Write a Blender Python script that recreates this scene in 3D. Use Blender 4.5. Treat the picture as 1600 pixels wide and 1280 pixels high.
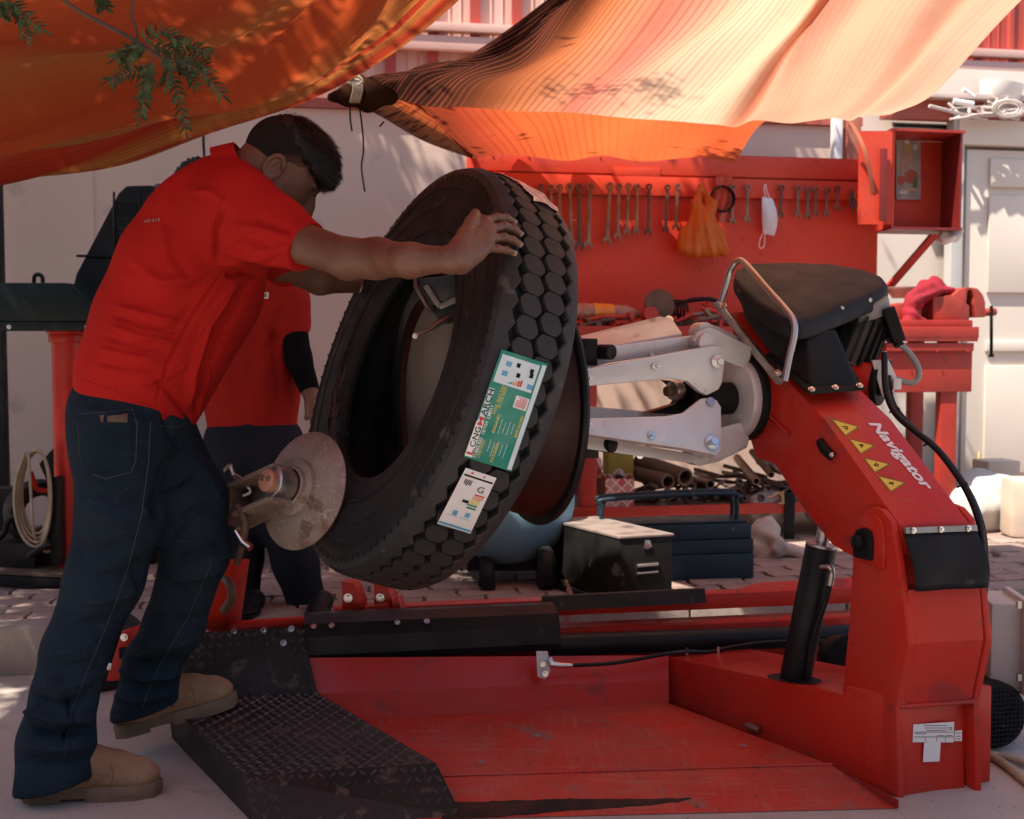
import bpy, bmesh, math, random
import numpy as np
from mathutils import Vector, Matrix, Quaternion
R = math.radians
random.seed(7)
rng = np.random.default_rng(11)
for o in list(bpy.data.objects):
    bpy.data.objects.remove(o)
sc = bpy.context.scene
COL = sc.collection
# ---------------------------------------------------------------- camera
CAM_H = 1.08
PITCH = R(3.31)
FPX = 1900.0
cam = bpy.data.cameras.new('camera')
cam.sensor_width = 36.0
cam.lens = FPX / 1600 * 36.0
cam.clip_start = 0.05
cam.clip_end = 2000
cam.dof.use_dof = True
cam.dof.focus_distance = 2.9
cam.dof.aperture_fstop = 5.6
camo = bpy.data.objects.new('camera', cam)
camo.location = (0, 0, CAM_H)
camo.rotation_euler = (R(90) - PITCH, 0, 0)
COL.objects.link(camo)
sc.camera = camo
# ---------------------------------------------------------------- sky, sun, exposure
SUN = Vector((-0.36, -0.28, 0.87)).normalized()
world = bpy.data.worlds.new('World')
sc.world = world
world.use_nodes = True
wn = world.node_tree
sky = wn.nodes.new('ShaderNodeTexSky')
sky.sky_type = 'NISHITA'
sky.sun_disc = False
sky.sun_elevation = math.asin(SUN.z)
sky.sun_rotation = math.atan2(SUN.x, SUN.y)
sky.dust_density = 1.5
sky.ozone_density = 1.2
wn.links.new(sky.outputs[0], wn.nodes['Background'].inputs[0])
wn.nodes['Background'].inputs[1].default_value = 0.115
sl = bpy.data.lights.new('sun', 'SUN')
sl.energy = 5.0
sl.angle = R(0.53)
sl.color = (1.0, 0.91, 0.79)
slo = bpy.data.objects.new('sun', sl)
slo.rotation_euler = (-SUN).to_track_quat('-Z', 'Y').to_euler()
slo.location = (0, 0, 12)
COL.objects.link(slo)
sc.view_settings.view_transform = 'Standard'
sc.view_settings.look = 'None'
sc.view_settings.gamma = 1.0
sc.view_settings.use_curve_mapping = False
sc.view_settings.exposure = 1.0
cy = sc.cycles
cy.use_denoising = True
cy.max_bounces = 7
cy.diffuse_bounces = 4
cy.glossy_bounces = 4
cy.transmission_bounces = 6
cy.sample_clamp_indirect = 6.0
cy.caustics_reflective = False
cy.caustics_refractive = False

# ---------------------------------------------------------------- placing helpers
cp, sp = math.cos(PITCH), math.sin(PITCH)
def ray(px, py):
    xc = (px - 800) / FPX
    yc = (640 - py) / FPX
    return Vector((xc, cp + yc * sp, -sp + yc * cp))
def P(px, py, Y):
    d = ray(px, py)
    t = Y / d.y
    return Vector((d.x * t, Y, CAM_H + d.z * t))
def G(px, py, z=0.0):
    d = ray(px, py)
    t = (z - CAM_H) / d.z
    return Vector((d.x * t, d.y * t, z))
def PL(px, py, p0, n):
    d = ray(px, py)
    o = Vector((0, 0, CAM_H))
    t = (Vector(p0) - o).dot(n) / d.dot(n)
    return o + d * t
WS = 0.19                                  # the back of the yard runs away to the right
UX = Vector((1, WS, 0)).normalized()
NY = Vector((-WS, 1, 0)).normalized()
WROT = math.atan(WS)
def W(px, py, Y0):
    return PL(px, py, (0, Y0, 0), NY)
def WG(xa, Y0, z):
    return Vector((xa, Y0 + WS * xa, z))

# ---------------------------------------------------------------- mesh helpers
def link(o, parent=None):
    COL.objects.link(o)
    if parent is not None:
        o.parent = parent
        o.matrix_parent_inverse = wmat(parent).inverted()
    return o
def wmat(o):
    m = o.matrix_basis.copy()
    if o.parent is not None:
        m = wmat(o.parent) @ o.matrix_parent_inverse @ m
    return m
def tag(o, label=None, cat=None, group=None, kind=None):
    if label: o['label'] = label
    if cat: o['category'] = cat
    if group: o['group'] = group
    if kind: o['kind'] = kind
    return o
def empty(name, loc, label=None, cat=None, group=None, mat=None):
    o = bpy.data.objects.new(name, None)
    o.empty_display_size = 0.05
    if mat is not None: o.matrix_basis = mat
    else: o.location = loc
    COL.objects.link(o)
    return tag(o, label, cat, group)
def thin_mat(name, c, trans=.5, rough=.3):
    m = bpy.data.materials.new(name); m.use_nodes = True
    nt = m.node_tree; nt.nodes.clear(); L = nt.links
    out = nt.nodes.new('ShaderNodeOutputMaterial'); tx = nt.nodes.new('ShaderNodeTexCoord'); no = nt.nodes.new('ShaderNodeTexNoise'); no.inputs['Scale'].default_value = 14; no.inputs['Detail'].default_value = 5
    L.new(tx.outputs['Object'], no.inputs['Vector'])
    bp = nt.nodes.new('ShaderNodeBump'); bp.inputs['Strength'].default_value = .5; bp.inputs['Distance'].default_value = .02; L.new(no.outputs['Fac'], bp.inputs['Height'])
    df = nt.nodes.new('ShaderNodeBsdfPrincipled'); df.inputs['Base Color'].default_value = (*c, 1); df.inputs['Roughness'].default_value = rough
    tl_ = nt.nodes.new('ShaderNodeBsdfTranslucent'); tl_.inputs['Color'].default_value = (*c, 1)
    mx = nt.nodes.new('ShaderNodeMixShader'); mx.inputs[0].default_value = trans
    for q in (df, tl_): L.new(bp.outputs[0], q.inputs['Normal'])
    L.new(df.outputs[0], mx.inputs[1]); L.new(tl_.outputs[0], mx.inputs[2]); L.new(mx.outputs[0], out.inputs[0])
    return m
class MB:
    """collects shapes for ONE mesh object"""
    def __init__(s):
        s.v = []; s.f = []; s.uv = None; s.mi = []; s.cm = 0
    def add(s, verts, faces):
        b = len(s.v)
        s.v += [tuple(q) for q in verts]
        s.f += [tuple(b + i for i in q) for q in faces]
        s.mi += [s.cm] * len(faces)
        return s
    def box(s, c, size, rot=None, bev=0.0):
        c = Vector(c); hx, hy, hz = [q / 2 for q in size]
        m = rot if rot is not None else Matrix.Identity(3)
        if bev <= 0:
            vs = [c + m @ Vector((x * hx, y * hy, z * hz)) for x in (-1, 1) for y in (-1, 1) for z in (-1, 1)]
            s.add(vs, [(0, 1, 3, 2), (4, 6, 7, 5), (0, 4, 5, 1), (2, 3, 7, 6), (0, 2, 6, 4), (1, 5, 7, 3)])
        else:
            bm = bmesh.new()
            bmesh.ops.create_cube(bm, size=1.0)
            for v in bm.verts: v.co = Vector((v.co.x * size[0], v.co.y * size[1], v.co.z * size[2]))
            bmesh.ops.bevel(bm, geom=bm.edges[:], offset=bev, segments=2, profile=0.6, affect='EDGES')
            s.bm(bm, Matrix.Translation(c) @ m.to_4x4()); bm.free()
        return s
    def bm(s, bm, mat=None):
        bm.verts.index_update()
        vs = [(mat @ v.co if mat is not None else v.co) for v in bm.verts]
        return s.add(vs, [[v.index for v in f.verts] for f in bm.faces])
    def prism(s, pts, ext, bev=0.0):
        """polygon pts extruded by vector ext"""
        ext = Vector(ext); n = len(pts)
        pts = [Vector(q) for q in pts]
        if bev <= 0:
            s.add(pts + [q + ext for q in pts],
                  [list(range(n))[::-1], list(range(n, 2 * n))] + [(i, (i + 1) % n, n + (i + 1) % n, n + i) for i in range(n)])
        else:
            bm = bmesh.new()
            vs = [bm.verts.new(q) for q in pts] + [bm.verts.new(q + ext) for q in pts]
            bm.faces.new(vs[:n][::-1]); bm.faces.new(vs[n:])
            for i in range(n): bm.faces.new((vs[i], vs[(i + 1) % n], vs[n + (i + 1) % n], vs[n + i]))
            bmesh.ops.recalc_face_normals(bm, faces=bm.faces[:])
            bmesh.ops.bevel(bm, geom=bm.edges[:], offset=bev, segments=2, profile=0.6, affect='EDGES', clamp_overlap=True)
            s.bm(bm); bm.free()
        return s
    def tube(s, path, r, n=10, cap=True):
        path = [Vector(q) for q in path]
        m = len(path)
        rs = r if isinstance(r, (list, tuple)) else [r] * m
        tang = []
        for i in range(m):
            t = path[min(i + 1, m - 1)] - path[max(i - 1, 0)]
            tang.append(t.normalized() if t.length > 1e-9 else Vector((0, 0, 1)))
        ref = Vector((0, 0, 1)) if abs(tang[0].z) < .9 else Vector((1, 0, 0))
        x = tang[0].cross(ref).normalized()
        vs = []
        for i in range(m):
            x = (x - tang[i] * x.dot(tang[i]))
            x = x.normalized() if x.length > 1e-6 else tang[i].orthogonal().normalized()
            y = tang[i].cross(x)
            for k in range(n):
                a = 2 * math.pi * k / n
                vs.append(path[i] + (x * math.cos(a) + y * math.sin(a)) * rs[i])
        fs = []
        for i in range(m - 1):
            for k in range(n):
                a, b = i * n + k, i * n + (k + 1) % n
                fs.append((a, b, b + n, a + n))
        if cap:
            fs.append(tuple(range(n))[::-1]); fs.append(tuple((m - 1) * n + k for k in range(n)))
        return s.add(vs, fs)
    def lathe(s, prof, org, axis, n=48, up=None, closed=False, a0=0.0, a1=2 * math.pi):
        """prof: (along axis, radius)"""
        axis = Vector(axis).normalized(); org = Vector(org)
        e1 = Vector(up) if up is not None else axis.orthogonal()
        e1 = (e1 - axis * e1.dot(axis)).normalized(); e2 = axis.cross(e1)
        full = abs(a1 - a0 - 2 * math.pi) < 1e-6
        cnt = n if full else n + 1
        vs = []
        for k in range(cnt):
            a = a0 + (a1 - a0) * k / n
            d = e1 * math.cos(a) + e2 * math.sin(a)
            for (h, rr) in prof: vs.append(org + axis * h + d * rr)
        m = len(prof); fs = []
        for k in range(n):
            k2 = (k + 1) % cnt
            for i in range(m if closed else m - 1):
                j = (i + 1) % m
                fs.append((k * m + i, k * m + j, k2 * m + j, k2 * m + i))
        return s.add(vs, fs)
    def cyl(s, a, b, r, n=20, r2=None, bev=0.0):
        a = Vector(a); b = Vector(b); L = (b - a).length
        r2 = r if r2 is None else r2
        if bev > 0:
            pr = [(0, 0.0005), (0, r - bev), (bev * .3, r - bev * .3), (bev, r), (L - bev, r2), (L - bev * .3, r2 - bev * .3), (L, r2 - bev), (L, 0.0005)]
        else:
            pr = [(0, 0.0005), (0, r), (L, r2), (L, 0.0005)]
        return s.lathe(pr, a, b - a, n)
    def grid(s, pts):
        nr, nc = len(pts), len(pts[0])
        return s.add([q for row in pts for q in row],
                     [(i * nc + j, i * nc + j + 1, (i + 1) * nc + j + 1, (i + 1) * nc + j) for i in range(nr - 1) for j in range(nc - 1)])
    def build(s, name, mat, parent=None, smooth=None, subsurf=0, recalc=True):
        me = bpy.data.meshes.new(name)
        me.from_pydata([tuple(q) for q in s.v], [], s.f)
        mats = mat if isinstance(mat, (list, tuple)) else [mat]
        for m in mats: me.materials.append(m)
        if len(mats) > 1: me.polygons.foreach_set('material_index', s.mi)
        if s.uv is not None:
            uvl = me.uv_layers.new(name='UVMap')
            li = np.zeros(len(me.loops), dtype=np.int32)
            me.loops.foreach_get('vertex_index', li)
            uvl.data.foreach_set('uv', np.asarray(s.uv, dtype=np.float32)[li].ravel())
        if recalc:
            bm = bmesh.new(); bm.from_mesh(me)
            bmesh.ops.recalc_face_normals(bm, faces=bm.faces[:])
            bm.to_mesh(me); bm.free()
        return mesh_obj(name, me, parent, smooth, subsurf)
def mesh_obj(name, me, parent=None, smooth=None, subsurf=0):
    if smooth is not None:
        me.polygons.foreach_set('use_smooth', [True] * len(me.polygons))
        if smooth < 180:
            bm = bmesh.new(); bm.from_mesh(me)
            lim = R(smooth)
            for e in bm.edges:
                if len(e.link_faces) == 2 and e.calc_face_angle(0) > lim: e.smooth = False
            bm.to_mesh(me); bm.free()
    me.update()
    o = bpy.data.objects.new(name, me)
    if parent is not None:
        COL.objects.link(o); o.parent = parent
        o.matrix_parent_inverse = wmat(parent).inverted()
    else:
        COL.objects.link(o)
    if subsurf:
        sm = o.modifiers.new('sub', 'SUBSURF'); sm.levels = subsurf; sm.render_levels = subsurf
    return o
def one(fn, name, mat, parent=None, smooth=None, **k):
    m = MB(); fn(m); return m.build(name, mat, parent, smooth, **k)
def copy_tree(o, parent=None):
    c = o.copy(); COL.objects.link(c); c.parent = parent
    for ch in list(o.children): copy_tree(ch, c)
    return c
def rotz(a): return Matrix.Rotation(a, 3, 'Z')
def frame3(x, y=None, z=None):
    """3x3 from columns"""
    return Matrix((x, y, z)).transposed()
def catmull(pts, n):
    pts = [Vector(q) for q in pts]
    out = []
    m = len(pts)
    for i in range(m - 1):
        p0 = pts[i - 1] if i > 0 else pts[0] * 2 - pts[1]
        p1, p2 = pts[i], pts[i + 1]
        p3 = pts[i + 2] if i + 2 < m else pts[-1] * 2 - pts[-2]
        for k in range(n):
            t = k / n
            out.append(0.5 * ((2 * p1) + (p2 - p0) * t + (2 * p0 - 5 * p1 + 4 * p2 - p3) * t * t + (3 * p1 - p0 - 3 * p2 + p3) * t ** 3))
    out.append(pts[-1].copy())
    return out
def text_mesh(body, size=1.0, shear=0.0, offset=0.0, space=1.0):
    cu = bpy.data.curves.new('t', 'FONT')
    cu.body = body; cu.size = size; cu.shear = shear; cu.offset = offset; cu.space_character = space
    cu.resolution_u = 3
    cu.align_x = 'LEFT'
    ob = bpy.data.objects.new('t', cu); COL.objects.link(ob)
    dg = bpy.context.evaluated_depsgraph_get()
    me = bpy.data.meshes.new_from_object(ob.evaluated_get(dg))
    vs = [tuple(v.co) for v in me.vertices]; fs = [tuple(p.vertices) for p in me.polygons]
    bpy.data.objects.remove(ob); bpy.data.curves.remove(cu); bpy.data.meshes.remove(me)
    return vs, fs
def text_on(mb, body, org, ux, uy, width, height=None, **k):
    """flat text laid with its left baseline at org, reading along ux, scaled to width"""
    vs, fs = text_mesh(body, 1.0, **k)
    if not vs: return mb
    xs = [q[0] for q in vs]; ys = [q[1] for q in vs]
    w = max(xs) - min(xs); h = max(ys) - min(ys)
    sx = width / w; sy = (height / h) if height else sx
    ux = Vector(ux).normalized(); uy = Vector(uy).normalized(); org = Vector(org)
    return mb.add([org + ux * ((q[0] - min(xs)) * sx) + uy * ((q[1] - min(ys)) * sy) for q in vs], fs)

# ---------------------------------------------------------------- SDF bodies (smooth unions turned into one surface)
class SDF:
    def __init__(s, lo, hi, h):
        s.h = h; s.lo = np.array(lo, float)
        s.n = np.ceil((np.array(hi, float) - s.lo) / h).astype(int) + 1
        s.D = np.full(s.n, 1.0, dtype=np.float32)
    def _loc(s, lo, hi, mg):
        a = np.clip(np.floor((np.array(lo) - mg - s.lo) / s.h).astype(int), 0, s.n)
        b = np.clip(np.ceil((np.array(hi) + mg - s.lo) / s.h).astype(int) + 1, 0, s.n)
        if np.any(b <= a): return None
        g = [s.lo[i] + np.arange(a[i], b[i]) * s.h for i in range(3)]
        X, Y, Z = np.meshgrid(*g, indexing='ij')
        return (slice(a[0], b[0]), slice(a[1], b[1]), slice(a[2], b[2])), np.stack((X, Y, Z), -1).astype(np.float32)
    def _comb(s, sl, d, k, op):
        A = s.D[sl]
        if op == 'add':
            hh = np.maximum(k - np.abs(A - d), 0) / max(k, 1e-6)
            s.D[sl] = np.minimum(A, d) - hh * hh * k * .25
        elif op == 'sub':
            d = -d
            hh = np.maximum(k - np.abs(A - d), 0) / max(k, 1e-6)
            s.D[sl] = np.maximum(A, d) + hh * hh * k * .25
    def cone(s, a, b, r1, r2, k=0.02, op='add', flat=None):
        """tapered capsule; flat=(dir, factor) squeezes it along dir"""
        a = np.array(a, float); b = np.array(b, float)
        R_ = max(r1, r2) * (flat[1] if flat and flat[1] > 1 else 1)
        q = s._loc(np.minimum(a, b) - R_, np.maximum(a, b) + R_, k + 3 * s.h)
        if q is None: return s
        sl, p = q
        sc_ = 1.0
        if flat is not None:
            dr = np.array(flat[0], float); dr /= np.linalg.norm(dr); f = flat[1]
            c = (a + b) / 2
            w = (p - c) @ dr
            p = p + (w * (1 / f - 1))[..., None] * dr
            for nm in (0, 1):
                if nm == 0: a = a + dr * ((a - c) @ dr) * (1 / f - 1)
                else: b = b + dr * ((b - c) @ dr) * (1 / f - 1)
            sc_ = min(1.0, f) if f < 1 else 1.0
        ab = b - a; L2 = max(ab @ ab, 1e-12)
        t = np.clip(((p - a) @ ab) / L2, 0, 1)
        d = np.linalg.norm(p - a - t[..., None] * ab, axis=-1) - (r1 + (r2 - r1) * t)
        s._comb(sl, d * sc_, k, op)
        return s
    def chain(s, pts, rs, k=0.02, op='add', flat=None):
        for i in range(len(pts) - 1): s.cone(pts[i], pts[i + 1], rs[i], rs[i + 1], k, op, flat)
        return s
    def ell(s, c, rad, k=0.02, rot=None, op='add'):
        c = np.array(c, float); rad = np.array(rad, float)
        m = np.array(rot) if rot is not None else np.eye(3)
        R_ = rad.max()
        q = s._loc(c - R_, c + R_, k + 3 * s.h)
        if q is None: return s
        sl, p = q
        l = (p - c) @ m
        k0 = np.linalg.norm(l / rad, axis=-1); k1 = np.linalg.norm(l / (rad * rad), axis=-1)
        d = k0 * (k0 - 1) / np.maximum(k1, 1e-6)
        s._comb(sl, d, k, op)
        return s
    def pts(s):
        g = [s.lo[i] + np.arange(s.n[i]) * s.h for i in range(3)]
        return np.meshgrid(*g, indexing='ij')
    def plane_cut(s, p0, n):
        """keep the side the normal points away from"""
        n = np.array(n, float); n /= np.linalg.norm(n)
        X, Y, Z = s.pts()
        d = (X - p0[0]) * n[0] + (Y - p0[1]) * n[1] + (Z - p0[2]) * n[2]
        s.D = np.maximum(s.D, d.astype(np.float32))
        return s
    def shell(s, t):
        s.D = np.maximum(s.D, -(s.D + t)); return s
    def mesh(s, name, mat, parent=None, smooth_it=2, strokes=None, extra=None):
        v, f = surface_nets(s.D, s.lo, s.h)
        v = laplace(v, f, smooth_it)
        if strokes: v = sculpt(v, f, strokes)
        if extra is not None:
            f = np.concatenate((f, extra[1] + len(v))); v = np.concatenate((v, extra[0]))
        me = bpy.data.meshes.new(name)
        me.from_pydata(v.tolist(), [], f.tolist())
        for m in (mat if isinstance(mat, (list, tuple)) else [mat]): me.materials.append(m)
        return mesh_obj(name, me, parent, 180)
def surface_nets(D, lo, h):
    S = D < 0
    c = [S[i:S.shape[0] - 1 + i, j:S.shape[1] - 1 + j, k:S.shape[2] - 1 + k] for i in (0, 1) for j in (0, 1) for k in (0, 1)]
    al = c[0].copy(); an = c[0].copy()
    for q in c[1:]: al &= q; an |= q
    act = an & ~al
    idx = np.argwhere(act)
    num = np.full(act.shape, -1, dtype=np.int64)
    num[act] = np.arange(len(idx))
    acc = np.zeros((len(idx), 3)); cnt = np.zeros(len(idx))
    offs = [(i, j, k) for i in (0, 1) for j in (0, 1) for k in (0, 1)]
    val = {o: D[idx[:, 0] + o[0], idx[:, 1] + o[1], idx[:, 2] + o[2]].astype(float) for o in offs}
    for o in offs:
        for ax in range(3):
            if o[ax]: continue
            o2 = tuple(o[i] + (1 if i == ax else 0) for i in range(3))
            a, b = val[o], val[o2]
            m = (a < 0) != (b < 0)
            t = np.where(m, a / np.where(m, a - b, 1), 0)
            pt = np.array(o, float)[None].repeat(len(idx), 0)
            pt[:, ax] += t
            acc[m] += pt[m]; cnt[m] += 1
    v = (idx + acc / cnt[:, None]) * h + lo
    F = []
    for ax in range(3):
        b, d = (ax + 1) % 3, (ax + 2) % 3
        s0 = [slice(None)] * 3; s1 = [slice(None)] * 3
        s0[ax] = slice(0, -1); s1[ax] = slice(1, None)
        A, B = S[tuple(s0)], S[tuple(s1)]
        e = np.argwhere(A != B)
        e = e[(e[:, b] > 0) & (e[:, d] > 0) & (e[:, b] < S.shape[b] - 1) & (e[:, d] < S.shape[d] - 1)]
        if len(e) == 0: continue
        def cell(db, dd):
            q = e.copy(); q[:, b] += db; q[:, d] += dd
            return num[q[:, 0], q[:, 1], q[:, 2]]
        quad = np.stack((cell(-1, -1), cell(0, -1), cell(0, 0), cell(-1, 0)), 1)
        flip = ~A[e[:, 0], e[:, 1], e[:, 2]]
        quad[flip] = quad[flip][:, ::-1]
        F.append(quad)
    F = np.concatenate(F)
    return v, F[(F >= 0).all(1)]
def vnormals(v, f):
    n = np.cross(v[f[:, 2]] - v[f[:, 0]], v[f[:, 3]] - v[f[:, 1]])
    vn = np.zeros_like(v)
    for i in range(4):
        for x in range(3): vn[:, x] += np.bincount(f[:, i], n[:, x], len(v))
    return vn / np.maximum(np.linalg.norm(vn, axis=1), 1e-9)[:, None]
def project(v):
    d = v - np.array((0, 0, CAM_H))
    zc = d[:, 1] * cp - d[:, 2] * sp
    yc = d[:, 1] * sp + d[:, 2] * cp
    return np.stack((800 + FPX * d[:, 0] / zc, 640 - FPX * yc / zc), 1)
def sculpt(v, f, strokes):
    """pushes folds into a cloth surface: (polyline, width, height) laid out on the side seen from the yard"""
    vn = vnormals(v, f)
    to = np.array((0, 0, CAM_H)) - v; to /= np.linalg.norm(to, axis=1)[:, None]
    w_ = np.clip((vn * to).sum(1) * 2.5, 0, 1)
    p = project(v); disp = np.zeros(len(v))
    for line, wid, amp in strokes:
        best = np.full(len(v), 1e9); tt = np.zeros(len(v)); n = len(line) - 1
        for i in range(n):
            a = np.array(line[i], float); b = np.array(line[i + 1], float); ab = b - a
            t = np.clip(((p - a) @ ab) / max(ab @ ab, 1e-9), 0, 1)
            d = np.linalg.norm(p - a - t[:, None] * ab, axis=1)
            m = d < best
            best[m] = d[m]; tt[m] = (i + t[m]) / n
        disp += amp * np.exp(-(best / wid) ** 2) * np.clip(np.minimum(tt, 1 - tt) * 5 + .15, 0, 1)
    return v + vn * (disp * w_)[:, None]
def laplace(v, f, it, lam=0.5):
    e = np.concatenate([f[:, [i, (i + 1) % 4]] for i in range(4)])
    for _ in range(it):
        acc = np.zeros_like(v); n = np.zeros(len(v))
        for a, b in ((0, 1), (1, 0)):
            for x in range(3): acc[:, x] += np.bincount(e[:, a], v[e[:, b], x], len(v))
            n += np.bincount(e[:, a], minlength=len(v))
        v = v + lam * (acc / np.maximum(n, 1)[:, None] - v)
    return v

# ---------------------------------------------------------------- materials
def hexl(h):
    h = h.lstrip('#')
    c = [int(h[i:i + 2], 16) / 255 for i in (0, 2, 4)]
    return tuple(((x + .055) / 1.055) ** 2.4 if x > .04045 else x / 12.92 for x in c)
def _n(nt, t, **k):
    n = nt.nodes.new(t)
    for a, b in k.items():
        if hasattr(n, a): setattr(n, a, b)
    return n
def mat(name, c1, c2=None, rough=0.5, metal=0.0, scale=6.0, mixlo=.35, mixhi=.65, bump=0.0, bscale=60.0, spec=0.5,
        coat=0.0, rvar=0.0, speck=None, speck_amt=0.62, speck_scale=30.0, sss=0.0, detail=5.0, sheen=0.0, stretch=None, trans=0.0, ior=1.45, alpha=1.0, chip=None, chip_amt=.68, chip_scale=40.0, scratch=None, scratch_amt=.62, dust=None, dust_amt=.3, dust_scale=3.0):
    """principled paint/plastic/cloth with noise driven colour, wear and relief"""
    m = bpy.data.materials.new(name); m.use_nodes = True
    nt = m.node_tree; b = nt.nodes['Principled BSDF']; L = nt.links
    tc = _n(nt, 'ShaderNodeTexCoord'); mp = _n(nt, 'ShaderNodeMapping')
    L.new(tc.outputs['Object'], mp.inputs[0])
    if stretch: mp.inputs['Scale'].default_value = stretch
    def noise(scale_, det=detail, seed=0.0):
        q = _n(nt, 'ShaderNodeTexNoise'); q.noise_dimensions = '4D'
        q.inputs['W'].default_value = seed; q.inputs['Scale'].default_value = scale_; q.inputs['Detail'].default_value = det
        L.new(mp.outputs[0], q.inputs['Vector']); return q.outputs['Fac']
    def ramp(fac, lo, hi, a=(0, 0, 0), c=(1, 1, 1)):
        r = _n(nt, 'ShaderNodeValToRGB'); e = r.color_ramp.elements
        e[0].position = lo; e[1].position = hi; e[0].color = (*a, 1); e[1].color = (*c, 1)
        L.new(fac, r.inputs[0]); return r.outputs[0]
    if c2 is None: c2 = tuple(x * .8 for x in c1)
    col = ramp(noise(scale), mixlo, mixhi, c1, c2)
    if speck is not None:
        mx = _n(nt, 'ShaderNodeMixRGB')
        L.new(ramp(noise(speck_scale, 6, 3.3), speck_amt, min(speck_amt + .06, 1)), mx.inputs[0])
        L.new(col, mx.inputs[1]); mx.inputs[2].default_value = (*speck, 1)
        col = mx.outputs[0]
    def layer(col_, c_, fac_, k_=1.0):
        mx_ = _n(nt, 'ShaderNodeMixRGB')
        if k_ != 1.0:
            mm_ = _n(nt, 'ShaderNodeMath', operation='MULTIPLY'); L.new(fac_, mm_.inputs[0]); mm_.inputs[1].default_value = k_; fac_ = mm_.outputs[0]
        L.new(fac_, mx_.inputs[0]); L.new(col_, mx_.inputs[1]); mx_.inputs[2].default_value = (*c_, 1)
        return mx_.outputs[0]
    if dust is not None: col = layer(col, dust, ramp(noise(dust_scale, 8, 5.1), .42, .72), dust_amt)
    if chip is not None: col = layer(col, chip, ramp(noise(chip_scale, 3, 9.2), chip_amt, chip_amt + .03))
    if scratch is not None:
        for sv_, sd_ in (((3, 55, 55), 2.2), ((55, 4, 40), 8.8)):
            ms_ = _n(nt, 'ShaderNodeMapping'); ms_.inputs['Scale'].default_value = sv_; ms_.inputs['Rotation'].default_value = (.2, .3, .35 * sd_)
            L.new(tc.outputs['Object'], ms_.inputs[0]); qn = _n(nt, 'ShaderNodeTexNoise'); qn.noise_dimensions = '4D'; qn.inputs['W'].default_value = sd_; qn.inputs['Scale'].default_value = 2.0; qn.inputs['Detail'].default_value = 2
            L.new(ms_.outputs[0], qn.inputs['Vector']); col = layer(col, scratch, ramp(qn.outputs['Fac'], scratch_amt, scratch_amt + .05), .45)
    L.new(col, b.inputs['Base Color'])
    b.inputs['Metallic'].default_value = metal
    b.inputs['Roughness'].default_value = rough
    if rvar > 0:
        mr = _n(nt, 'ShaderNodeMapRange')
        L.new(noise(scale * 2.3, 6, 7.7), mr.inputs[0])
        mr.inputs[1].default_value = .3; mr.inputs[2].default_value = .7
        mr.inputs[3].default_value = max(rough - rvar, .03); mr.inputs[4].default_value = min(rough + rvar, 1)
        L.new(mr.outputs[0], b.inputs['Roughness'])
    b.inputs['Specular IOR Level'].default_value = spec
    if coat: b.inputs['Coat Weight'].default_value = coat; b.inputs['Coat Roughness'].default_value = .12
    if sheen: b.inputs['Sheen Weight'].default_value = sheen; b.inputs['Sheen Roughness'].default_value = .5
    if sss: b.inputs['Subsurface Weight'].default_value = sss; b.inputs['Subsurface Radius'].default_value = (.012, .005, .003); b.inputs['Subsurface Scale'].default_value = 1.0
    if trans: b.inputs['Transmission Weight'].default_value = trans; b.inputs['IOR'].default_value = ior
    if alpha < 1: b.inputs['Alpha'].default_value = alpha
    if bump > 0:
        bp = _n(nt, 'ShaderNodeBump'); bp.inputs['Strength'].default_value = bump; bp.inputs['Distance'].default_value = .01
        L.new(noise(bscale, 4, 1.1), bp.inputs['Height']); L.new(bp.outputs[0], b.inputs['Normal'])
    m['bsdf'] = 1
    return m
# ================================================================ materials
M = {}
M['red'] = mat('red_paint', (.56, .026, .013), (.49, .021, .011), rough=.38, spec=.28, coat=.06, scale=3, rvar=.14, bump=.05, bscale=12, speck=(.33, .03, .022), speck_amt=.60, speck_scale=11, detail=8, chip=(.10, .055, .045), chip_amt=.70, chip_scale=38, scratch=(.34, .10, .08), scratch_amt=.66, dust=(.32, .12, .095), dust_amt=.22, dust_scale=4)
M['red_floor'] = mat('worn_red_paint', (.53, .034, .020), (.41, .044, .028), rough=.55, spec=.25, scale=5, rvar=.2, bump=.25, bscale=55, speck=(.30, .085, .062), speck_amt=.60, speck_scale=9, detail=10, chip=(.10, .06, .05), chip_amt=.66, chip_scale=60, scratch=(.36, .13, .10), scratch_amt=.60, dust=(.30, .13, .10), dust_amt=.35, dust_scale=5)
M['board'] = mat('board_red_paint', (.60, .052, .020), (.53, .043, .017), rough=.5, scale=2.5, rvar=.15, bump=.03, bscale=15, speck=(.42, .034, .016), speck_amt=.62, chip=(.16, .04, .025), chip_amt=.71, chip_scale=26, scratch=(.40, .05, .03), scratch_amt=.65)
M['bench'] = mat('bench_red_paint', (.44, .035, .02), (.34, .025, .016), rough=.5, scale=5, rvar=.15, bump=.05, bscale=30, speck=(.12, .05, .03), speck_amt=.63)
M['wall'] = mat('pink_plaster', (.74, .55, .45), (.65, .48, .39), rough=.9, scale=1.3, bump=.12, bscale=18, speck=(.53, .40, .335), speck_amt=.62, speck_scale=4, detail=8, chip=(.40, .30, .25), chip_amt=.72, chip_scale=14)
M['wall_r'] = mat('cream_plaster', (.74, .66, .58), (.68, .60, .52), rough=.9, scale=1.4, bump=.08, bscale=20, speck=(.5, .42, .35), speck_amt=.70, speck_scale=6)
M['door'] = mat('white_panel', (.70, .62, .54), (.65, .57, .49), rough=.6, scale=2)
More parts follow.
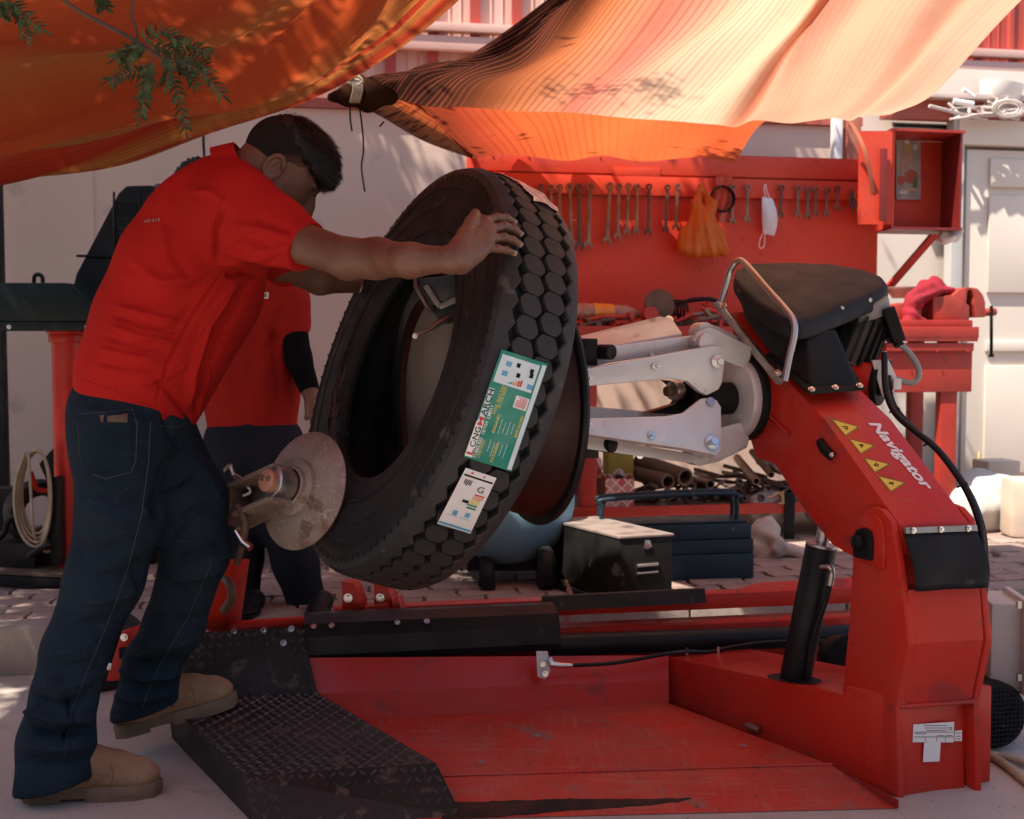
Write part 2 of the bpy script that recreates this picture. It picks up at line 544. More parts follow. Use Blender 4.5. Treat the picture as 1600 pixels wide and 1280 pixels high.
M['conc'] = mat('yard_concrete', (.45, .385, .335), (.35, .30, .26), rough=.92, scale=1.7, bump=.25, bscale=35, speck=(.20, .165, .14), speck_amt=.57, speck_scale=3.2, detail=10, chip=(.13, .11, .095), chip_amt=.66, chip_scale=90, dust=(.50, .42, .36), dust_amt=.5, dust_scale=2.2)
M['paver'] = mat('paver_brick', (.35, .25, .21), (.27, .195, .165), rough=.93, scale=3.5, bump=.35, bscale=70, speck=(.17, .12, .10), speck_amt=.62, speck_scale=16, detail=8)
M['paver_bed'] = mat('paver_bed', (.10, .085, .075), rough=.95, scale=9)
M['kerb'] = mat('kerb_concrete', (.33, .28, .245), (.24, .20, .175), rough=.93, scale=4, bump=.3, bscale=40, detail=8)
M['steel'] = mat('bare_steel', (.52, .50, .47), (.42, .40, .37), rough=.38, metal=1.0, scale=8, rvar=.12, bump=.02)
M['alu'] = mat('cast_silver', (.66, .67, .67), (.56, .57, .57), rough=.38, metal=.2, scale=7, rvar=.14, bump=.05, bscale=45, speck=(.34, .31, .28), speck_amt=.66, speck_scale=18)
M['chrome'] = mat('zinc_bolt', (.72, .71, .70), (.6, .6, .58), rough=.25, metal=1.0, scale=20)
M['black'] = mat('black_plastic', (.013, .0135, .0145), (.009, .0095, .010), rough=.55, spec=.15, scale=5, rvar=.1, bump=.03)
M['blackp'] = mat('black_paint', (.017, .017, .0185), (.011, .011, .012), rough=.45, spec=.22, scale=5, rvar=.14, bump=.04, speck=(.07, .06, .055), speck_amt=.68)
M['rubber'] = mat('rubber', (.0115, .012, .013), (.019, .0185, .0185), rough=.6, spec=.2, scale=7, rvar=.14, bump=.06, bscale=70, speck=(.052, .048, .044), speck_amt=.64, speck_scale=20, detail=8)
M['tread'] = mat('tread_rubber', (.024, .0245, .0255), (.036, .0355, .0355), spec=.25, rough=.55, scale=9, rvar=.1, bump=.12, bscale=110, speck=(.070, .065, .060), speck_amt=.62, speck_scale=26)
M['hose'] = mat('black_hose', (.010, .010, .011), rough=.42, spec=.25, scale=30, bump=.05)
M['rust'] = mat('rusty_steel', (.15, .095, .065), (.095, .06, .042), rough=.7, metal=.35, scale=14, bump=.2, bscale=70)
M['wrench'] = mat('wrench_steel', (.25, .18, .14), (.15, .10, .075), rough=.45, metal=.75, scale=14, bump=.05, rvar=.12)
M['wrench_d'] = mat('wrench_dark', (.13, .09, .075), (.08, .055, .045), rough=.5, metal=.7, scale=14, bump=.05)
M['white'] = mat('white_paint', (.78, .77, .75), (.72, .71, .69), rough=.5)
M['rope'] = mat('cream_cable', (.42, .33, .23), (.33, .26, .18), rough=.7, scale=20)
M['grey'] = mat('grey_plastic', (.50, .50, .48), (.46, .46, .44), rough=.5)
M['facade'] = None
def sheet_mat(name, bands, line=(.25, .05, .03), linefreq=0.0, lineamt=.5, trans=.5, fine=(0, 1)):
    """striped cotton cloth; UV.x runs across the stripes in metres"""
    m = bpy.data.materials.new(name); m.use_nodes = True
    nt = m.node_tree; nt.nodes.clear(); L = nt.links
    out = _n(nt, 'ShaderNodeOutputMaterial')
    uv = _n(nt, 'ShaderNodeUVMap'); sx = _n(nt, 'ShaderNodeSeparateXYZ'); L.new(uv.outputs[0], sx.inputs[0])
    r = _n(nt, 'ShaderNodeValToRGB'); r.color_ramp.interpolation = 'LINEAR'
    els = r.color_ramp.elements
    while len(els) > 1: els.remove(els[-1])
    els[0].position = bands[0][0]; els[0].color = (*bands[0][1], 1)
    for p_, c_ in bands[1:]:
        e = els.new(p_); e.color = (*c_, 1)
    L.new(sx.outputs[0], r.inputs[0])
    col = r.outputs[0]
    if linefreq:
        mul = _n(nt, 'ShaderNodeMath', operation='MULTIPLY'); mul.inputs[1].default_value = linefreq
        L.new(sx.outputs[0], mul.inputs[0])
        nz = _n(nt, 'ShaderNodeTexNoise'); nz.noise_dimensions = '1D'; nz.inputs['Scale'].default_value = 1.0; nz.inputs['Detail'].default_value = 2.0
        L.new(mul.outputs[0], nz.inputs['W'])
        m4 = _n(nt, 'ShaderNodeMath', operation='MULTIPLY'); m4.inputs[1].default_value = 4.0; L.new(mul.outputs[0], m4.inputs[0])
        sn = _n(nt, 'ShaderNodeMath', operation='SINE'); L.new(m4.outputs[0], sn.inputs[0])
        am = _n(nt, 'ShaderNodeMath', operation='MULTIPLY_ADD'); am.inputs[1].default_value = .35; L.new(sn.outputs[0], am.inputs[0]); L.new(nz.outputs['Fac'], am.inputs[2])
        rr = _n(nt, 'ShaderNodeValToRGB'); rr.color_ramp.elements[0].position = .62; rr.color_ramp.elements[1].position = .78
        L.new(am.outputs[0], rr.inputs[0])
        ms = _n(nt, 'ShaderNodeMapRange'); ms.inputs[1].default_value = fine[0]; ms.inputs[2].default_value = fine[1]
        ms.inputs[3].default_value = lineamt; ms.inputs[4].default_value = lineamt * .15
        L.new(sx.outputs[0], ms.inputs[0])
        ml = _n(nt, 'ShaderNodeMath', operation='MULTIPLY'); L.new(rr.outputs[0], ml.inputs[0]); L.new(ms.outputs[0], ml.inputs[1])
        mx = _n(nt, 'ShaderNodeMixRGB'); L.new(ml.outputs[0], mx.inputs[0]); L.new(col, mx.inputs[1]); mx.inputs[2].default_value = (*line, 1)
        col = mx.outputs[0]
    tx = _n(nt, 'ShaderNodeTexCoord'); no = _n(nt, 'ShaderNodeTexNoise'); no.inputs['Scale'].default_value = 2.2; no.inputs['Detail'].default_value = 6
    L.new(tx.outputs['Object'], no.inputs['Vector'])
    hs = _n(nt, 'ShaderNodeHueSaturation'); mr = _n(nt, 'ShaderNodeMapRange'); mr.inputs[3].default_value = .84; mr.inputs[4].default_value = 1.12
    L.new(no.outputs['Fac'], mr.inputs[0]); L.new(mr.outputs[0], hs.inputs['Value']); L.new(col, hs.inputs['Color']); col = hs.outputs[0]
    n2 = _n(nt, 'ShaderNodeTexNoise'); n2.inputs['Scale'].default_value = 9; n2.inputs['Detail'].default_value = 5
    L.new(tx.outputs['Object'], n2.inputs['Vector'])
    bp = _n(nt, 'ShaderNodeBump'); bp.inputs['Strength'].default_value = .25; bp.inputs['Distance'].default_value = .02; L.new(n2.outputs['Fac'], bp.inputs['Height'])
    df = _n(nt, 'ShaderNodeBsdfDiffuse'); tl = _n(nt, 'ShaderNodeBsdfTranslucent'); mix = _n(nt, 'ShaderNodeMixShader')
    mix.inputs[0].default_value = trans
    for q in (df, tl): L.new(col, q.inputs['Color']); L.new(bp.outputs[0], q.inputs['Normal'])
    L.new(df.outputs[0], mix.inputs[1]); L.new(tl.outputs[0], mix.inputs[2]); L.new(mix.outputs[0], out.inputs[0])
    return m

# ================================================================ ground, pavement, kerb
g = MB()
g.grid([[(x, y, 0) for x in np.linspace(-60, 60, 25)] for y in np.linspace(-60, 60, 25)])
tag(g.build('ground', M['conc']), kind='structure')
# unseen blocks added behind and left of the viewer to cut low sky light
opm = mat('sky_block_plaster', (.42, .35, .29), (.35, .29, .24), rough=.9)
q = MB(); q.box((0, -9.5, 3.2), (44, .6, 6.4)); tag(q.build('added_sky_block', opm), 'plain plaster block added unseen behind the viewer to cut low sky light', 'building')
q = MB(); q.box((-16, 1, 3.2), (.6, 21, 6.4)); tag(q.build('added_side_wall', opm), 'high plaster wall added unseen at the far left to cut low sky light', 'wall')
KY = 4.155
PZ = 0.15
b = MB()
b.prism([WG(-9, KY + .14, 0), WG(9, KY + .14, 0), WG(9, 14, 0), WG(-9, 14, 0)], (0, 0, PZ - .012))
pav = b.build('pavement', M['paver_bed']); tag(pav, kind='structure')
# interlocking pavers: one zig-zag block, copied
def paver_mesh():
    q = MB(); a, c = .108, .056
    o_ = [(-a, -c), (-a * .5, -c + .012), (0, -c), (a * .5, -c + .012), (a, -c), (a - .010, 0), (a, c), (a * .5, c + .012), (0, c), (-a * .5, c + .012), (-a, c), (-a - .010, 0)]
    q.prism([(x * .985, y * .965, -.05) for x, y in o_], (0, 0, .05), bev=.004)
    return q
pvm = None
cnt = 0
for j in range(11):
    yy = KY + .14 + .062 + j * .114
    for i in range(30):
        xa = -2.4 + i * .2205 + (j % 2) * .11
        p_ = WG(xa, yy, PZ)
        px_ = 800 + FPX * p_.x / p_.y
        if px_ < -40 or px_ > 1640 or (j > 6 and 300 < px_ < 880) or cnt >= 300: continue
        if pvm is None:
            o = paver_mesh().build('paver', M['paver'], pav, 40); pvm = o
            o.matrix_parent_inverse = Matrix.Identity(4)
        else:
            o = pvm.copy(); COL.objects.link(o)
        o.location = p_ + Vector((0, 0, random.uniform(-.004, .003)))
        o.rotation_euler = (random.uniform(-.012, .012), random.uniform(-.012, .012), WROT + random.uniform(-.01, .01))
        cnt += 1
b = MB()
b.prism([WG(-9, KY + .14 + 11 * .114, PZ - .012), WG(9, KY + .14 + 11 * .114, PZ - .012), WG(9, 14, PZ - .012), WG(-9, 14, PZ - .012)], (0, 0, .010))
tag(b.build('pavement_paving', M['paver'], pav), kind='stuff')
kb = None
kerb_root = MB()
kerb_root.prism([WG(-9, KY + .01, 0), WG(9, KY + .01, 0), WG(9, KY + .13, 0), WG(-9, KY + .13, 0)], (0, 0, PZ - .015))
kr = kerb_root.build('kerb', M['paver_bed']); tag(kr, kind='structure')
for i in range(13):
    if kb is None:
        q = MB(); q.box((0, 0, 0), (.592, .14, .19), bev=.012)
        o = q.build('kerb_stone', M['kerb'], kr, 40); o.matrix_parent_inverse = Matrix.Identity(4); kb = o
    else:
        o = kb.copy(); COL.objects.link(o)
    o.location = WG(-3.2 + i * .588, KY + .07, PZ - .093 + random.uniform(-.004, .004))
    o.rotation_euler = (0, 0, WROT + random.uniform(-.008, .008))

# ================================================================ back walls
WY = 6.5
def wall_quad(mb, x0, x1, z0, z1, Y0, th=.2):
    mb.prism([WG(x0, Y0, z0), WG(x1, Y0, z0), WG(x1, Y0, z1), WG(x0, Y0, z1)], NY * th)
wl = MB(); wall_quad(wl, -9, 1.95, PZ, 2.26, WY)
wleft = wl.build('yard_wall', M['wall']); tag(wleft, 'low pinkish plastered yard wall behind the tyre and the workers', 'wall')
q = MB()
a = [WG(-9, WY - .012, PZ), WG(-2.08, WY - .012, PZ), WG(-2.08, WY - .012, 2.262), WG(-9, WY - .012, 2.262)]
q.prism(a, NY * .03); q.build('plaster_panel', M['wall'], wleft)
q = MB(); wall_quad(q, -9, 1.95, 2.262, 2.31, WY - .03, .27); q.build('coping', mat('coping_paint', (.50, .12, .09), (.40, .10, .075), rough=.8, bump=.2), wleft)
wr = MB(); wall_quad(wr, 1.953, 9, PZ, 2.62, WY + .05)
wright = wr.build('building_wall', M['wall_r']); tag(wright, 'cream plastered building wall behind the workbench vise on the right', 'wall')
# white panel door right of the bench
dr = empty('panel_door', WG(3.2, WY, PZ), 'white panelled shutter door at the right edge behind the vise', 'door')
X0 = W(1497, 400, WY).x
q = MB(); q.box(WG(X0 + .9, WY - .03, 1.16), (1.8, .05, 1.98), rotz(WROT), bev=.006); q.build('door_leaf', M['door'], dr, 40)
for z_, h_ in ((2.02, .16), (1.62, .55), (1.04, .06), (.62, .62)):
    q = MB(); q.box(WG(X0 + .95, WY - .066, z_), (1.62, .02, h_), rotz(WROT), bev=.006); q.build('door_panel', M['door'], dr, 40)
q = MB(); q.box(WG(X0 - .05, WY - .05, 1.28), (.07, .08, 2.22), rotz(WROT), bev=.005); q.build('door_post', M['grey'], dr, 40)
q = MB(); q.box(WG(X0 + .9, WY - .05, 2.24), (1.95, .10, .14), rotz(WROT), bev=.006); q.build('lintel', M['wall_r'], dr, 40)
# dark soffit with roof edge above the door
rf = empty('lean_to_roof', WG(3.2, WY, 2.3), 'red tin lean-to roof edge over the white door at the top right', 'roof')
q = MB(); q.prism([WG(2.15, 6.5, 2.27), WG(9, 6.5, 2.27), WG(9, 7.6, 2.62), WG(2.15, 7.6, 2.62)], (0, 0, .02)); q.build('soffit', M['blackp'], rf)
q = MB(); q.box(WG(5.6, 6.46, 2.36), (7.2, .08, .11), rotz(WROT), bev=.004); q.build('fascia', mat('fascia_paint', (.42, .10, .07), (.34, .08, .055), rough=.6), rf, 40)
q = MB(); q.box(WG(5.6, 6.40, 2.425), (7.2, .12, .03), rotz(WROT), bev=.004); q.build('gutter', mat('pale_gutter', (.62, .50, .46), rough=.5), rf, 40)
q = MB(); q.tube([WG(2.95, 6.37, 2.325), WG(3.06, 6.37, 2.325)], .012, 8); q.build('roof_lamp', M['white'], rf)
# tall corrugated tin facade further back, sheets pale and red
fmat_p = mat('pale_tin', (.74, .48, .40), (.68, .40, .33), rough=.5, scale=2, bump=.03, stretch=(1, 1, .2))
fmat_r = mat('red_tin', (.46, .075, .05), (.40, .06, .04), rough=.5, scale=2, bump=.03, stretch=(1, 1, .2))
fac = empty('tin_facade', WG(0, 9, PZ), 'tall corrugated tin building front, pale pink and red sheets, behind the shade cloths', 'building')
FY = 9.0
xx = -6.0
i = 0
while xx < 7.6:
    red_ = xx > 2.4
    wd = .30
    q = MB()
    prof = [(0, 0), (.018, .03), (.05, .03), (.068, 0), (.142, 0), (.15, .012), (.158, 0), (.22, 0), (.228, .012), (.236, 0), (.298, 0)]
    pts = [[WG(xx + x_ * (wd / .298), FY - y_, z_) for x_, y_ in prof] for z_ in (PZ, 5.2)]
    q.grid(pts); q.build('tin_sheet', fmat_r if red_ else fmat_p, fac)
    if not red_:
        q = MB(); q.box(WG(xx + .034, FY - .034, 2.9), (.075, .012, 4.6), rotz(WROT)); q.build('red_rib', fmat_r, fac)
    xx += wd; i += 1
for z_, h_, d_, mt in ((3.30, .06, .10, 'g'), (3.19, .10, .06, 'w'), (2.72, .07, .07, 'w')):
    q = MB(); q.box(WG(0.6, FY - .08, z_), (14, d_, h_), rotz(WROT), bev=.004)
    q.build('facade_rail', fmat_p, fac, 40)
# ================================================================ shade cloths
def cloth(name, ctrl, mt, label, nu=10, nv=10, width=1.0, fold=None, group=None, thick=.004, v_off=0.0, cat='shade cloth'):
    """ctrl[t][s] 3-D control net (t front-back, s across the stripes)"""
    rows = [catmull(r, nu) for r in ctrl]
    colsn = len(rows[0])
    cols = [catmull([rows[t][s] for t in range(len(rows))], nv) for s in range(colsn)]
    nr = len(cols[0])
    pts = [[cols[s][t].copy() for s in range(colsn)] for t in range(nr)]
    if fold is not None:
        for t in range(nr):
            for s in range(colsn):
                pts[t][s] += fold(s / (colsn - 1), t / (nr - 1))
    m = MB(); m.grid(pts)
    m.uv = [(s / (colsn - 1) * width, t / (nr - 1)) for t in range(nr) for s in range(colsn)]
    o = m.build(name, mt, None, 180, recalc=False)
    return tag(o, label, cat, group)
OR, DR, OC, BR, CR, PE, BK = (.48, .080, .022), (.31, .030, .014), (.37, .125, .034), (.20, .06, .025), (.76, .56, .37), (.72, .35, .22), (.030, .014, .011)
# --- left cloth: UV.x is the distance from its far edge
E = [(-230, 316, 3.8), (-110, 297, 3.88), (0, 279, 3.95), (180, 252, 4.05), (330, 213, 4.1), (480, 166, 4.05), (600, 86, 3.85), (710, 0, 3.5), (810, -95, 3.35), (960, -290, 3.2), (1150, -520, 3.0)]
far = [P(*e) for e in E]
def tnet(k):
    dz = [0, .015, .05, .20, .42, .72, .95][k]; dy = [0, -.12, -.35, -.8, -1.4, -2.2, -3.1][k]
    return [q + Vector((-.05 * k, dy * (.96 + .04 * math.sin(i)), dz + .02 * math.sin(i * 1.7 + k))) for i, q in enumerate(far)]
bandsL = [(0.0, OC), (.03, DR), (.055, (.40, .06, .022)), (.075, OC), (.11, (.36, .13, .035)), (.135, DR), (.175, (.40, .05, .022)), (.20, OC), (.24, (.38, .12, .035)), (.29, OR), (.36, (.40, .06, .018)), (.42, (.38, .11, .03)), (.47, (.38, .055, .018)), (.55, OR), (.70, (.48, .09, .025)), (1, OR)]
mL = sheet_mat('orange_striped_cloth', bandsL, line=(.16, .025, .012), linefreq=230, lineamt=.55, trans=.6, fine=(.05, .30))
ctrlL = [list(q) for q in zip(*[tnet(k) for k in range(7)])]     # [along edge][across]
def foldL(s, t):
    a = math.sin(s * 26 + t * 9) * .035 + math.sin(s * 47 + t * 17 + 1.3) * .015 + .012 * math.sin(s * 90 - t * 30)
    return Vector((0, 0, a * min(1, s * 5)))
cloth('shade_cloth', ctrlL, mL, 'sagging orange and brown striped shade cloth hanging over the worker at the left', 12, 10, 1.0, foldL)
# --- right cloth: UV.x runs left to right across its stripes
rowsR = [
    [(562, 128, 4.6), (650, 163, 4.62), (800, 172, 4.65), (950, 181, 4.7), (1090, 193, 4.75), (1200, 191, 4.8), (1300, 186, 4.85), (1392, 179, 4.9)],
    [(600, 112, 4.45), (690, 120, 4.45), (830, 135, 4.45), (985, 148, 4.5), (1120, 160, 4.55), (1220, 160, 4.6), (1330, 155, 4.65), (1450, 150, 4.7)],
    [(735, 84, 4.0), (790, 85, 4.0), (895, 82, 4.0), (1050, 85, 4.05), (1180, 88, 4.1), (1255, 85, 4.15), (1385, 80, 4.2), (1522, 80, 4.3)],
    [(865, 2, 3.5), (880, 0, 3.5), (955, 0, 3.5), (1130, 0, 3.55), (1255, 0, 3.6), (1300, 0, 3.65), (1440, 0, 3.7), (1600, 2, 3.8)],
    [(1010, -160, 2.9), (1030, -170, 2.9), (1080, -190, 2.9), (1250, -200, 2.95), (1380, -200, 3.0), (1440, -200, 3.0), (1600, -200, 3.1), (1790, -190, 3.2)],
    [(960, -760, 1.6), (1060, -760, 1.6), (1200, -760, 1.6), (1500, -760, 1.6), (1720, -760, 1.6), (1880, -760, 1.6), (2120, -760, 1.65), (2400, -740, 1.7)],
]
ctrlR = [[P(*q) for q in r] for r in rowsR]
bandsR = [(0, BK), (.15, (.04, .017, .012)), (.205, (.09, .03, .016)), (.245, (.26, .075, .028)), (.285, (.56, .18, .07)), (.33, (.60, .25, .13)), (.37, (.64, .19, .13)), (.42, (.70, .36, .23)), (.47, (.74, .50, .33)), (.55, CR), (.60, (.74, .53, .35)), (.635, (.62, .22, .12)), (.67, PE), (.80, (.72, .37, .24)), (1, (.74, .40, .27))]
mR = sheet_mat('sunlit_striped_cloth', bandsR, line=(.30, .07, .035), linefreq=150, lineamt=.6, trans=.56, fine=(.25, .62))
def bell(x, c, w): return math.exp(-((x - c) / w) ** 2)
def foldR(s, t):
    f = -.06 * bell(s, .645, .022) + .03 * bell(s, .68, .03) - .07 * bell(s, .90, .02) + .035 * bell(s, .93, .03) - .025 * bell(s, .76, .03)
    f += .02 * math.sin(s * 60 + t * 14) * bell(s, .1, .12) + .012 * math.sin(s * 38 - t * 9)
    return Vector((0, 0, f * (.25 + .75 * min(1, t * 3))))
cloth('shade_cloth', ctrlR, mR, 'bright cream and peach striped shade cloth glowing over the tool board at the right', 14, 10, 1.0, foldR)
# --- flap hanging behind it down to the board
BY = 6.0
fl = [[P(625, 150, 4.85), P(800, 160, 4.9), P(950, 168, 4.95), P(1090, 175, 5.0), P(1215, 178, 5.05)],
      [P(690, 200, 5.3), P(830, 205, 5.4), P(950, 208, 5.45), P(1080, 212, 5.5), P(1175, 212, 5.5)],
      [P(736, 244, 5.93), P(850, 247, 5.98), P(950, 248, 6.02), P(1060, 249, 6.06), P(1150, 249, 6.10)]]
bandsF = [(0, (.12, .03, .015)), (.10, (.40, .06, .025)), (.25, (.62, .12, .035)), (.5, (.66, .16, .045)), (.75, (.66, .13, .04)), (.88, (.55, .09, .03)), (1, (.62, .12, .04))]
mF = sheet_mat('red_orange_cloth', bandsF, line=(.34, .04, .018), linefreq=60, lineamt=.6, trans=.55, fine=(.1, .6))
def foldF(s, t): return Vector((0, .02 * math.sin(s * 30 + t * 3), .012 * math.sin(s * 19 + t * 5)))
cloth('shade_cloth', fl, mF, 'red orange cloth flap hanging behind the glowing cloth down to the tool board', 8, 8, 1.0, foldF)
st = [[P(540, 152, 4.62), P(575, 140, 4.6), P(640, 142, 4.62)],
      [P(600, 185, 5.0), P(625, 172, 4.95), P(655, 160, 5.0)],
      [P(665, 222, 5.5), P(680, 203, 5.4), P(695, 188, 5.45)],
      [P(738, 248, 5.92), P(738, 236, 5.85), P(736, 224, 5.9)]]
mS = sheet_mat('dark_striped_cloth', [(0, (.05, .02, .012)), (.45, (.10, .03, .015)), (.6, (.42, .10, .035)), (1, (.55, .12, .04))], line=(.03, .012, .01), linefreq=14, lineamt=.8, trans=.4, fine=(-1, 2))
cloth('shade_cloth', st, mS, 'dark twisted strip of striped cloth running from the knot down to the tool board', 8, 8, 1.0)
# knot and cords where the cloths are tied
kn = empty('cloth_knot', P(560, 140, 4.55), 'dark knotted cloth end with white cord where the two shade cloths meet', 'knot')
s_ = SDF(P(500, 190, 4.45) - Vector((.05, .1, .05)), P(640, 95, 4.7) + Vector((.05, .1, .05)), .008)
s_.chain([P(518, 152, 4.55), P(545, 150, 4.5), P(575, 146, 4.5), P(610, 152, 4.55)], [.018, .035, .05, .03], .03)
s_.cone(P(560, 128, 4.55), P(575, 160, 4.55), .03, .04, .03)
s_.mesh('knotted_cloth', mS, kn)
q = MB()
for k in range(4): q.tube(catmull([P(545 + 4 * k, 118 + k, 4.5), P(551 + 4 * k, 128, 4.43), P(553 + 4 * k, 140, 4.42), P(548 + 4 * k, 160, 4.45)], 4), .006, 6)
q.tube(catmull([P(543, 128, 4.44), P(556, 119, 4.42), P(566, 126, 4.42), P(558, 134, 4.42), P(543, 128, 4.44)], 4), .007, 6)
q.build('white_cord', M['rope'], kn, 180)
q = MB()
for pp in ([(549, 150), (547, 180), (550, 205)], [(560, 155), (566, 200), (568, 235), (565, 262), (570, 300)], [(600, 190), (593, 198)]):
    q.tube(catmull([P(x_, y_, 4.5) for x_, y_ in pp], 5), .0035, 5)
q.build('hanging_string', M['hose'], kn)
# ================================================================ the truck tyre changer
TC = empty('tyre_changer', (0.5, 3.2, 0), 'big red truck tyre changing machine with silver chuck and black tread plate', 'machine')
L0 = Vector((.9, 2.83, 0)); LD = Vector((-.45, .89, 0)).normalized(); LN = Vector((-.89, -.45, 0)).normalized()
WV = Vector((.20, .045, 0)); WU = WV.normalized()
def LP(px, py, off=0.0): return PL(px, py, L0 + WU * off, LN)
RED = M['red']
def bolt(parent, c, n, r=.009, h=.008, name='bolt', washer=True, mt=None):
    n = Vector(n).normalized(); c = Vector(c); m = MB()
    if washer: m.lathe([(0, .0005), (0, r * 1.55), (h * .25, r * 1.5), (h * .25, .0005)], c, n, 14)
    m.lathe([(h * .25, r), (h * .9, r), (h, r * .85), (h, .0005)], c, n, 6)
    return m.build(name, mt or M['chrome'], parent, 30)
# --- base floor plate
plate_black = mat('mottled_black_edge', (.014, .013, .0125), (.05, .020, .016), rough=.6, spec=.2, scale=16, mixlo=.45, mixhi=.62, bump=.2)
fp = [G(575, 1120, .03), G(1040, 1097, .03), G(1400, 1236, .03), G(1304, 1196, .03)]
floor_poly = [G(480, 1126, .03), G(1040, 1097, .03), G(1300, 1196, .03), G(690, 1214, .03), G(560, 1210, .03), G(480, 1150, .03)]
base = one(lambda m: m.prism([v - Vector((0, 0, .028)) for v in floor_poly], (0, 0, .028)), 'floor_plate', M['red_floor'], TC)
m = MB()
a, b_, c, d = G(640, 1216, .03), G(1300, 1196, .03), G(1404, 1263, .002), G(650, 1281, .002)
b2 = G(1404, 1250, .03)
m.add([a, b_, c, d, b2], [(0, 1, 2, 3), (1, 4, 2)]); rl_ = m.build('ramp_lip', M['red_floor'], TC)
rln = (b_ - a).cross(d - a).normalized()
if rln.z < 0: rln = -rln
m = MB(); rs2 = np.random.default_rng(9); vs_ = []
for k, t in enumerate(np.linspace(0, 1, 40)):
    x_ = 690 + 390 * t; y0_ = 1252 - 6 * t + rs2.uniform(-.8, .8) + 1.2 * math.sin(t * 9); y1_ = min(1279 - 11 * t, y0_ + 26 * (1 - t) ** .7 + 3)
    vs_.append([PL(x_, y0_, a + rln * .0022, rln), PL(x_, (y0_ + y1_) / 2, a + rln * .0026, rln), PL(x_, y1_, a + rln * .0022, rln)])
m.grid(vs_); m.build('black_edge_strip', plate_black, TC)  # black strip with dark red mottling laid along the ramp lip
one(lambda m: m.tube([G(690, 1212, .032), G(1300, 1194, .032)], .004, 6), 'weld_seam', M['red_floor'], base)
# rear trough wall, two bends
t0 = [G(470, 1129, .03), G(1045, 1097, .03)]
t1 = [P(470, 1085, t0[0].y + .02), P(1045, 1063, t0[1].y + .02)]
t2 = [P(470, 1028, t0[0].y + .06), P(1045, 1024, t0[1].y + .06)]
m = MB(); m.grid([[r_[0].lerp(r_[1], k / 10) for k in range(11)] for r_ in (t0, t1, t2)])
sol = m.build('trough_wall', RED, TC); sd = sol.modifiers.new('s', 'SOLIDIFY'); sd.thickness = .012; sd.offset = 1
# --- slanted side box leading to the post
BN = Vector((-(2.84 - 3.55), -(.448 - .897) * -1, 0))
B0 = Vector((.448, 3.55, 0)); BD = (Vector((.897, 2.84, 0)) - B0).normalized(); BNn = Vector((BD.y, -BD.x, 0))
def BP(px, py, off=0.0): return PL(px, py, B0 + BNn * off, BNn)
poly = [BP(1040, 1099), BP(1045, 1027), BP(1318, 1084), BP(1322, 1070), BP(1404, 1090), BP(1402, 1258)]
m = MB(); m.prism(poly, Vector((.26, .10, 0)), bev=.006); m.build('side_box', RED, TC, 35)
m = MB()
for k in range(2):
    m.tube([BP(1042, 1099, .004), BP(1220, 1170, .004), BP(1400, 1243, .004)], .005, 6)
m.build('weld_bead', RED, TC)
# dark slot in its top for the lift cylinder
bx1, bx2 = BP(1045, 1027), BP(1318, 1084)
bxn = (bx2 - bx1).cross(Vector((.26, .10, 0))).normalized()
if bxn.z < 0: bxn = -bxn
sl_c = PL(1241, 1061, bx1, bxn) + bxn * .0015
m = MB(); sx_ = (bx2 - bx1).normalized(); sy_ = bxn.cross(sx_)
m.add([sl_c + sx_ * (.085 * math.cos(a)) + sy_ * (.052 * math.sin(a)) for a in np.linspace(0, 2 * math.pi, 25)[:-1]], [tuple(range(24))])
m.build('cylinder_slot', M['black'], TC)
one(lambda m: m.box(BP(1176, 1137, .012), (.052, .018, .020), rotz(math.atan2(BD.y, BD.x)), bev=.007), 'lock_catch', M['steel'], TC, 40)
# --- post side plates
post = [(1333, 870), (1326, 982), (1316, 1083), (1330, 1110), (1370, 1200), (1404, 1262), (1400, 1104), (1419, 1007), (1413, 949), (1404, 880), (1392, 815), (1378, 797), (1364, 791), (1350, 797), (1340, 815), (1334, 840)]
for off, nm in ((0, 'post_plate'), (WV.length, 'post_plate')):
    m = MB(); m.prism([LP(x, y) + WU * off for x, y in post], WU * .016, bev=.003); m.build(nm, RED, TC, 35)
def front(px, py, s, back=.012):
    """point on the post front between its plates (s 0..1)"""
    return LP(px, py) + WV * s + LD * back
fr = [(1413, 925), (1419, 1007), (1401, 1102)]
m = MB()
m.grid([[front(x, y, .07), front(x, y, .985)] for x, y in fr])
o = m.build('front_cover', RED, TC); q = o.modifiers.new('s', 'SOLIDIFY'); q.thickness = .008
m = MB(); m.prism([front(1402, 1112, .1, .03), front(1402, 1112, .96, .03), front(1406, 1250, .96, .03), front(1406, 1250, .1, .03)], LD * .01, bev=.003)
lowc = m.build('lower_cover', RED, TC, 35)
one(lambda m: m.tube([front(1400, 1105, .05, 0), front(1400, 1105, 1.0, 0)], .006, 8), 'cover_lip', RED, TC, 60)
m = MB(); m.prism([front(1404, 862, .07, .05), front(1404, 862, .985, .05), front(1411, 930, .985, .05), front(1411, 930, .07, .05)], LD * .01); m.build('inner_plate', RED, TC)
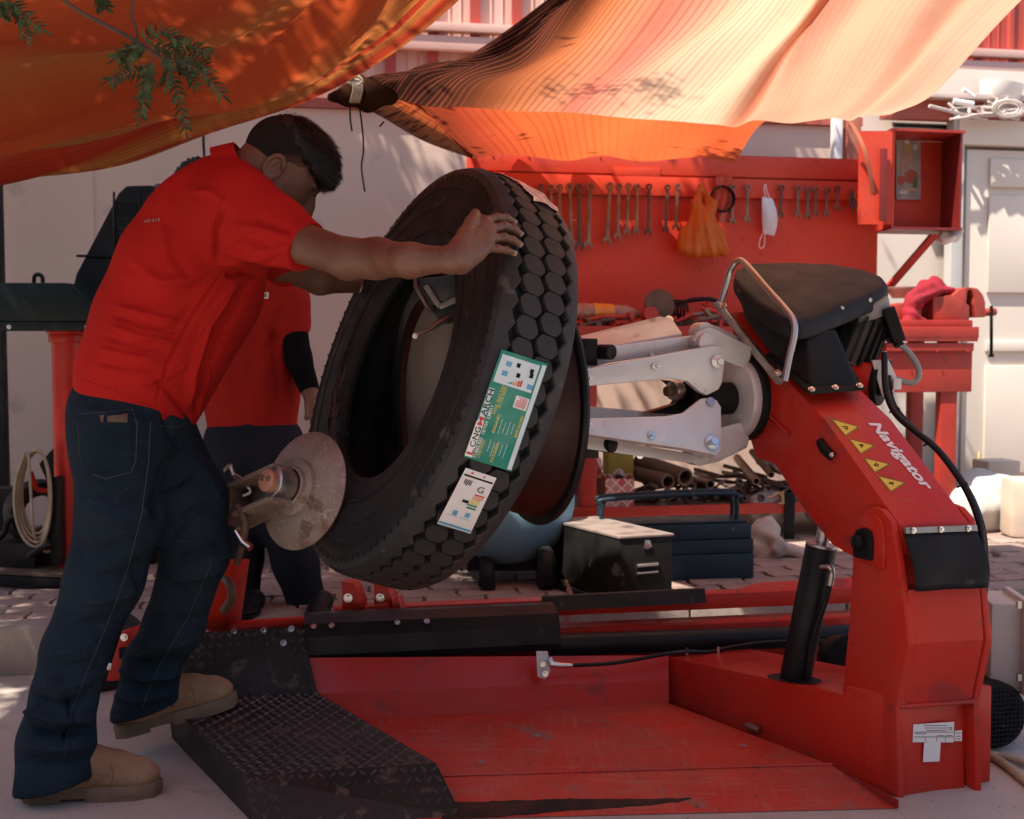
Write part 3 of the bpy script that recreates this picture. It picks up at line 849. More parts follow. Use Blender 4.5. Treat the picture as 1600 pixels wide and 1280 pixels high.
# black rubber flap
rows = []
for i in range(9):
    t = i / 8
    y_ = 832 + (922 - 832) * t; x_ = 1401 + (1414 - 1401) * t
    rows.append([front(x_, y_, .06 + s * .93, -.004 - .02 * math.sin(t * 2.6) + .004 * math.sin(s * 9 + t * 4)) for s in np.linspace(0, 1, 12)])
m = MB(); m.grid(rows); o = m.build('rubber_flap', M['rubber'], TC, 180); q = o.modifiers.new('s', 'SOLIDIFY'); q.thickness = .004
m = MB(); m.prism([front(1402, 824, .06, -.012), front(1402, 824, .97, -.012), front(1403, 833, .97, -.012), front(1403, 833, .06, -.012)], LD * .006); st_ = m.build('flap_strip', M['steel'], TC)
for s in (.15, .5, .85): bolt(st_, front(1402.5, 828.5, s, -.013), -LD, .005, .006)
# name plates (print only; the square code is left blank)
np_ = empty('name_plate', front(1430, 1140, .3, .028)); np_.parent = TC; np_.matrix_parent_inverse = wmat(TC).inverted()
def fq(x0, x1, y0, y1, back): return [PL(x, y, L0 + WV * .5 + LD * back, (LD)) for x, y in ((x0, y0), (x1, y0), (x1, y1), (x0, y1))]
def lowpl(px, py, back):
    n_ = WU.cross(Vector((0, 0, 1))); return PL(px, py, front(1402, 1180, .5, back), n_)
m = MB(); m.add([lowpl(x, y, .008) for x, y in ((1427, 1132), (1491, 1128), (1490, 1160), (1426, 1160))], [(0, 1, 2, 3)]); m.build('plate_sheet', M['white'], np_)
m = MB(); m.add([lowpl(x, y, .008) for x, y in ((1492, 1142), (1503, 1141), (1503, 1158), (1491, 1158))], [(0, 1, 2, 3)]); m.build('plate_tag', M['white'], np_)
m = MB(); m.add([lowpl(x, y, .008) for x, y in ((1444, 1160.5), (1470, 1159.5), (1468, 1190), (1442, 1191))], [(0, 1, 2, 3)]); m.build('code_label', M['white'], np_)
ink = M['black']
m = MB()
ux = (lowpl(1480, 1140, .007) - lowpl(1430, 1141, .007)).normalized(); uz = Vector((0, 0, 1))
for y_, xs in ((1134, (1443, 1480)), (1138, (1445, 1479)), (1142, (1447, 1478)), (1147, (1430, 1448)), (1150, (1464, 1476)), (1150, (1478, 1488)), (1146, (1493, 1501)), (1151, (1493, 1501)), (1155, (1494, 1501)), (1144.5, (1428, 1490)), (1152, (1428, 1490))):
    p0, p1 = lowpl(xs[0], y_, .007), lowpl(xs[1], y_, .007)
    m.add([p0, p1, p1 + uz * .0012, p0 + uz * .0012], [(0, 1, 2, 3)])
for x_ in (1446, 1463, 1477):
    p0 = lowpl(x_, 1159, .007); m.add([p0, p0 + ux * .001, p0 + ux * .001 + uz * .011, p0 + uz * .011], [(0, 1, 2, 3)])
text_on(m, 'CE', lowpl(1481, 1141, .007), ux, uz, .012)
m.build('plate_print', ink, np_)
# pivot boss and pin
pad = [(1345, 806), (1360, 800), (1373, 805), (1382, 820), (1385, 850), (1384, 888), (1376, 890), (1342, 874), (1340, 840)]
m = MB(); m.prism([LP(x, y) for x, y in pad], -WU * .007, bev=.003); m.build('pivot_pad', RED, TC, 35)
pv = LP(1357, 846)
m = MB(); m.prism([LP(x, y) - WU * .008 for x, y in ((1344, 870), (1343, 845), (1348, 828), (1358, 824), (1368, 830), (1371, 848), (1370, 876))], -WU * .012, bev=.003); m.build('pivot_cover', M['black'], TC, 35)
m = MB(); m.cyl(pv - WU * .02, pv - WU * .04, .017, 16, bev=.004); m.build('pivot_pin', M['black'], TC, 40)
# --- arm
arm = [(1140, 486), (1229, 594), (1290, 657), (1407, 822), (1404, 868), (1335, 872), (1300, 852), (1255, 796), (1210, 726), (1180, 716), (1164, 660), (1160, 575), (1145, 530)]
m = MB(); m.prism([LP(x, y, .018) for x, y in arm], WU * (WV.length - .02), bev=.007); armo = m.build('boom_arm', RED, TC, 35)
m = MB(); m.tube([LP(1196, 605, .012), LP(1192, 640, .010), LP(1232, 678, .012), LP(1196, 655, .012)], .005, 6); m.build('weld_bead', RED, armo)
# the end plate of the arm above the flap
# oblong black grip on the arm flank
m = MB(); a, b_ = LP(1281, 690, .012), LP(1301, 714, .012)
m.tube([a, a + (b_ - a) * .5 - WU * .006, b_], [.011, .013, .012], 10); m.build('side_latch', M['black'], armo, 40)
bolt(armo, LP(1300, 711, .0), -WU, .005, .006)
# top-face decals: plane through the arm's top face
TA = LP(1229, 594, .018); TB = LP(1407, 822, .018)
TD = (TB - TA).normalized(); TNn = TD.cross(WU).normalized()
if TNn.z < 0: TNn = -TNn
def TPn(px, py, off=.0015): return PL(px, py, LP(1340, 730, .018) + TNn * off, TNn2)
Tm1, Tm2 = LP(1290, 657, .018), LP(1407, 822, .018)
TD2 = (Tm2 - Tm1).normalized(); TNn2 = TD2.cross(WU).normalized()
if TNn2.z < 0: TNn2 = -TNn2
def TPn(px, py, off=.0015): return PL(px, py, Tm1 + TNn2 * off, TNn2)
yel = mat('yellow_sticker', (.72, .52, .05), (.68, .47, .05), rough=.45)
for k, tri in enumerate([[(1294, 650), (1340, 663), (1317, 678)], [(1321, 681), (1364, 692), (1341, 706)], [(1344, 711), (1388, 721), (1363, 735)], [(1366, 739), (1412, 750), (1388, 765)]]):
    dsh = Vector((6, 4))
    pts = [TPn(x + 4, y + 4) for x, y in tri]
    ws = MB(); ws.add(pts, [(0, 1, 2)]); w_ = ws.build('warning_sticker', yel, armo)
    c = sum(pts, Vector()) / 3
    ln = MB()
    pi = [c + (p_ - c) * .86 + TNn2 * .0004 for p_ in pts]; po = [c + (p_ - c) * .95 + TNn2 * .0004 for p_ in pts]
    for i in range(3): ln.add([pi[i], pi[(i + 1) % 3], po[(i + 1) % 3], po[i]], [(0, 1, 2, 3)])
    ax = (pts[1] - pts[0]).normalized(); ay = TNn2.cross(ax)
    for (u0, v0, u1, v1) in [[(-.25, -.1, .1, .15), (.1, .15, .2, -.2), (-.1, -.2, .15, -.22)], [(-.2, 0, .1, .05), (-.15, .15, .2, .12), (0, -.2, .1, .2)], [(-.25, -.12, .2, -.12), (-.1, -.1, 0, .2), (.05, .1, .25, .05)], [(-.2, -.1, .2, .1), (-.15, .12, .15, -.15), (.1, .15, .2, .1)]][k]:
        s_ = .03
        p0 = c + ax * u0 * s_ + ay * v0 * s_ + TNn2 * .0005; p1 = c + ax * u1 * s_ + ay * v1 * s_ + TNn2 * .0005
        nn = TNn2.cross((p1 - p0)).normalized() * .0016
        ln.add([p0 - nn, p1 - nn, p1 + nn, p0 + nn], [(0, 1, 2, 3)])
    ln.build('warning_print', ink, w_)
lt = MB()
ta, tb = TPn(1352, 662), TPn(1441, 768)
tup = TPn(1376, 657) - TPn(1356, 668)
uxt = (tb - ta).normalized(); uyt = (tup - uxt * tup.dot(uxt)).normalized()
text_on(lt, 'Navigator', ta, uxt, uyt, (tb - ta).length, .040, shear=.25, offset=.034)
lt.build('lettering', M['white'], armo)
stk = MB(); stk.add([LP(x, y, .0165) for x, y in ((1162, 576), (1182, 580), (1191, 610), (1166, 608))], [(0, 1, 2, 3)])
sti = stk.build('arrow_sticker', mat('maroon_sticker', (.30, .02, .02), rough=.4), armo)
stk = MB(); stk.add([LP(x, y, .0155) for x, y in ((1167, 577), (1171, 577), (1177, 592), (1181, 590), (1179, 603), (1171, 595), (1174, 594))], [(0, 1, 2, 6), (2, 3, 4, 5)]); stk.build('arrow_print', M['white'], sti)
# dark plastic boot with flange on the arm
def arm_top(px, py, off=.0): return PL(px, py, TA + TNn * off, TNn)
bo = MB()
ba = [LP(1215, 585, .0), LP(1266, 612, .02), LP(1266, 612, .02) + WV * .86, LP(1215, 585, .0) + WV * .86]
boot_b = [P(1205, 560, 3.24), P(1268, 609, 3.12), P(1345, 604, 3.17), P(1300, 545, 3.32)]
boot_t = [P(1240, 516, 3.27), P(1256, 513, 3.20), P(1308, 516, 3.24), P(1290, 505, 3.34)]
bo.add(boot_b + boot_t, [(0, 1, 5, 4), (1, 2, 6, 5), (2, 3, 7, 6), (3, 0, 4, 7), (4, 5, 6, 7), (3, 2, 1, 0)])
bto = bo.build('boot_cover', M['black'], TC); bv = bto.modifiers.new('b', 'BEVEL'); bv.width = .012; bv.segments = 3; bto.data.polygons.foreach_set('use_smooth', [True] * len(bto.data.polygons))
fl_ = MB(); fl_.prism([P(1195, 556, 3.25), P(1264, 616, 3.10), P(1352, 610, 3.16), P(1308, 545, 3.34)], Vector((0, 0, .006))); fo = fl_.build('boot_flange', M['black'], TC)
for x_, y_ in ((1268, 611), (1305, 608), (1343, 605)): bolt(fo, P(x_, y_, 3.11 + (x_ - 1268) * .0006) + Vector((0, 0, .004)), (0, -.5, .8), .006, .006)
# bracket plate below the cap
m = MB(); m.prism([P(1150, 452, 3.36), P(1205, 480, 3.26), P(1255, 530, 3.22), P(1235, 592, 3.2), P(1165, 500, 3.34)], Vector((.10, .05, 0)), bev=.004); m.build('bracket_plate', M['blackp'], TC, 35)
# --- cap over the drive motor, padded-looking plastic, tilted towards the yard
top = [(1146, 430, 3.42), (1150, 418, 3.50), (1168, 411, 3.58), (1230, 409, 3.62), (1300, 411, 3.62), (1350, 420, 3.58), (1380, 431, 3.52), (1389, 443, 3.45), (1378, 454, 3.40), (1330, 474, 3.30), (1272, 497, 3.19), (1248, 502, 3.16), (1222, 496, 3.17), (1185, 474, 3.25), (1158, 450, 3.34)]
tp = [P(*t) for t in top]
m = MB(); m.prism(tp[::-1], Vector((0, -.003, -.056)))
o = m.build('motor_cap', mat('cap_plastic', (.016, .016, .019), (.012, .012, .014), rough=.6, spec=.22, scale=6, rvar=.08, bump=.1, bscale=200), TC); q = o.modifiers.new('b', 'BEVEL'); q.width = .016; q.segments = 4; q.limit_method = 'ANGLE'
o.data.polygons.foreach_set('use_smooth', [True] * len(o.data.polygons)); capo = o
for x_, y_ in ((1316, 482), (1360, 469)): bolt(capo, P(x_, y_, 3.28 + (x_ - 1316) * .0018), (.3, -1, 0), .004, .005)
# motor body with fins, turned
mc0, mc1 = P(1352, 490, 3.45), P(1318, 575, 3.42)
m = MB(); m.cyl(mc0, mc1, .062, 24, bev=.006); mo = m.build('drive_motor', mat('motor_grey', (.10, .092, .08), (.07, .064, .055), rough=.55, metal=.3, scale=9, bump=.1), TC, 35)
ax = (mc1 - mc0).normalized()
for k in range(18):
    a = 2 * math.pi * k / 18
    e1 = ax.orthogonal().normalized(); e2 = ax.cross(e1)
    dd = e1 * math.cos(a) + e2 * math.sin(a)
    m = MB(); m.prism([mc0 + ax * .03 + dd * .058, mc1 - ax * .008 + dd * .058, mc1 - ax * .008 + dd * .078, mc0 + ax * .03 + dd * .078], dd.cross(ax) * .006); m.build('motor_fin', M['blackp'], mo)
m = MB(); m.cyl(P(1345, 470, 3.44), mc0 + ax * .01, .075, 24, bev=.01); m.build('motor_neck', mat('neck_grey', (.24, .23, .22), rough=.6), mo, 35)
m = MB(); m.box(P(1392, 508, 3.40), (.035, .07, .10), Matrix.Rotation(R(-20), 3, 'Y'), bev=.005); jb = m.build('junction_box', M['black'], TC, 35)
m = MB(); m.cyl(P(1400, 530, 3.38), P(1405, 540, 3.37), .014, 12); m.build('cable_gland', M['black'], jb)
m = MB(); m.tube(catmull([P(x, y, 3.38) for x, y in ((1402, 535), (1418, 548), (1432, 568), (1436, 585), (1430, 596), (1418, 598), (1396, 591), (1386, 590))], 6), .0085, 10); m.build('grey_conduit', mat('conduit_grey', (.30, .29, .28), rough=.5), TC, 60)
m = MB(); m.cyl(P(1318, 590, 3.42), P(1372, 596, 3.36), .052, 28, bev=.004); m.build('hydraulic_swivel', RED, TC, 35)
m = MB(); m.cyl(P(1368, 598, 3.37), P(1378, 599, 3.36), .063, 28, bev=.003); m.build('swivel_flange', M['black'], TC, 35)
m = MB(); m.prism([P(1362, 563, 3.32), P(1389, 563, 3.32), P(1402, 592, 3.32), P(1394, 622, 3.32), P(1378, 620, 3.32)], Vector((.01, .05, 0)), bev=.004); vb = m.build('valve_block', M['alu'], TC, 35)
m = MB(); m.box(P(1398, 600, 3.31), (.022, .05, .03), bev=.003); m.build('valve_fitting', M['alu'], vb, 35)
hz = [[(1382, 552), (1383, 600), (1390, 630), (1404, 652), (1430, 674), (1462, 700), (1490, 735), (1512, 770), (1528, 810), (1535, 850), (1536, 905), (1532, 960)],
      [(1389, 565), (1389, 605), (1396, 632), (1412, 655), (1438, 680), (1468, 706), (1496, 742), (1518, 778), (1533, 818), (1539, 858), (1539, 905), (1536, 960)]]
for k, hh in enumerate(hz):
    n_ = len(hh)
    m = MB(); m.tube(catmull([P(x, y, 3.30 - .33 * min(1, i / (n_ - 4)) + .05 * k) for i, (x, y) in enumerate(hh)], 6), .0085, 10); ho = m.build('hydraulic_hose', M['hose'], TC, 60)
    m = MB(); m.cyl(P(hh[0][0], hh[0][1] + 14, 3.30 + .05 * k), P(hh[0][0], hh[0][1] - 3, 3.30 + .05 * k), .010, 8, r2=.006); m.build('hose_end', M['steel'], ho, 40)
for (x_, y_, yy) in ((1397, 640, 3.24), (1450, 692, 3.14), (1503, 757, 3.04), (1530, 830, 2.99)):
    m = MB(); m.tube([P(x_ - 7, y_ + 4, yy - .03), P(x_ + 7, y_ - 3, yy - .03), P(x_ + 9, y_ - 1, yy + .04), P(x_ - 7, y_ + 5, yy + .04), P(x_ - 7, y_ + 4, yy - .03)], .002, 4); m.build('cable_tie', M['black'], TC)
# --- steel hand rail on its flat bar
m = MB(); m.prism([LP(1118, 474, .0), LP(1127, 470, .0), LP(1231, 597, .0), LP(1226, 602, .0), LP(1218, 600, .0)], -WU * .012, bev=.003); m.build('rail_bar', M['steel'], TC, 35)
m = MB(); m.tube(catmull([P(1127, 473, 3.34), P(1138, 432, 3.34), P(1145, 416, 3.33), P(1153, 408, 3.32), P(1164, 412, 3.30), P(1200, 453, 3.22), P(1228, 484, 3.17), P(1240, 502, 3.15), P(1241, 524, 3.14), P(1233, 560, 3.13), P(1226, 596, 3.12)], 6), .0088, 12); m.build('grab_rail', M['steel'], TC, 60)
bolt(TC, LP(1216, 583, -.013), (-.3, -.7, .6), .007, .01)
bolt(TC, LP(1130, 478, -.013), (-.3, -.7, .6), .007, .01)
# --- chuck: spindle plate and four silver claw arms along its axis
CD = Vector((-.92, -.39, 0)).normalized(); CC = Vector((.60, 3.337, .918)); CS = Vector((.39, -.92, 0)).normalized()
m = MB(); m.cyl(CC - CD * .055, CC - CD * .03, .118, 40, bev=.004); m.build('spindle_seal', M['black'], TC, 35)
m = MB(); m.cyl(CC - CD * .2, CC - CD * .05, .11, 40, bev=.006); m.build('spindle_housing', RED, TC, 35)
m = MB(); m.cyl(CC - CD * .03, CC - CD * .002, .112, 40, bev=.004); m.build('chuck_plate', M['alu'], TC, 35)
def VPn(px, py, off, tilt=0.0):
    n_ = (CS * math.cos(tilt) + Vector((0, 0, 1)) * math.sin(tilt)).normalized()
    return PL(px, py, CC + CS * off, n_), n_
def claw(name, poly, off, th, tilt=0.0, bev=.004, mt=None):
    pts = []
    for x_, y_ in poly:
        p_, n_ = VPn(x_, y_, off, tilt); pts.append(p_)
    m = MB(); m.prism(pts, -n_ * th, bev=bev); return m.build(name, mt or M['alu'], TC, 35), n_
up_back, n1 = claw('claw_arm', [(880, 560), (945, 543), (1085, 524), (1110, 522), (1110, 532), (1085, 546), (950, 568), (880, 586)], .02, .014)
m = MB(); m.prism([P(x, y, Y_) for x, y, Y_ in ((880, 557, 3.20), (945, 542, 3.235), (1066, 521, 3.30), (1050, 498, 3.40), (1031, 494, 3.40), (909, 524, 3.33), (880, 531, 3.31))], Vector((0, 0, -.010)), bev=.002); m.build('claw_web', M['alu'], TC, 35)
up_frnt, n2 = claw('claw_arm', [(880, 585), (919, 576), (1105, 542), (1120, 540), (1131, 546), (1134, 558), (1128, 600), (1123, 609), (1105, 618), (1093, 612), (1074, 596), (1048, 592), (926, 603), (880, 610)], .09, .022)
lo_frnt, n3 = claw('claw_arm', [(880, 650), (922, 653), (1040, 650), (1067, 645), (1095, 623), (1108, 621), (1120, 625), (1127, 636), (1128, 702), (1120, 712), (1074, 702), (919, 679), (880, 672)], .09, .022, .35)
lo_back, n4 = claw('claw_arm', [(880, 628), (921, 635), (1012, 643), (1060, 645), (1085, 668), (1080, 700), (919, 690), (880, 685)], -.05, .014)
m = MB(); m.prism([VPn(x, y, .03, .2)[0] for x, y in ((880, 672), (919, 682), (1075, 708), (1100, 716), (1080, 724), (919, 702), (880, 695))], -CS * .10, bev=.003); m.build('claw_web', M['alu'], TC, 35)
for nm, poly, off in (('claw_link', [(1083, 532), (1090, 520), (1108, 512), (1122, 516), (1176, 543), (1173, 560), (1165, 576), (1150, 571), (1128, 562), (1100, 548)], .055),
                      ('claw_link', [(1083, 522), (1092, 510), (1108, 506), (1122, 510), (1174, 536), (1176, 545), (1120, 522)], -.01),
                      ('claw_link', [(1082, 706), (1120, 718), (1150, 706), (1170, 694), (1171, 684), (1158, 660), (1128, 668), (1110, 690)], .06),
                      ('claw_link', [(1082, 716), (1096, 728), (1124, 722), (1168, 700), (1170, 690), (1120, 700)], .03)):
    claw(nm, poly, off, .014)
for (x_, y_, off, r_) in ((1104, 520, .03, .028), (1106, 536, .075, .026), (1094, 712, .05, .028)):
    p_, n_ = VPn(x_, y_, off); m = MB(); m.cyl(p_, p_ - n_ * .05, r_, 20, bev=.004); m.build('claw_boss', M['alu'], TC, 35)
p_, n_ = VPn(1014, 540, .09); m = MB(); m.cyl(P(1011, 536, 3.30), P(1022, 566, 3.17), .009, 12); m.build('cross_pin', M['chrome'], TC, 40)
m = MB(); m.cyl(P(1012, 700, 3.30), P(1000, 712, 3.17), .009, 12); m.build('cross_pin', M['chrome'], TC, 40)
for (x_, y_, off, tl, r_, h_) in ((1120, 565, .092, 0, .012, .02), (961, 528, -.02, .9, .007, .022), (1041, 510, -.02, .9, .013, .032), (1112, 692, .092, .35, .013, .018), (1018, 681, .092, .35, .007, .01), (1022, 572, .092, 0, .005, .02), (921, 663, .09, .2, .007, .01), (921, 592, .09, 0, .006, .01)):
    p_, n_ = VPn(x_, y_, off, tl); bolt(TC, p_, n_, r_, h_)
m = MB(); p_, n_ = VPn(1110, 628, .093, .35); m.cyl(p_, p_ + n_ * .004, .012, 16); m.build('claw_plug', M['steel'], TC, 40)
for (x_, y_) in ((936, 550), (938, 694)):
    p_ = P(x_, y_, 3.16); m = MB(); m.cyl(p_, p_ + Vector((.1, -.02, .0)) * .2 + CS * .03, .020, 16, bev=.003); m.build('serrated_jaw', M['blackp'], TC, 40)
    m = MB(); m.box(p_ - Vector((.03, 0, 0)), (.05, .04, .07), bev=.004); m.build('jaw_foot', M['blackp'], TC, 35)
# dark spindle inside the claws
m = MB(); m.cyl(CC, CC + CD * .12, .045, 20, bev=.004); m.build('spindle', M['black'], TC, 40)
m = MB(); m.cyl(P(1062, 609, 3.27), P(1049, 611, 3.25), .026, 20, bev=.005); m.build('spindle_nut', M['steel'], TC, 40)
m = MB(); m.cyl(P(1049, 611, 3.25), P(1040, 612, 3.24), .014, 12, bev=.003); m.build('spindle_stud', M['rust'], TC, 40)
m = MB(); m.prism([VPn(x, y, -.02)[0] for x, y in ((1040, 594), (1072, 597), (1097, 618), (1066, 648), (1012, 645), (1055, 632), (1066, 616))], -CS * .03); m.build('claw_base', M['blackp'], TC)
# --- rear slide beam, cover, cylinder, rails
def RB(px, py, dy=0.0): return PL(px, py, (0, 3.54 + dy, 0), NY)
x0, x1 = 476, 868
prof = [(0, .292, .02), (0, .277, -.035), (0, .245, -.062), (0, .195, -.068), (0, .172, -.055), (0, .172, .05), (0, .292, .05)]
L_, R_ = RB(x0, 1000), RB(x1, 990)
m = MB(); m.prism([Vector((L_.x, 0, 0)) + Vector((0, 3.54 + WS * L_.x, 0)) + NY * d_ + Vector((0, 0, z_)) for _, z_, d_ in prof], (R_ - L_) * Vector((1, 1, 0))); cov = m.build('beam_cover', M['blackp'], TC)
for x_ in (490, 518, 621, 667): bolt(cov, RB(x_, 979 - (x_ - 490) * .045, -.045), (0, -.6, .8), .006, .006)
m = MB(); m.cyl(RB(862, 1008, .0), RB(1345, 992, .0), .033, 24); m.build('slide_cylinder', M['blackp'], TC, 40)
m = MB(); m.prism([WG(.09, 3.60, .262), WG(.60, 3.60, .267), WG(.60, 3.63, .305), WG(.09, 3.63, .30)], Vector((0, .03, -.002))); m.build('guide_angle', M['blackp'], TC)
m = MB(); m.box(WG(.4, 3.70, .255), (1.9, .06, .05), rotz(WROT), bev=.004); m.build('slide_rail', RED, TC, 35)
m = MB(); m.box(WG(.2, 3.66, .12), (2.4, .10, .16), rotz(WROT), bev=.005); m.build('rear_beam', RED, TC, 35)
m = MB(); m.prism([WG(.63, 3.68, .265), WG(1.15, 3.68, .275), WG(1.15, 3.72, .30), WG(.80, 3.72, .295)], Vector((0, .02, 0))); m.build('rail_cap', RED, TC)
m = MB(); m.prism([RB(838, 1018, -.17), RB(856, 1018, -.17), RB(860, 1050, -.18), RB(852, 1062, -.18), RB(840, 1058, -.18)], NY * .006, bev=.002); hb = m.build('hose_bracket', M['alu'], TC, 35)
bolt(hb, RB(852, 1053, -.185), (0, -1, .1), .006, .006); bolt(hb, RB(848, 1038, -.185), (0, -1, .1), .005, .005)
m = MB(); m.tube([RB(858, 1030, -.17), RB(862, 1038, -.18), RB(876, 1040, -.18), RB(894, 1040, -.18)], [.010, .010, .008, .006], 10); m.build('hose_fitting', M['chrome'], TC, 40)
m = MB(); m.tube(catmull([RB(893, 1040, -.18), RB(960, 1036, -.18), RB(1040, 1022, -.17), RB(1075, 1018, -.12), RB(1110, 1019, -.08), RB(1140, 1012, -.08), RB(1210, 1003, -.07), RB(1340, 1002, -.06)], 5), .0058, 8); m.build('slide_hose', M['hose'], TC, 60)
for x_, y_ in ((1073, 1018), (1122, 1016)):
    m = MB(); m.box(RB(x_, y_, -.095), (.008, .01, .02)); m.build('hose_clip', M['chrome'], TC)
# --- lift cylinder
lc0, lc1 = P(1241, 1068, 3.18), P(1284, 852, 3.16)
m = MB(); m.cyl(lc0 - (lc1 - lc0) * .05, lc1, .041, 28, bev=.004); lcy = m.build('lift_cylinder', M['blackp'], TC, 40)
m = MB(); m.cyl(lc0 + (lc1 - lc0) * .40, lc0 + (lc1 - lc0) * .405, .0415, 28); m.build('cylinder_seam', M['black'], lcy)
m = MB(); m.cyl(lc1 - (lc1 - lc0) * .01, lc1 + (lc1 - lc0) * .012, .042, 28, bev=.002); m.build('gland_ring', M['steel'], lcy, 40)
m = MB(); m.cyl(lc1, P(1292, 800, 3.14), .018, 20); m.build('cylinder_rod', M['chrome'], lcy, 60)
m = MB(); m.tube(catmull([P(1284, 886, 3.12), P(1296, 886, 3.10), P(1300, 896, 3.10), P(1297, 915, 3.10)], 5), .0085, 10); m.build('elbow_fitting', M['steel'], lcy, 60)
m = MB(); m.tube(catmull([P(1297, 912, 3.10), P(1290, 940, 3.10), P(1276, 980, 3.11), P(1266, 1020, 3.12), P(1262, 1065, 3.13)], 5), .007, 8); m.build('cylinder_hose', M['hose'], lcy, 60)
# --- tread-plate step: three folded facets with raised lugs
TZ = .085
TB_ = .11
f1 = [P(285, 990, 3.32), P(471, 979, 3.37), G(496, 1083, TB_), G(262, 1096, TB_)]
f2 = [G(262, 1096, TB_), G(496, 1083, TB_), G(682, 1193, TZ), G(378, 1213, TZ)]
f3 = [G(378, 1213, TZ), G(682, 1193, TZ), G(722, 1277, .002), G(399, 1290, .002)]
plate_m = mat('tread_plate_black', (.016, .0145, .014), (.028, .022, .019), rough=.5, spec=.25, scale=5, rvar=.12, bump=.1, speck=(.085, .058, .045), speck_amt=.58, speck_scale=26, detail=9)
lug_m = mat('tread_lug_black', (.050, .042, .038), (.026, .022, .020), rough=.4, spec=.5, scale=30, rvar=.1)
tpl = MB()
tpl.add(f1, [(3, 2, 1, 0)]); tpl.add(f2, [(3, 2, 1, 0)]); tpl.add(f3, [(3, 2, 0), (2, 1, 0)])
tplo = tpl.build('tread_plate', plate_m, TC, recalc=False)
q = tplo.modifiers.new('s', 'SOLIDIFY'); q.thickness = .005; q.offset = -1
side = [G(262, 1096, TZ), G(378, 1213, TZ), G(399, 1290, .002)]
m = MB(); m.prism([f2[0], f2[3], f3[3], Vector((f2[0].x + .01, f2[0].y, .01))], Vector((.006, .002, 0))); m.build('step_side', M['blackp'], TC)
m = MB(); m.prism([f2[1], f2[2], f3[2], Vector((f2[1].x, f2[1].y, .03))], Vector((-.006, -.002, 0))); m.build('step_side', M['blackp'], TC)
def lugs(quad, pitch, ln_, wd_):
    mb = MB()
    a, b_, c, d = quad
    nrm = (b_ - a).cross(d - a).normalized()
    if nrm.y > .2 or (nrm.z < 0): nrm = -nrm
    U = ((b_ - a).length + (c - d).length) / 2; V = ((d - a).length + (c - b_).length) / 2
    exu = (b_ - a).normalized(); exv = (exu.cross(nrm)).normalized()
    nu, nv = int(U / pitch), int(V / pitch)
    for i in range(nu):
        for j in range(nv):
            u, v = (i + .5) / nu, (j + .5) / nv
            p_ = (a * (1 - u) + b_ * u) * (1 - v) + (d * (1 - u) + c * u) * v
            ang = R(45) if (i + j) % 2 else R(-45)
            dx = exu * math.cos(ang) + exv * math.sin(ang); dy = nrm.cross(dx)
            l, w_ = ln_ * random.uniform(.9, 1.1) / 2, wd_ / 2
            base_ = [p_ - dx * l, p_ - dx * l * .5 - dy * w_, p_ + dx * l * .5 - dy * w_, p_ + dx * l, p_ + dx * l * .5 + dy * w_, p_ - dx * l * .5 + dy * w_]
            topc = [p_ - dx * l * .45 + nrm * .0042, p_ + dx * l * .45 + nrm * .0042]
            mb.add(base_ + topc, [(0, 1, 6), (1, 2, 7, 6), (2, 3, 7), (3, 4, 7), (4, 5, 6, 7), (5, 0, 6)])
    return mb
for q4, pt, ll, ww in ((f1, .0245, .026, .0085), (f2, .0235, .025, .0085), (f3, .0235, .025, .0085)):
    o = lugs(q4, pt, ll, ww).build('tread_lugs', lug_m, tplo); tag(o, kind='stuff')
for x_, y_ in ((322, 990), (366, 987), (412, 985), (455, 983), (415, 1008), (443, 1005)): bolt(tplo, P(x_, y_, 3.335), (0, -.8, .5), .0065, .006)
# red frame plates seen between the worker's legs
m = MB(); m.prism([P(190, 985, 3.36), P(240, 980, 3.38), P(240, 1060, 3.36), P(165, 1065, 3.34)], Vector((.05, .12, 0)), bev=.004); rp = m.build('frame_plate', RED, TC, 35)
for x_, y_ in ((192, 996), (170, 1042)): bolt(rp, P(x_ + 2, y_, 3.35), (0, -1, 0), .007, .006)
m = MB(); m.cyl(WG(-1.05, 3.62, .24), WG(-.48, 3.66, .25), .020, 16); m.build('carriage_tube', RED, TC, 60)
m = MB(); m.box(WG(-.80, 3.60, .205), (.62, .10, .03), rotz(WROT), bev=.003); m.build('carriage_rail', M['black'], TC, 35)
for px0, yy in ((540, 3.56), (590, 3.60)):
    m = MB(); m.prism([P(px0 - 6, 908, yy), P(px0 + 14, 912, yy), P(px0 + 24, 940, yy), P(px0 + 26, 968, yy), P(px0 - 4, 968, yy), P(px0 - 6, 950, yy)], Vector((.012, .05, 0)), bev=.003); bk = m.build('carriage_bracket', RED, TC, 35)
    bolt(bk, P(px0 + 4, 934, yy - .004), (0, -1, 0), .009, .016)
m = MB(); m.prism([P(568, 948, 3.55), P(606, 944, 3.57), P(608, 964, 3.57), P(568, 968, 3.55)], Vector((.0, .05, 0)), bev=.003); bk = m.build('carriage_web', RED, TC, 35); bolt(bk, P(587, 958, 3.55), (0, -1, 0), .008, .014)
m = MB(); m.prism([P(612, 940, 3.56), P(622, 932, 3.56), P(631, 968, 3.56), P(614, 970, 3.56)], Vector((.01, .04, 0)), bev=.003); m.build('carriage_bracket', RED, TC, 35)
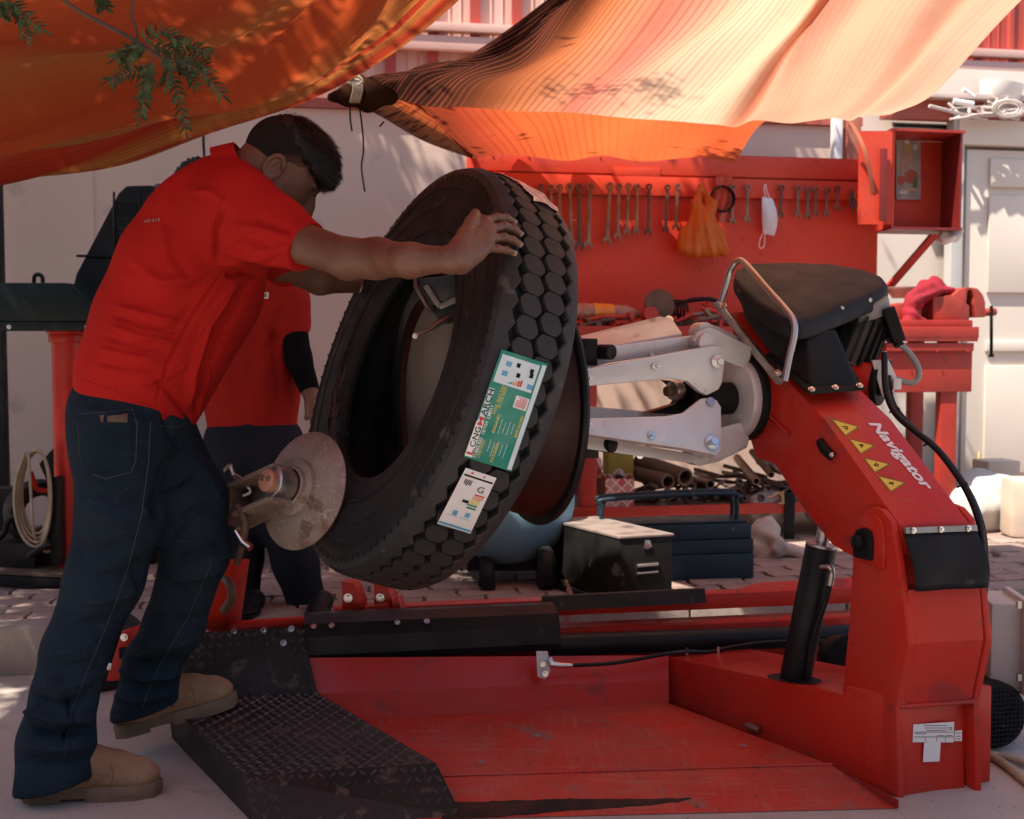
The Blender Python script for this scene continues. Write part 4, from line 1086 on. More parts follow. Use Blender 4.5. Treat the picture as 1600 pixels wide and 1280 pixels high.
# --- tool arm with its bead disc
DC = P(472, 766, 3.0); DN = Vector((-.62, -.72, .30)).normalized()
m = MB(); m.prism([P(300, 985, 3.45), P(352, 985, 3.45), P(366, 880, 3.32), P(330, 880, 3.32)], Vector((.03, .07, 0)), bev=.006); m.build('tool_post', RED, TC, 35)
m = MB(); m.tube(catmull([P(350, 955, 3.2), P(362, 935, 3.17), P(360, 915, 3.17), P(352, 905, 3.2)], 5), .012, 8); m.build('post_hook', M['rust'], TC, 60)
dm = mat('dusty_disc_steel', (.34, .27, .225), (.25, .19, .155), rough=.62, metal=.35, scale=9, rvar=.15, bump=.12, bscale=50, speck=(.16, .10, .072), speck_amt=.58, speck_scale=9, chip=(.40, .36, .33), chip_amt=.69, chip_scale=30, scratch=(.42, .36, .32), scratch_amt=.60, dust=(.20, .115, .075), dust_amt=.7, dust_scale=7)
UPD = Vector((0, 0, 1))
m = MB(); m.lathe([(-.016, .0005), (-.016, .10), (-.012, .145), (-.004, .150), (.0, .146), (.010, .118), (.022, .088), (.022, .080)], DC, DN, 64, UPD); m.lathe([(.022, .080), (.023, .0005)], DC, DN, 64, UPD); bd = m.build('bead_disc', dm, TC, 50)
m = MB(); m.lathe([(.020, .074), (.032, .070), (.034, .066), (.036, .052), (.044, .050), (.046, .044)], DC, DN, 48, UPD); m.build('hub_ring', dm, bd, 40)
m = MB(); m.cyl(DC + DN * .02, DC + DN * .10, .040, 32, bev=.004); m.build('hub_shaft', M['steel'], bd, 40)
m = MB(); m.cyl(DC + DN * .09, DC + DN * .118, .028, 24, bev=.004); hc = m.build('hub_cap', mat('copper_cap', (.50, .24, .15), (.42, .19, .12), rough=.5, metal=.3), bd, 40)
hx = DN.cross(UPD).normalized(); hy = hx.cross(DN)
for s in (-1, 1):
    c_ = DC + DN * .118 + hx * s * .011 + hy * .004
    m = MB(); m.lathe([(0, .0068), (.003, .0068), (.003, .004), (0, .004)], c_, DN, 12, closed=True); m.build('cap_ring', M['steel'], hc)
# fork carrying the disc
bd_ = (P(345, 800, 3.12) - DC - DN * .06)
fd = bd_.normalized()
fz = DN.cross(fd).normalized()
if fz.z < 0: fz = -fz
for s, L2 in ((1, .21), (-1, .24)):
    c_ = DC + DN * .068 + fz * s * .040 + fd * (L2 / 2 - .01)
    m = MB(); m.box(c_, (L2, .014, .062), frame3(fd, fz, fd.cross(fz)), bev=.003); m.build('fork_bar', dm, TC, 35)
m = MB(); m.prism([DC + DN * .034 + fz * .045 + fd * .0, DC + DN * .034 - fz * .05 + fd * .0, DC + DN * .034 - fz * .06 + fd * .24, DC + DN * .034 + fz * .03 + fd * .24], -DN * .012, bev=.003); m.build('fork_plate', dm, TC, 35)
m = MB(); m.box(DC + DN * .06 + fd * .22, (.10, .07, .08), frame3(fd, fz, fd.cross(fz)), bev=.005); m.build('tool_head', M['rust'], TC, 35)
m = MB(); m.tube(catmull([P(352, 735, 3.1), P(360, 728, 3.08), P(366, 742, 3.08), P(380, 752, 3.06), P(392, 768, 3.05), P(380, 775, 3.05)], 5), .006, 6); m.build('lock_spring', M['steel'], TC, 60)
m = MB(); m.tube([P(368, 830, 3.0), P(380, 848, 2.99), P(392, 856, 2.98)], [.008, .010, .010], 8); m.build('locking_pin', M['chrome'], TC, 60)
m = MB(); m.tube(catmull([P(372, 790, 3.0), P(383, 815, 2.98), P(380, 845, 3.0), P(370, 880, 3.05)], 5), .009, 8); m.build('lock_lever', M['rust'], TC, 60)
# --- control cabinet and pump fan behind the post
m = MB(); m.box(P(1566, 1000, 3.25), (.11, .18, .235), rotz(-.1), bev=.006); cb = m.build('control_cabinet', M['grey'], TC, 35)
m = MB(); m.box(P(1588, 1000, 3.22), (.018, .20, .25), rotz(-.1), bev=.004); m.build('cabinet_door', M['grey'], cb, 35)
for y_ in (945, 1058): m = MB(); m.box(P(1592, y_, 3.12), (.010, .012, .018)); m.build('cabinet_hinge', M['steel'], cb)
fc = P(1560, 1120, 3.12)
m = MB(); m.cyl(fc + Vector((-.05, .20, 0)), fc, .088, 40, bev=.010); fan = m.build('fan_cowl', M['black'], TC, 40)
FNn = Vector((.24, -.97, 0)).normalized()
m = MB(); fx = Vector((FNn.y * -1, FNn.x, 0)); 
for i in range(-6, 7):
    for (ax_, bx_) in ((fx, UPD), (UPD, fx)):
        h_ = math.sqrt(max(.08 ** 2 - (i * .0118) ** 2, 1e-4))
        c_ = fc + FNn * .004 + ax_ * (i * .0118)
        m.tube([c_ - bx_ * h_, c_ + bx_ * h_], .0016, 4)
m.build('fan_grille', M['blackp'], fan)
m = MB(); m.cyl(P(1310, 1030, 3.5), P(1330, 1030, 3.42), .07, 24, bev=.008); m.build('pump_motor', M['black'], TC, 40)
# ================================================================ truck tyre being worked on to its rim
TA_ = Vector((.8415, .4307, -.3262)).normalized(); TE2 = Vector((.361, 0, .933)); TE2 = (TE2 - TA_ * TE2.dot(TA_)).normalized(); TE1 = TA_.cross(TE2)
TCN = Vector((-.2094, 3.02, .9858))
TM = Matrix((( *TA_, ), (*(-TE1), ), (*TE2, ))).transposed().to_4x4(); TM.translation = TCN
TY = empty('truck_tyre', None, 'big new truck tyre with hexagonal tread blocks, tilted half over its rim', 'tyre', mat=TM)
RT = .523; RG = .506; WF = .72
def tl(x, th, r): return Vector((x, -math.cos(th) * r, math.sin(th) * r))
def tpart(mb, name, mt, parent=TY, smooth=40):
    o = mb.build(name, mt, parent, smooth); o.matrix_parent_inverse = Matrix.Identity(4); return o
prof = [(-.100, .292), (-.118, .288), (-.128, .296), (-.132, .312), (-.142, .335), (-.144, .338), (-.150, .365), (-.1535, .385), (-.152, .388), (-.1555, .40), (-.1555, .425), (-.152, .445), (-.1535, .448), (-.150, .470), (-.145, .488), (-.141, .498), (-.135, RG - .004), (-.12, RG), (0, RG + .002),
        (.12, RG), (.135, RG - .004), (.141, .498), (.145, .488), (.150, .470), (.1555, .425), (.1535, .385), (.144, .338), (.132, .312), (.128, .296), (.118, .288), (.100, .292), (.102, .33), (.126, .40), (.122, .45), (.09, .484), (0, .492), (-.09, .484), (-.122, .45), (-.126, .40), (-.102, .33)]
prof = [(x * WF, r - .004) for x, r in prof]
m = MB(); m.lathe(prof, (0, 0, 0), (1, 0, 0), 128, (0, -1, 0), closed=True); tpart(m, 'carcass', M['rubber'], smooth=50)
m = MB()
for k in range(96):
    th = 2 * math.pi * k / 96
    m.prism([tl(-.1045, th - .006, .478), tl(-.1045, th + .006, .478), tl(-.1030, th + .006, .497), tl(-.1030, th - .006, .497)], Vector((-.0009, 0, 0)))
o = tpart(m, 'sidewall_notches', M['rubber']); tag(o, kind='stuff')
NB = 64
pt_ = 2 * math.pi / NB
m = MB()
sh = [(-.041, 0), (-.026, -.0285), (.026, -.0285), (.041, 0), (.026, .0285), (-.026, .0285)]
def hexring(scale, r):
    return [tl(x * scale, (s * scale) / RT, r) for x, s in [(-.0285, .008), (-.026, -.004), (-.0165, -.0205), (-.010, -.0243), (.0155, -.0243), (.021, -.020), (.0285, -.008), (.026, .004), (.0165, .0205), (.010, .0243), (-.0155, .0243), (-.021, .020)]]
r0, r1, r2 = hexring(1.02, RG - .002), hexring(1.0, RT - .003), hexring(.955, RT)
m.v = [tuple(q) for q in r0 + r1 + r2]
n_ = 12
m.f = [(i, (i + 1) % n_, n_ + (i + 1) % n_, n_ + i) for i in range(n_)] + [(n_ + i, n_ + (i + 1) % n_, 2 * n_ + (i + 1) % n_, 2 * n_ + i) for i in range(n_)] + [tuple(range(2 * n_, 3 * n_))]
m.mi = [0] * len(m.f)
blk = None
for row, xr in ((0, -.0280), (1, .0280)):
    for k in range(NB):
        if blk is None: o = tpart(m, 'tread_block', M['tread'], smooth=40); blk = o
        else: o = blk.copy(); COL.objects.link(o)
        o.matrix_basis = Matrix.Rotation(-(k + row * .5) * pt_ + random.uniform(-.002, .002), 4, 'X') @ Matrix.Translation((xr, 0, 0))
for sgn in (-1, 1):
    m = MB(); rows = []
    nn = NB * 4
    for k in range(nn):
        th = 2 * math.pi * k / nn + (0 if sgn < 0 else pt_ * .5)
        ph = (k % 4)
        xi = [.0535, .062, .068, .060][ph]
        rows.append([tl(sgn * xi, th, RG - .002), tl(sgn * (xi + .0025), th, RT - .004), tl(sgn * (xi + .006), th, RT - .0015), tl(sgn * .082, th, RT - .005), tl(sgn * .096, th, RT - .013), tl(sgn * .1025, th, RG - .014)])
    rows.append(rows[0])
    m.grid(rows); tpart(m, 'shoulder_rib', M['tread'], smooth=35)
# raised rings on the side wall
for x_, r_ in ((-.1098, .348), (-.1128, .408), (-.1105, .458)):
    m = MB(); m.lathe([(x_ + .003, r_ - .005), (x_ - .0015, r_ - .003), (x_ - .0015, r_ + .003), (x_ + .003, r_ + .005)], (0, 0, 0), (1, 0, 0), 96, (0, -1, 0)); tpart(m, 'sidewall_ring', M['rubber'], smooth=60)
def tray(px, py, r=RT + .0015):
    """where the sight line meets the running surface of the tyre"""
    Mi = TM.inverted(); o_ = Mi @ Vector((0, 0, CAM_H)); d_ = (Mi.to_3x3() @ ray(px, py))
    A = d_.y ** 2 + d_.z ** 2; B = 2 * (o_.y * d_.y + o_.z * d_.z); C = o_.y ** 2 + o_.z ** 2 - r * r
    disc = B * B - 4 * A * C
    t = (-B - math.sqrt(max(disc, 0))) / (2 * A)
    return TM @ (o_ + d_ * t)
def bil(c, u, v):
    return ((c[0][0] * (1 - u) + c[1][0] * u) * (1 - v) + (c[3][0] * (1 - u) + c[2][0] * u) * v, (c[0][1] * (1 - u) + c[1][1] * u) * (1 - v) + (c[3][1] * (1 - u) + c[2][1] * u) * v)
class Sticker:
    """printed sheet stuck on the tread; u along its short side, v along its long side"""
    def __init__(s, name, corners, mt, nu=10, nv=20, wave=.0015):
        s.c = corners; s.w = wave
        m = MB(); m.grid([[s.at(u, v, 0) for u in np.linspace(0, 1, nu)] for v in np.linspace(0, 1, nv)])
        s.o = m.build(name, mt, TY, 180)
    def at(s, u, v, lift):
        x, y = bil(s.c, u, v)
        return tray(x, y, RT + .0025 + lift + s.w * math.sin(u * 7 + v * 11) * math.sin(v * 9 + 1) + s.w)
    def rect(s, mb, u0, u1, v0, v1, lift=.0006):
        nu, nv = max(2, int(abs(u1 - u0) * 10) + 1), max(2, int(abs(v1 - v0) * 20) + 1)
        mb.grid([[s.at(u, v, lift) for u in np.linspace(u0, u1, nu)] for v in np.linspace(v0, v1, nv)])
    def text(s, mb, body, u0, u1, v0, v1, lift=.0010, turned=True, **k):
        vs, fs = text_mesh(body, 1.0, **k)
        xs = [q[0] for q in vs]; ys = [q[1] for q in vs]
        out = []
        for q in vs:
            a = (q[0] - min(xs)) / (max(xs) - min(xs)); b_ = (q[1] - min(ys)) / (max(ys) - min(ys))
            if turned: out.append(s.at(u1 + (u0 - u1) * b_, v1 + (v0 - v1) * a, lift))      # reads up the long side
            else: out.append(s.at(u0 + (u1 - u0) * a, v1 + (v0 - v1) * b_, lift))
        mb.add(out, fs)
def flat(name, c, rough=.4): return mat(name, c, tuple(x * .92 for x in c), rough=rough, scale=20)
INK = {'k': M['black'], 'r': flat('print_red', (.55, .03, .03)), 'w': flat('print_white', (.80, .80, .78)), 'y': flat('print_yellow', (.72, .62, .10)), 'g': flat('print_green', (.02, .24, .15)), 'b': flat('print_blue', (.10, .36, .55)), 'o': flat('print_orange', (.72, .30, .06)), 'p': flat('print_pale_blue', (.60, .72, .75))}
GS = Sticker('green_sticker', [(784, 546), (856, 569), (799, 737), (725, 714)], flat('green_film', (.015, .235, .165), .3), wave=.0028)
def spr(st_, name, key, fn):
    m = MB(); fn(m); return m.build(name, INK[key], st_.o)
spr(GS, 'white_strip', 'w', lambda m: GS.rect(m, .0, .15, .66, .985))
spr(GS, 'pale_strip', 'p', lambda m: GS.rect(m, .02, .135, .35, .66))
spr(GS, 'white_panel', 'p', lambda m: GS.rect(m, .05, .86, .035, .29))
spr(GS, 'edge_strip', 'p', lambda m: GS.rect(m, .90, .99, .02, .99))
spr(GS, 'code_panel', 'w', lambda m: GS.rect(m, .60, .88, .345, .455))
def lm(m): GS.text(m, 'LONG', .02, .14, .755, .98, offset=.012)
spr(GS, 'lettering', 'k', lambda m: (GS.text(m, 'ONG', .025, .14, .71, .895, offset=.015), GS.text(m, 'ARCH', .025, .14, .36, .605, offset=.015)))
spr(GS, 'lettering_red', 'r', lambda m: (GS.text(m, 'L', .02, .145, .90, .965, lift=.0014, offset=.015), GS.text(m, 'M', .03, .135, .618, .695, lift=.0014, offset=.01)))
spr(GS, 'lettering_white', 'w', lambda m: GS.text(m, 'TUBELESS  16/154  LM511', .165, .235, .50, .985, offset=.01))
def ytext(m):
    for k, (u0, v0, v1) in enumerate(((.25, .30, .56), (.31, .30, .50), (.36, .55, .72), (.24, .80, .97), (.52, .80, .97), (.82, .50, .70))):
        GS.text(m, ['RADIAL TRUCK TYRE', 'ALL STEEL RADIAL', 'REGROOVABLE', 'LOAD INDEX', 'PATTERN', 'MADE IN CHINA'][k], u0, u0 + .06, v0, v1, offset=.004)
spr(GS, 'lettering_yellow', 'y', ytext)
def ptext(m):
    for k in range(13):
        u0 = .36 + (k % 5) * .085; v0 = [.56, .76][k // 7] + .01 * (k % 3)
        GS.rect(m, u0 + .04, u0 + .05, v0 + .02, v0 + .12 + .03 * (k % 2))
spr(GS, 'small_print', 'p', ptext)
def bars(m):
    for k in range(7): GS.rect(m, .63, .85, .355 + k * .0135, .361 + k * .0135, .001)
spr(GS, 'bar_code', 'r', bars)
spr(GS, 'icon_blue', 'b', lambda m: [GS.rect(m, u, u + .12, v, v + .045, .001) for u, v in ((.18, .08), (.16, .17), (.74, .22))])
spr(GS, 'icon_black', 'k', lambda m: [GS.rect(m, u, u + .08, v, v + .04, .001) for u, v in ((.40, .07), (.46, .155), (.70, .085), (.72, .125))])
spr(GS, 'icon_green', 'g', lambda m: [GS.rect(m, .34 + .05 * k, .375 + .05 * k, .262 - .012 * k, .268, .001) for k in range(2)])
spr(GS, 'icon_orange', 'o', lambda m: [GS.rect(m, .44 + .05 * k, .475 + .05 * k, .24 - .012 * k, .268, .001) for k in range(2)])
spr(GS, 'icon_red', 'r', lambda m: [GS.rect(m, .54 + .05 * k, .58 + .05 * k, .22 - .012 * k, .268, .001) for k in range(2)])
WSK = Sticker('white_sticker', [(728, 731), (776, 747), (735, 834), (683, 818)], flat('white_film', (.74, .73, .74), .35), 8, 14, wave=.0015)
spr(WSK, 'blue_edge', 'b', lambda m: WSK.rect(m, .02, .98, .945, .985))
spr(WSK, 'header_line', 'k', lambda m: WSK.rect(m, .05, .96, .095, .125))
spr(WSK, 'header_icons', 'r', lambda m: [WSK.rect(m, .10 + .13 * k, .16 + .13 * k, .035, .065) for k in range(1, 7, 3)])
spr(WSK, 'bar_red', 'r', lambda m: WSK.rect(m, .62, .92, .36, .385))
spr(WSK, 'bar_orange', 'o', lambda m: (WSK.rect(m, .60, .90, .40, .425), WSK.rect(m, .60, .86, .44, .46)))
spr(WSK, 'bar_yellow', 'y', lambda m: (WSK.rect(m, .58, .86, .475, .495), WSK.rect(m, .56, .84, .51, .53)))
spr(WSK, 'bar_green', 'g', lambda m: (WSK.rect(m, .54, .84, .545, .57), WSK.rect(m, .56, .84, .59, .62)))
spr(WSK, 'grade_print', 'k', lambda m: (WSK.rect(m, .36, .55, .50, .545, .001), WSK.text(m, 'G', .62, .82, .22, .32, turned=False)))
spr(WSK, 'tyre_icons', 'b', lambda m: (WSK.rect(m, .26, .40, .71, .79), WSK.rect(m, .62, .76, .69, .77), WSK.rect(m, .12, .40, .80, .807), WSK.rect(m, .50, .80, .80, .807)))
spr(WSK, 'code_lines', 'k', lambda m: [WSK.rect(m, .15 + .05 * k, .18 + .05 * k, .17, .25 + .01 * (k % 3)) for k in range(5)])
# crumpled foil label on the crown
m = MB()
tc_ = [(776, 274), (800, 270), (872, 322), (852, 316)]
rows = []
for v in np.linspace(0, 1, 14):
    rows.append([TM @ tl(x_ + .004 * math.sin(v * 23 + x_ * 90), R(99) - v * R(34) + .02 * math.sin(x_ * 60), RT + .004 + random.uniform(0, .004)) for x_ in np.linspace(-.03 + .03 * v, .03 + .035 * v, 7)])
m.grid(rows); m.build('foil_label', mat('foil', (.66, .65, .66), (.56, .55, .56), rough=.35, metal=.5, scale=30, bump=.4, bscale=60), TY)
# fibres torn from the bead
m = MB()
rf_ = np.random.default_rng(4)
for k in range(60):
    th0 = R(rf_.uniform(188, 236)); r_0 = rf_.uniform(.300, .335)
    pts = [TM @ tl(-.101 - .0035 * abs(math.sin(t_ * 1.3 + k)) - .28 * max(0, r_0 - .30) + rf_.uniform(-.002, .001), th0 + t_ * .028, r_0 + rf_.uniform(-.004, .004)) for t_ in range(5)]
    m.tube(pts, .0008, 3)
fb = mat('copper_wire', (.17, .085, .06), (.11, .055, .04), rough=.5, metal=.3)
o = m.build('bead_fibres', fb, TY); tag(o, kind='stuff')
# ================================================================ wheel rim on the chuck
RC = Vector((.059, 3.108, .918))
RM = empty('wheel_rim', RC, 'dark red steel truck wheel rim with black flange clamped in the silver chuck', 'wheel rim')
rim_m = mat('maroon_rim', (.042, .010, .008), (.028, .007, .006), rough=.5, spec=.3, scale=6, rvar=.15, bump=.06)
m = MB(); m.lathe([(.008, .292), (.03, .284), (.06, .280), (.10, .262), (.17, .250), (.21, .262), (.25, .280), (.276, .290), (.276, .268), (.24, .262), (.17, .236), (.10, .248), (.03, .270), (.008, .272)], RC, CD, 80, (0, 0, 1), closed=True); m.build('barrel', rim_m, RM, 40)
for h_ in (0, .274):
    m = MB(); m.lathe([(h_ - .004, .272), (h_ - .006, .300), (h_ - .002, .310), (h_ + .006, .313), (h_ + .013, .308), (h_ + .014, .290), (h_ + .012, .272)], RC, CD, 96, (0, 0, 1), closed=True); m.build('flange', M['blackp'], RM, 40)
disc_m = mat('dusty_wheel_disc', (.155, .145, .13), (.10, .094, .085), rough=.75, scale=7, bump=.15, bscale=50, speck=(.22, .20, .18), speck_amt=.66)
m = MB(); m.lathe([(.245, .272), (.262, .262), (.268, .20), (.268, .14), (.264, .06), (.264, .0005), (.25, .0005), (.25, .06), (.252, .14), (.252, .2), (.245, .255), (.235, .272)], RC, CD, 72, (0, 0, 1)); wd = m.build('wheel_disc', disc_m, RM, 40)
# clamp jaw that reaches through the rim (belongs to the machine)
jm = mat('jaw_dark', (.05, .05, .052), (.03, .03, .03), rough=.4, metal=.6)
JY = 2.82
m = MB(); m.prism([P(x, y, JY) for x, y in ((652, 436), (712, 428), (714, 470), (672, 480))], Vector((.02, .12, 0)), bev=.004); m.build('inner_jaw', jm, TC, 35)
m = MB(); m.prism([P(x, y, JY - .012) for x, y in ((660, 448), (668, 444), (690, 476), (684, 482))], Vector((.005, .012, 0)), bev=.002); m.prism([P(x, y, JY - .012) for x, y in ((684, 476), (714, 462), (716, 472), (688, 484))], Vector((.005, .012, 0)), bev=.002); m.build('jaw_frame', mat('worn_jaw_steel', (.22, .20, .18), (.13, .12, .11), rough=.45, metal=.6, scale=20), TC, 35)
m = MB(); m.prism([P(x, y, JY - .005) for x, y in ((672, 482), (715, 466), (716, 496), (690, 506))], Vector((.01, .1, 0)), bev=.003); m.build('jaw_pad', M['blackp'], TC, 35)
m = MB(); m.tube([P(649, 434, JY - .01), P(650, 448, JY - .02), P(668, 480, JY - .02), P(676, 486, JY - .01)], .006, 8); m.build('jaw_bar', M['wrench_d'], TC, 60)
m = MB(); m.tube([P(705, 494, JY), P(684, 506, JY - .02), P(668, 516, JY - .03), P(652, 522, JY - .03)], [.006, .008, .005, .004], 8); m.build('valve_rod', M['wrench'], TC, 60)
m = MB(); m.lathe([(math.cos(a) * .007, math.sin(a) * .007 + 1e-4) for a in np.linspace(math.pi, 0, 8)], P(649, 525, JY - .03), (0, 0, 1), 10); m.build('rod_knob', M['white'], TC, 180)
# ================================================================ people
from mathutils.bvhtree import BVHTree
skin_m = mat('brown_skin', (.165, .078, .048), (.115, .053, .032), rough=.48, scale=14, rvar=.1, bump=.22, bscale=190, sss=.08, spec=.4, speck=(.125, .058, .036), speck_amt=.60, speck_scale=40)
shirt_m = mat('red_polo_knit', (.44, .016, .013), (.35, .012, .010), rough=.9, scale=5, bump=.35, bscale=260, sheen=.0, spec=.12)
shirt2_m = mat('red_polo_worn', (.36, .020, .014), (.28, .016, .012), rough=.9, scale=5, bump=.2, bscale=220, spec=.12)
jean_m = mat('dark_denim', (.0095, .0185, .029), (.021, .034, .049), rough=.95, scale=6, bump=.6, bscale=330, spec=.08, scratch=(.030, .050, .070), scratch_amt=.63, detail=9, mixlo=.3, mixhi=.75)
jean2_m = mat('black_denim', (.014, .018, .028), (.020, .024, .034), rough=.9, scale=7, bump=.25, bscale=300, spec=.1)
stitch_m = mat('denim_stitch', (.055, .062, .068), rough=.9)
hair_m = mat('black_hair', (.006, .0055, .005), (.011, .009, .008), rough=.5, scale=60, bump=.3, bscale=150, spec=.3)
crop_m = mat('cropped_hair', (.011, .0085, .007), (.007, .0055, .005), rough=.8, scale=80, bump=.5, bscale=320, spec=.2)
boot_m = mat('tan_boot', (.30, .165, .075), (.235, .125, .058), rough=.75, scale=12, rvar=.1, bump=.25, bscale=120, speck=(.15, .08, .04), speck_amt=.56, speck_scale=12, chip=(.09, .05, .03), chip_amt=.66, chip_scale=45, dust=(.36, .26, .17), dust_amt=.5, dust_scale=9)
sole_m = mat('boot_sole', (.20, .135, .085), (.145, .098, .062), rough=.85, scale=18, bump=.2, bscale=70)
def bounds(pts, mg):
    a = np.array([tuple(p) for p in pts]); return a.min(0) - mg, a.max(0) + mg
def bvh(o):
    me = o.data; mw = wmat(o)
    return BVHTree.FromPolygons([mw @ v.co for v in me.vertices], [tuple(p.vertices) for p in me.polygons])
CAMV = Vector((0, 0, CAM_H))
def hit(tree, px, py, lift=.002):
    d = ray(px, py).normalized()
    loc, n, i, dist = tree.ray_cast(CAMV, d)
    return None if loc is None else loc + n * lift
def on_cloth(tree, name, polys, r, mt, parent, lift=.001):
    m = MB()
    for poly in polys:
        dense = []
        for i in range(len(poly) - 1):
            k = max(2, int(math.hypot(poly[i + 1][0] - poly[i][0], poly[i + 1][1] - poly[i][1]) / 4))
            dense += [(poly[i][0] + (poly[i + 1][0] - poly[i][0]) * t / k, poly[i][1] + (poly[i + 1][1] - poly[i][1]) * t / k) for t in range(k)]
        dense.append(poly[-1])
        pts = [h for h in (hit(tree, x, y, lift) for x, y in dense) if h is not None]
        run = []
        for p_ in pts + [None]:
            if p_ is not None and (not run or (p_ - run[-1]).length < .03): run.append(p_)
            else:
                if len(run) > 2: m.tube(run, r, 5)
                run = [p_] if p_ is not None else []
    return m.build(name, mt, parent, 60) if m.v else None
def patch(tree, name, corners, mt, parent, lift=.002, nu=8, nv=8, th=.0):
    rows = []
    for v in np.linspace(0, 1, nv):
        r_ = [hit(tree, *bil(corners, u, v), lift) for u in np.linspace(0, 1, nu)]
        if any(q is None for q in r_): return None
        rows.append(r_)
    m = MB(); m.grid(rows); return m.build(name, mt, parent, 180)

# ---------------------------------------------------------------- boots
def boot_parts():
    s = SDF((-.19, -.08, .0), (.20, .08, .20), .005)
    s.chain([(-.095, 0, .065), (-.03, 0, .068), (.06, 0, .062), (.115, 0, .062)], [.050, .048, .042, .036], .03, flat=((0, 1, 0), .9))
    s.ell((.116, 0, .050), (.060, .047, .036), .02)
    for k_ in range(3): s.cone((.050 - .012 * k_, -.06, .100 + .006 * k_), (.044 - .012 * k_, .06, .100 + .006 * k_), .004, .004, .010, 'sub')
    s.cone((.066, -.06, .078), (.066, .06, .078), .004, .004, .008, 'sub')
    s.cone((-.075, 0, .08), (-.070, 0, .12), .050, .042, .03, flat=((0, 1, 0), .85))
    s.cone((.0, 0, .10), (-.05, 0, .12), .034, .036, .04)
    s.cone((.03, 0, .095), (.075, 0, .088), .020, .02, .03)
    s.plane_cut((0, 0, .032), (0, 0, -1))
    return s
def build_boot(mtx, root, toe_seam=True):
    up = boot_parts().mesh('boot', boot_m, None, 2)
    up.parent = root; up.matrix_parent_inverse = wmat(root).inverted(); up.matrix_basis = mtx
    out = [(-.152, -.018), (-.150, .018), (-.125, .042), (-.06, .043), (0, .045), (.06, .052), (.12, .052), (.165, .035), (.182, 0), (.165, -.035), (.12, -.052), (.06, -.052), (0, -.045), (-.06, -.043), (-.125, -.042)]
    m = MB(); m.prism([(x, y, .010) for x, y in out], (0, 0, .028), bev=.004); so = m.build('sole', sole_m, None, 40)
    so.parent = up; so.matrix_parent_inverse = Matrix.Identity(4)
    m = MB()
    m.prism([(x, y, 0) for x, y in out if x < -.05] , (0, 0, .014), bev=.003)
    fr_ = [(x, y) for x, y in out if x > -.01]
    m.prism([(x * .985, y * .96, 0) for x, y in fr_], (0, 0, .014), bev=.003)
    hl = m.build('tread_sole', sole_m, None, 40); hl.parent = up; hl.matrix_parent_inverse = Matrix.Identity(4)
    tr = BVHTree.FromPolygons([v.co for v in up.data.vertices], [tuple(p.vertices) for p in up.data.polygons])
    def ring(pts, r, nm, mt):
        m = MB(); run = []
        for (x, z, sgn) in pts:
            loc, n, i, d = tr.ray_cast(Vector((x, sgn * .2, z)), Vector((0, -sgn, 0)))
            if loc is not None: run.append(loc + n * .0005)
        if len(run) > 2:
            m.tube(run, r, 5); q = m.build(nm, mt, None, 60); q.parent = up; q.matrix_parent_inverse = Matrix.Identity(4)
    for sgn in (-1, 1):
        ring([(.06 + .008 * math.sin(t * 3), .04 + t * .055, sgn) for t in np.linspace(0, 1, 10)], .0014, 'toe_seam', sole_m)
        ring([(.06 - t * .09, .068 - .018 * math.sin(t * 3.1) + t * .05, sgn) for t in np.linspace(0, 1, 12)], .0014, 'quarter_seam', sole_m)
        ring([(-.125 + .004 * math.sin(t * 9), .04 + t * .06, sgn) for t in np.linspace(0, 1, 8)], .0012, 'heel_seam', sole_m)
    m = MB()
    for k in range(4):
        x = .045 - k * .020; z = .106 + k * .010
        m.tube([(x, -.026, z - .006), (x + .004, 0, z + .004), (x, .026, z - .006)], .0026, 5)
        m.tube([(x - .01, -.026, z + .002), (x + .002, 0, z + .006), (x - .01, .026, z + .002)], .0022, 5)
    q = m.build('laces', sole_m, None, 60); q.parent = up; q.matrix_parent_inverse = Matrix.Identity(4)
    return up

# ---------------------------------------------------------------- worker in front
p1 = empty('person', G(150, 1235), 'worker in red polo, dark jeans and tan boots leaning on the tyre', 'person')
hipR, hipL = P(190, 672, 2.90), P(252, 690, 3.06)
kneeR, ankR = P(163, 905, 2.87), P(88, 1185, 2.84)
kneeL, ankL = P(306, 860, 2.98), P(228, 1090, 3.09)
def arr(v): return np.array(tuple(v))
# jeans
lo, hi = bounds([P(20, 600, 2.9), P(390, 600, 2.9), P(20, 1200, 2.86), hipL, P(60, 1200, 3.2), P(100, 1150, 2.72)], .10)
s = SDF(lo, hi, .006)
s.ell(P(205, 655, 2.98), (.135, .165, .13), .05)
s.ell(P(182, 700, 2.90), (.105, .10, .13), .05)                  # seat of the jeans
s.chain([P(190, 690, 2.90), P(192, 790, 2.88), kneeR, P(117, 1019, 2.84), P(101, 1086, 2.82), P(88, 1160, 2.805), P(90, 1235, 2.80)], [.112, .104, .088, .074, .072, .084, .100], .03)
s.chain([P(252, 700, 3.05), P(292, 780, 3.0), kneeL, P(272, 978, 3.03), P(238, 1036, 3.06), P(226, 1118, 3.08)], [.102, .094, .080, .072, .068, .086], .03)
s.cone(P(205, 640, 2.98), P(212, 600, 2.98), .145, .135, .04)
s.plane_cut(P(212, 592, 2.98), (.2, 0, 1))
s.plane_cut(P(90, 1206, 2.86), (.12, -.1, -1)) if False else None
X, Y, Z = s.pts()
ha = ankR; 
dcut = (P(90, 1212, 2.86).z) - Z + .22 * (X - P(90, 1212, 2.86).x)
D2 = np.where(Y < 2.94, dcut, -1.0).astype(np.float32); nearR = (X < P(185, 1100, 2.9).x)
s.D = np.where(nearR & (Z < .3), np.maximum(s.D, D2), s.D)
hb_ = P(226, 1108, 3.10)
dl = (hb_.z) - Z - -.30 * (X - hb_.x)
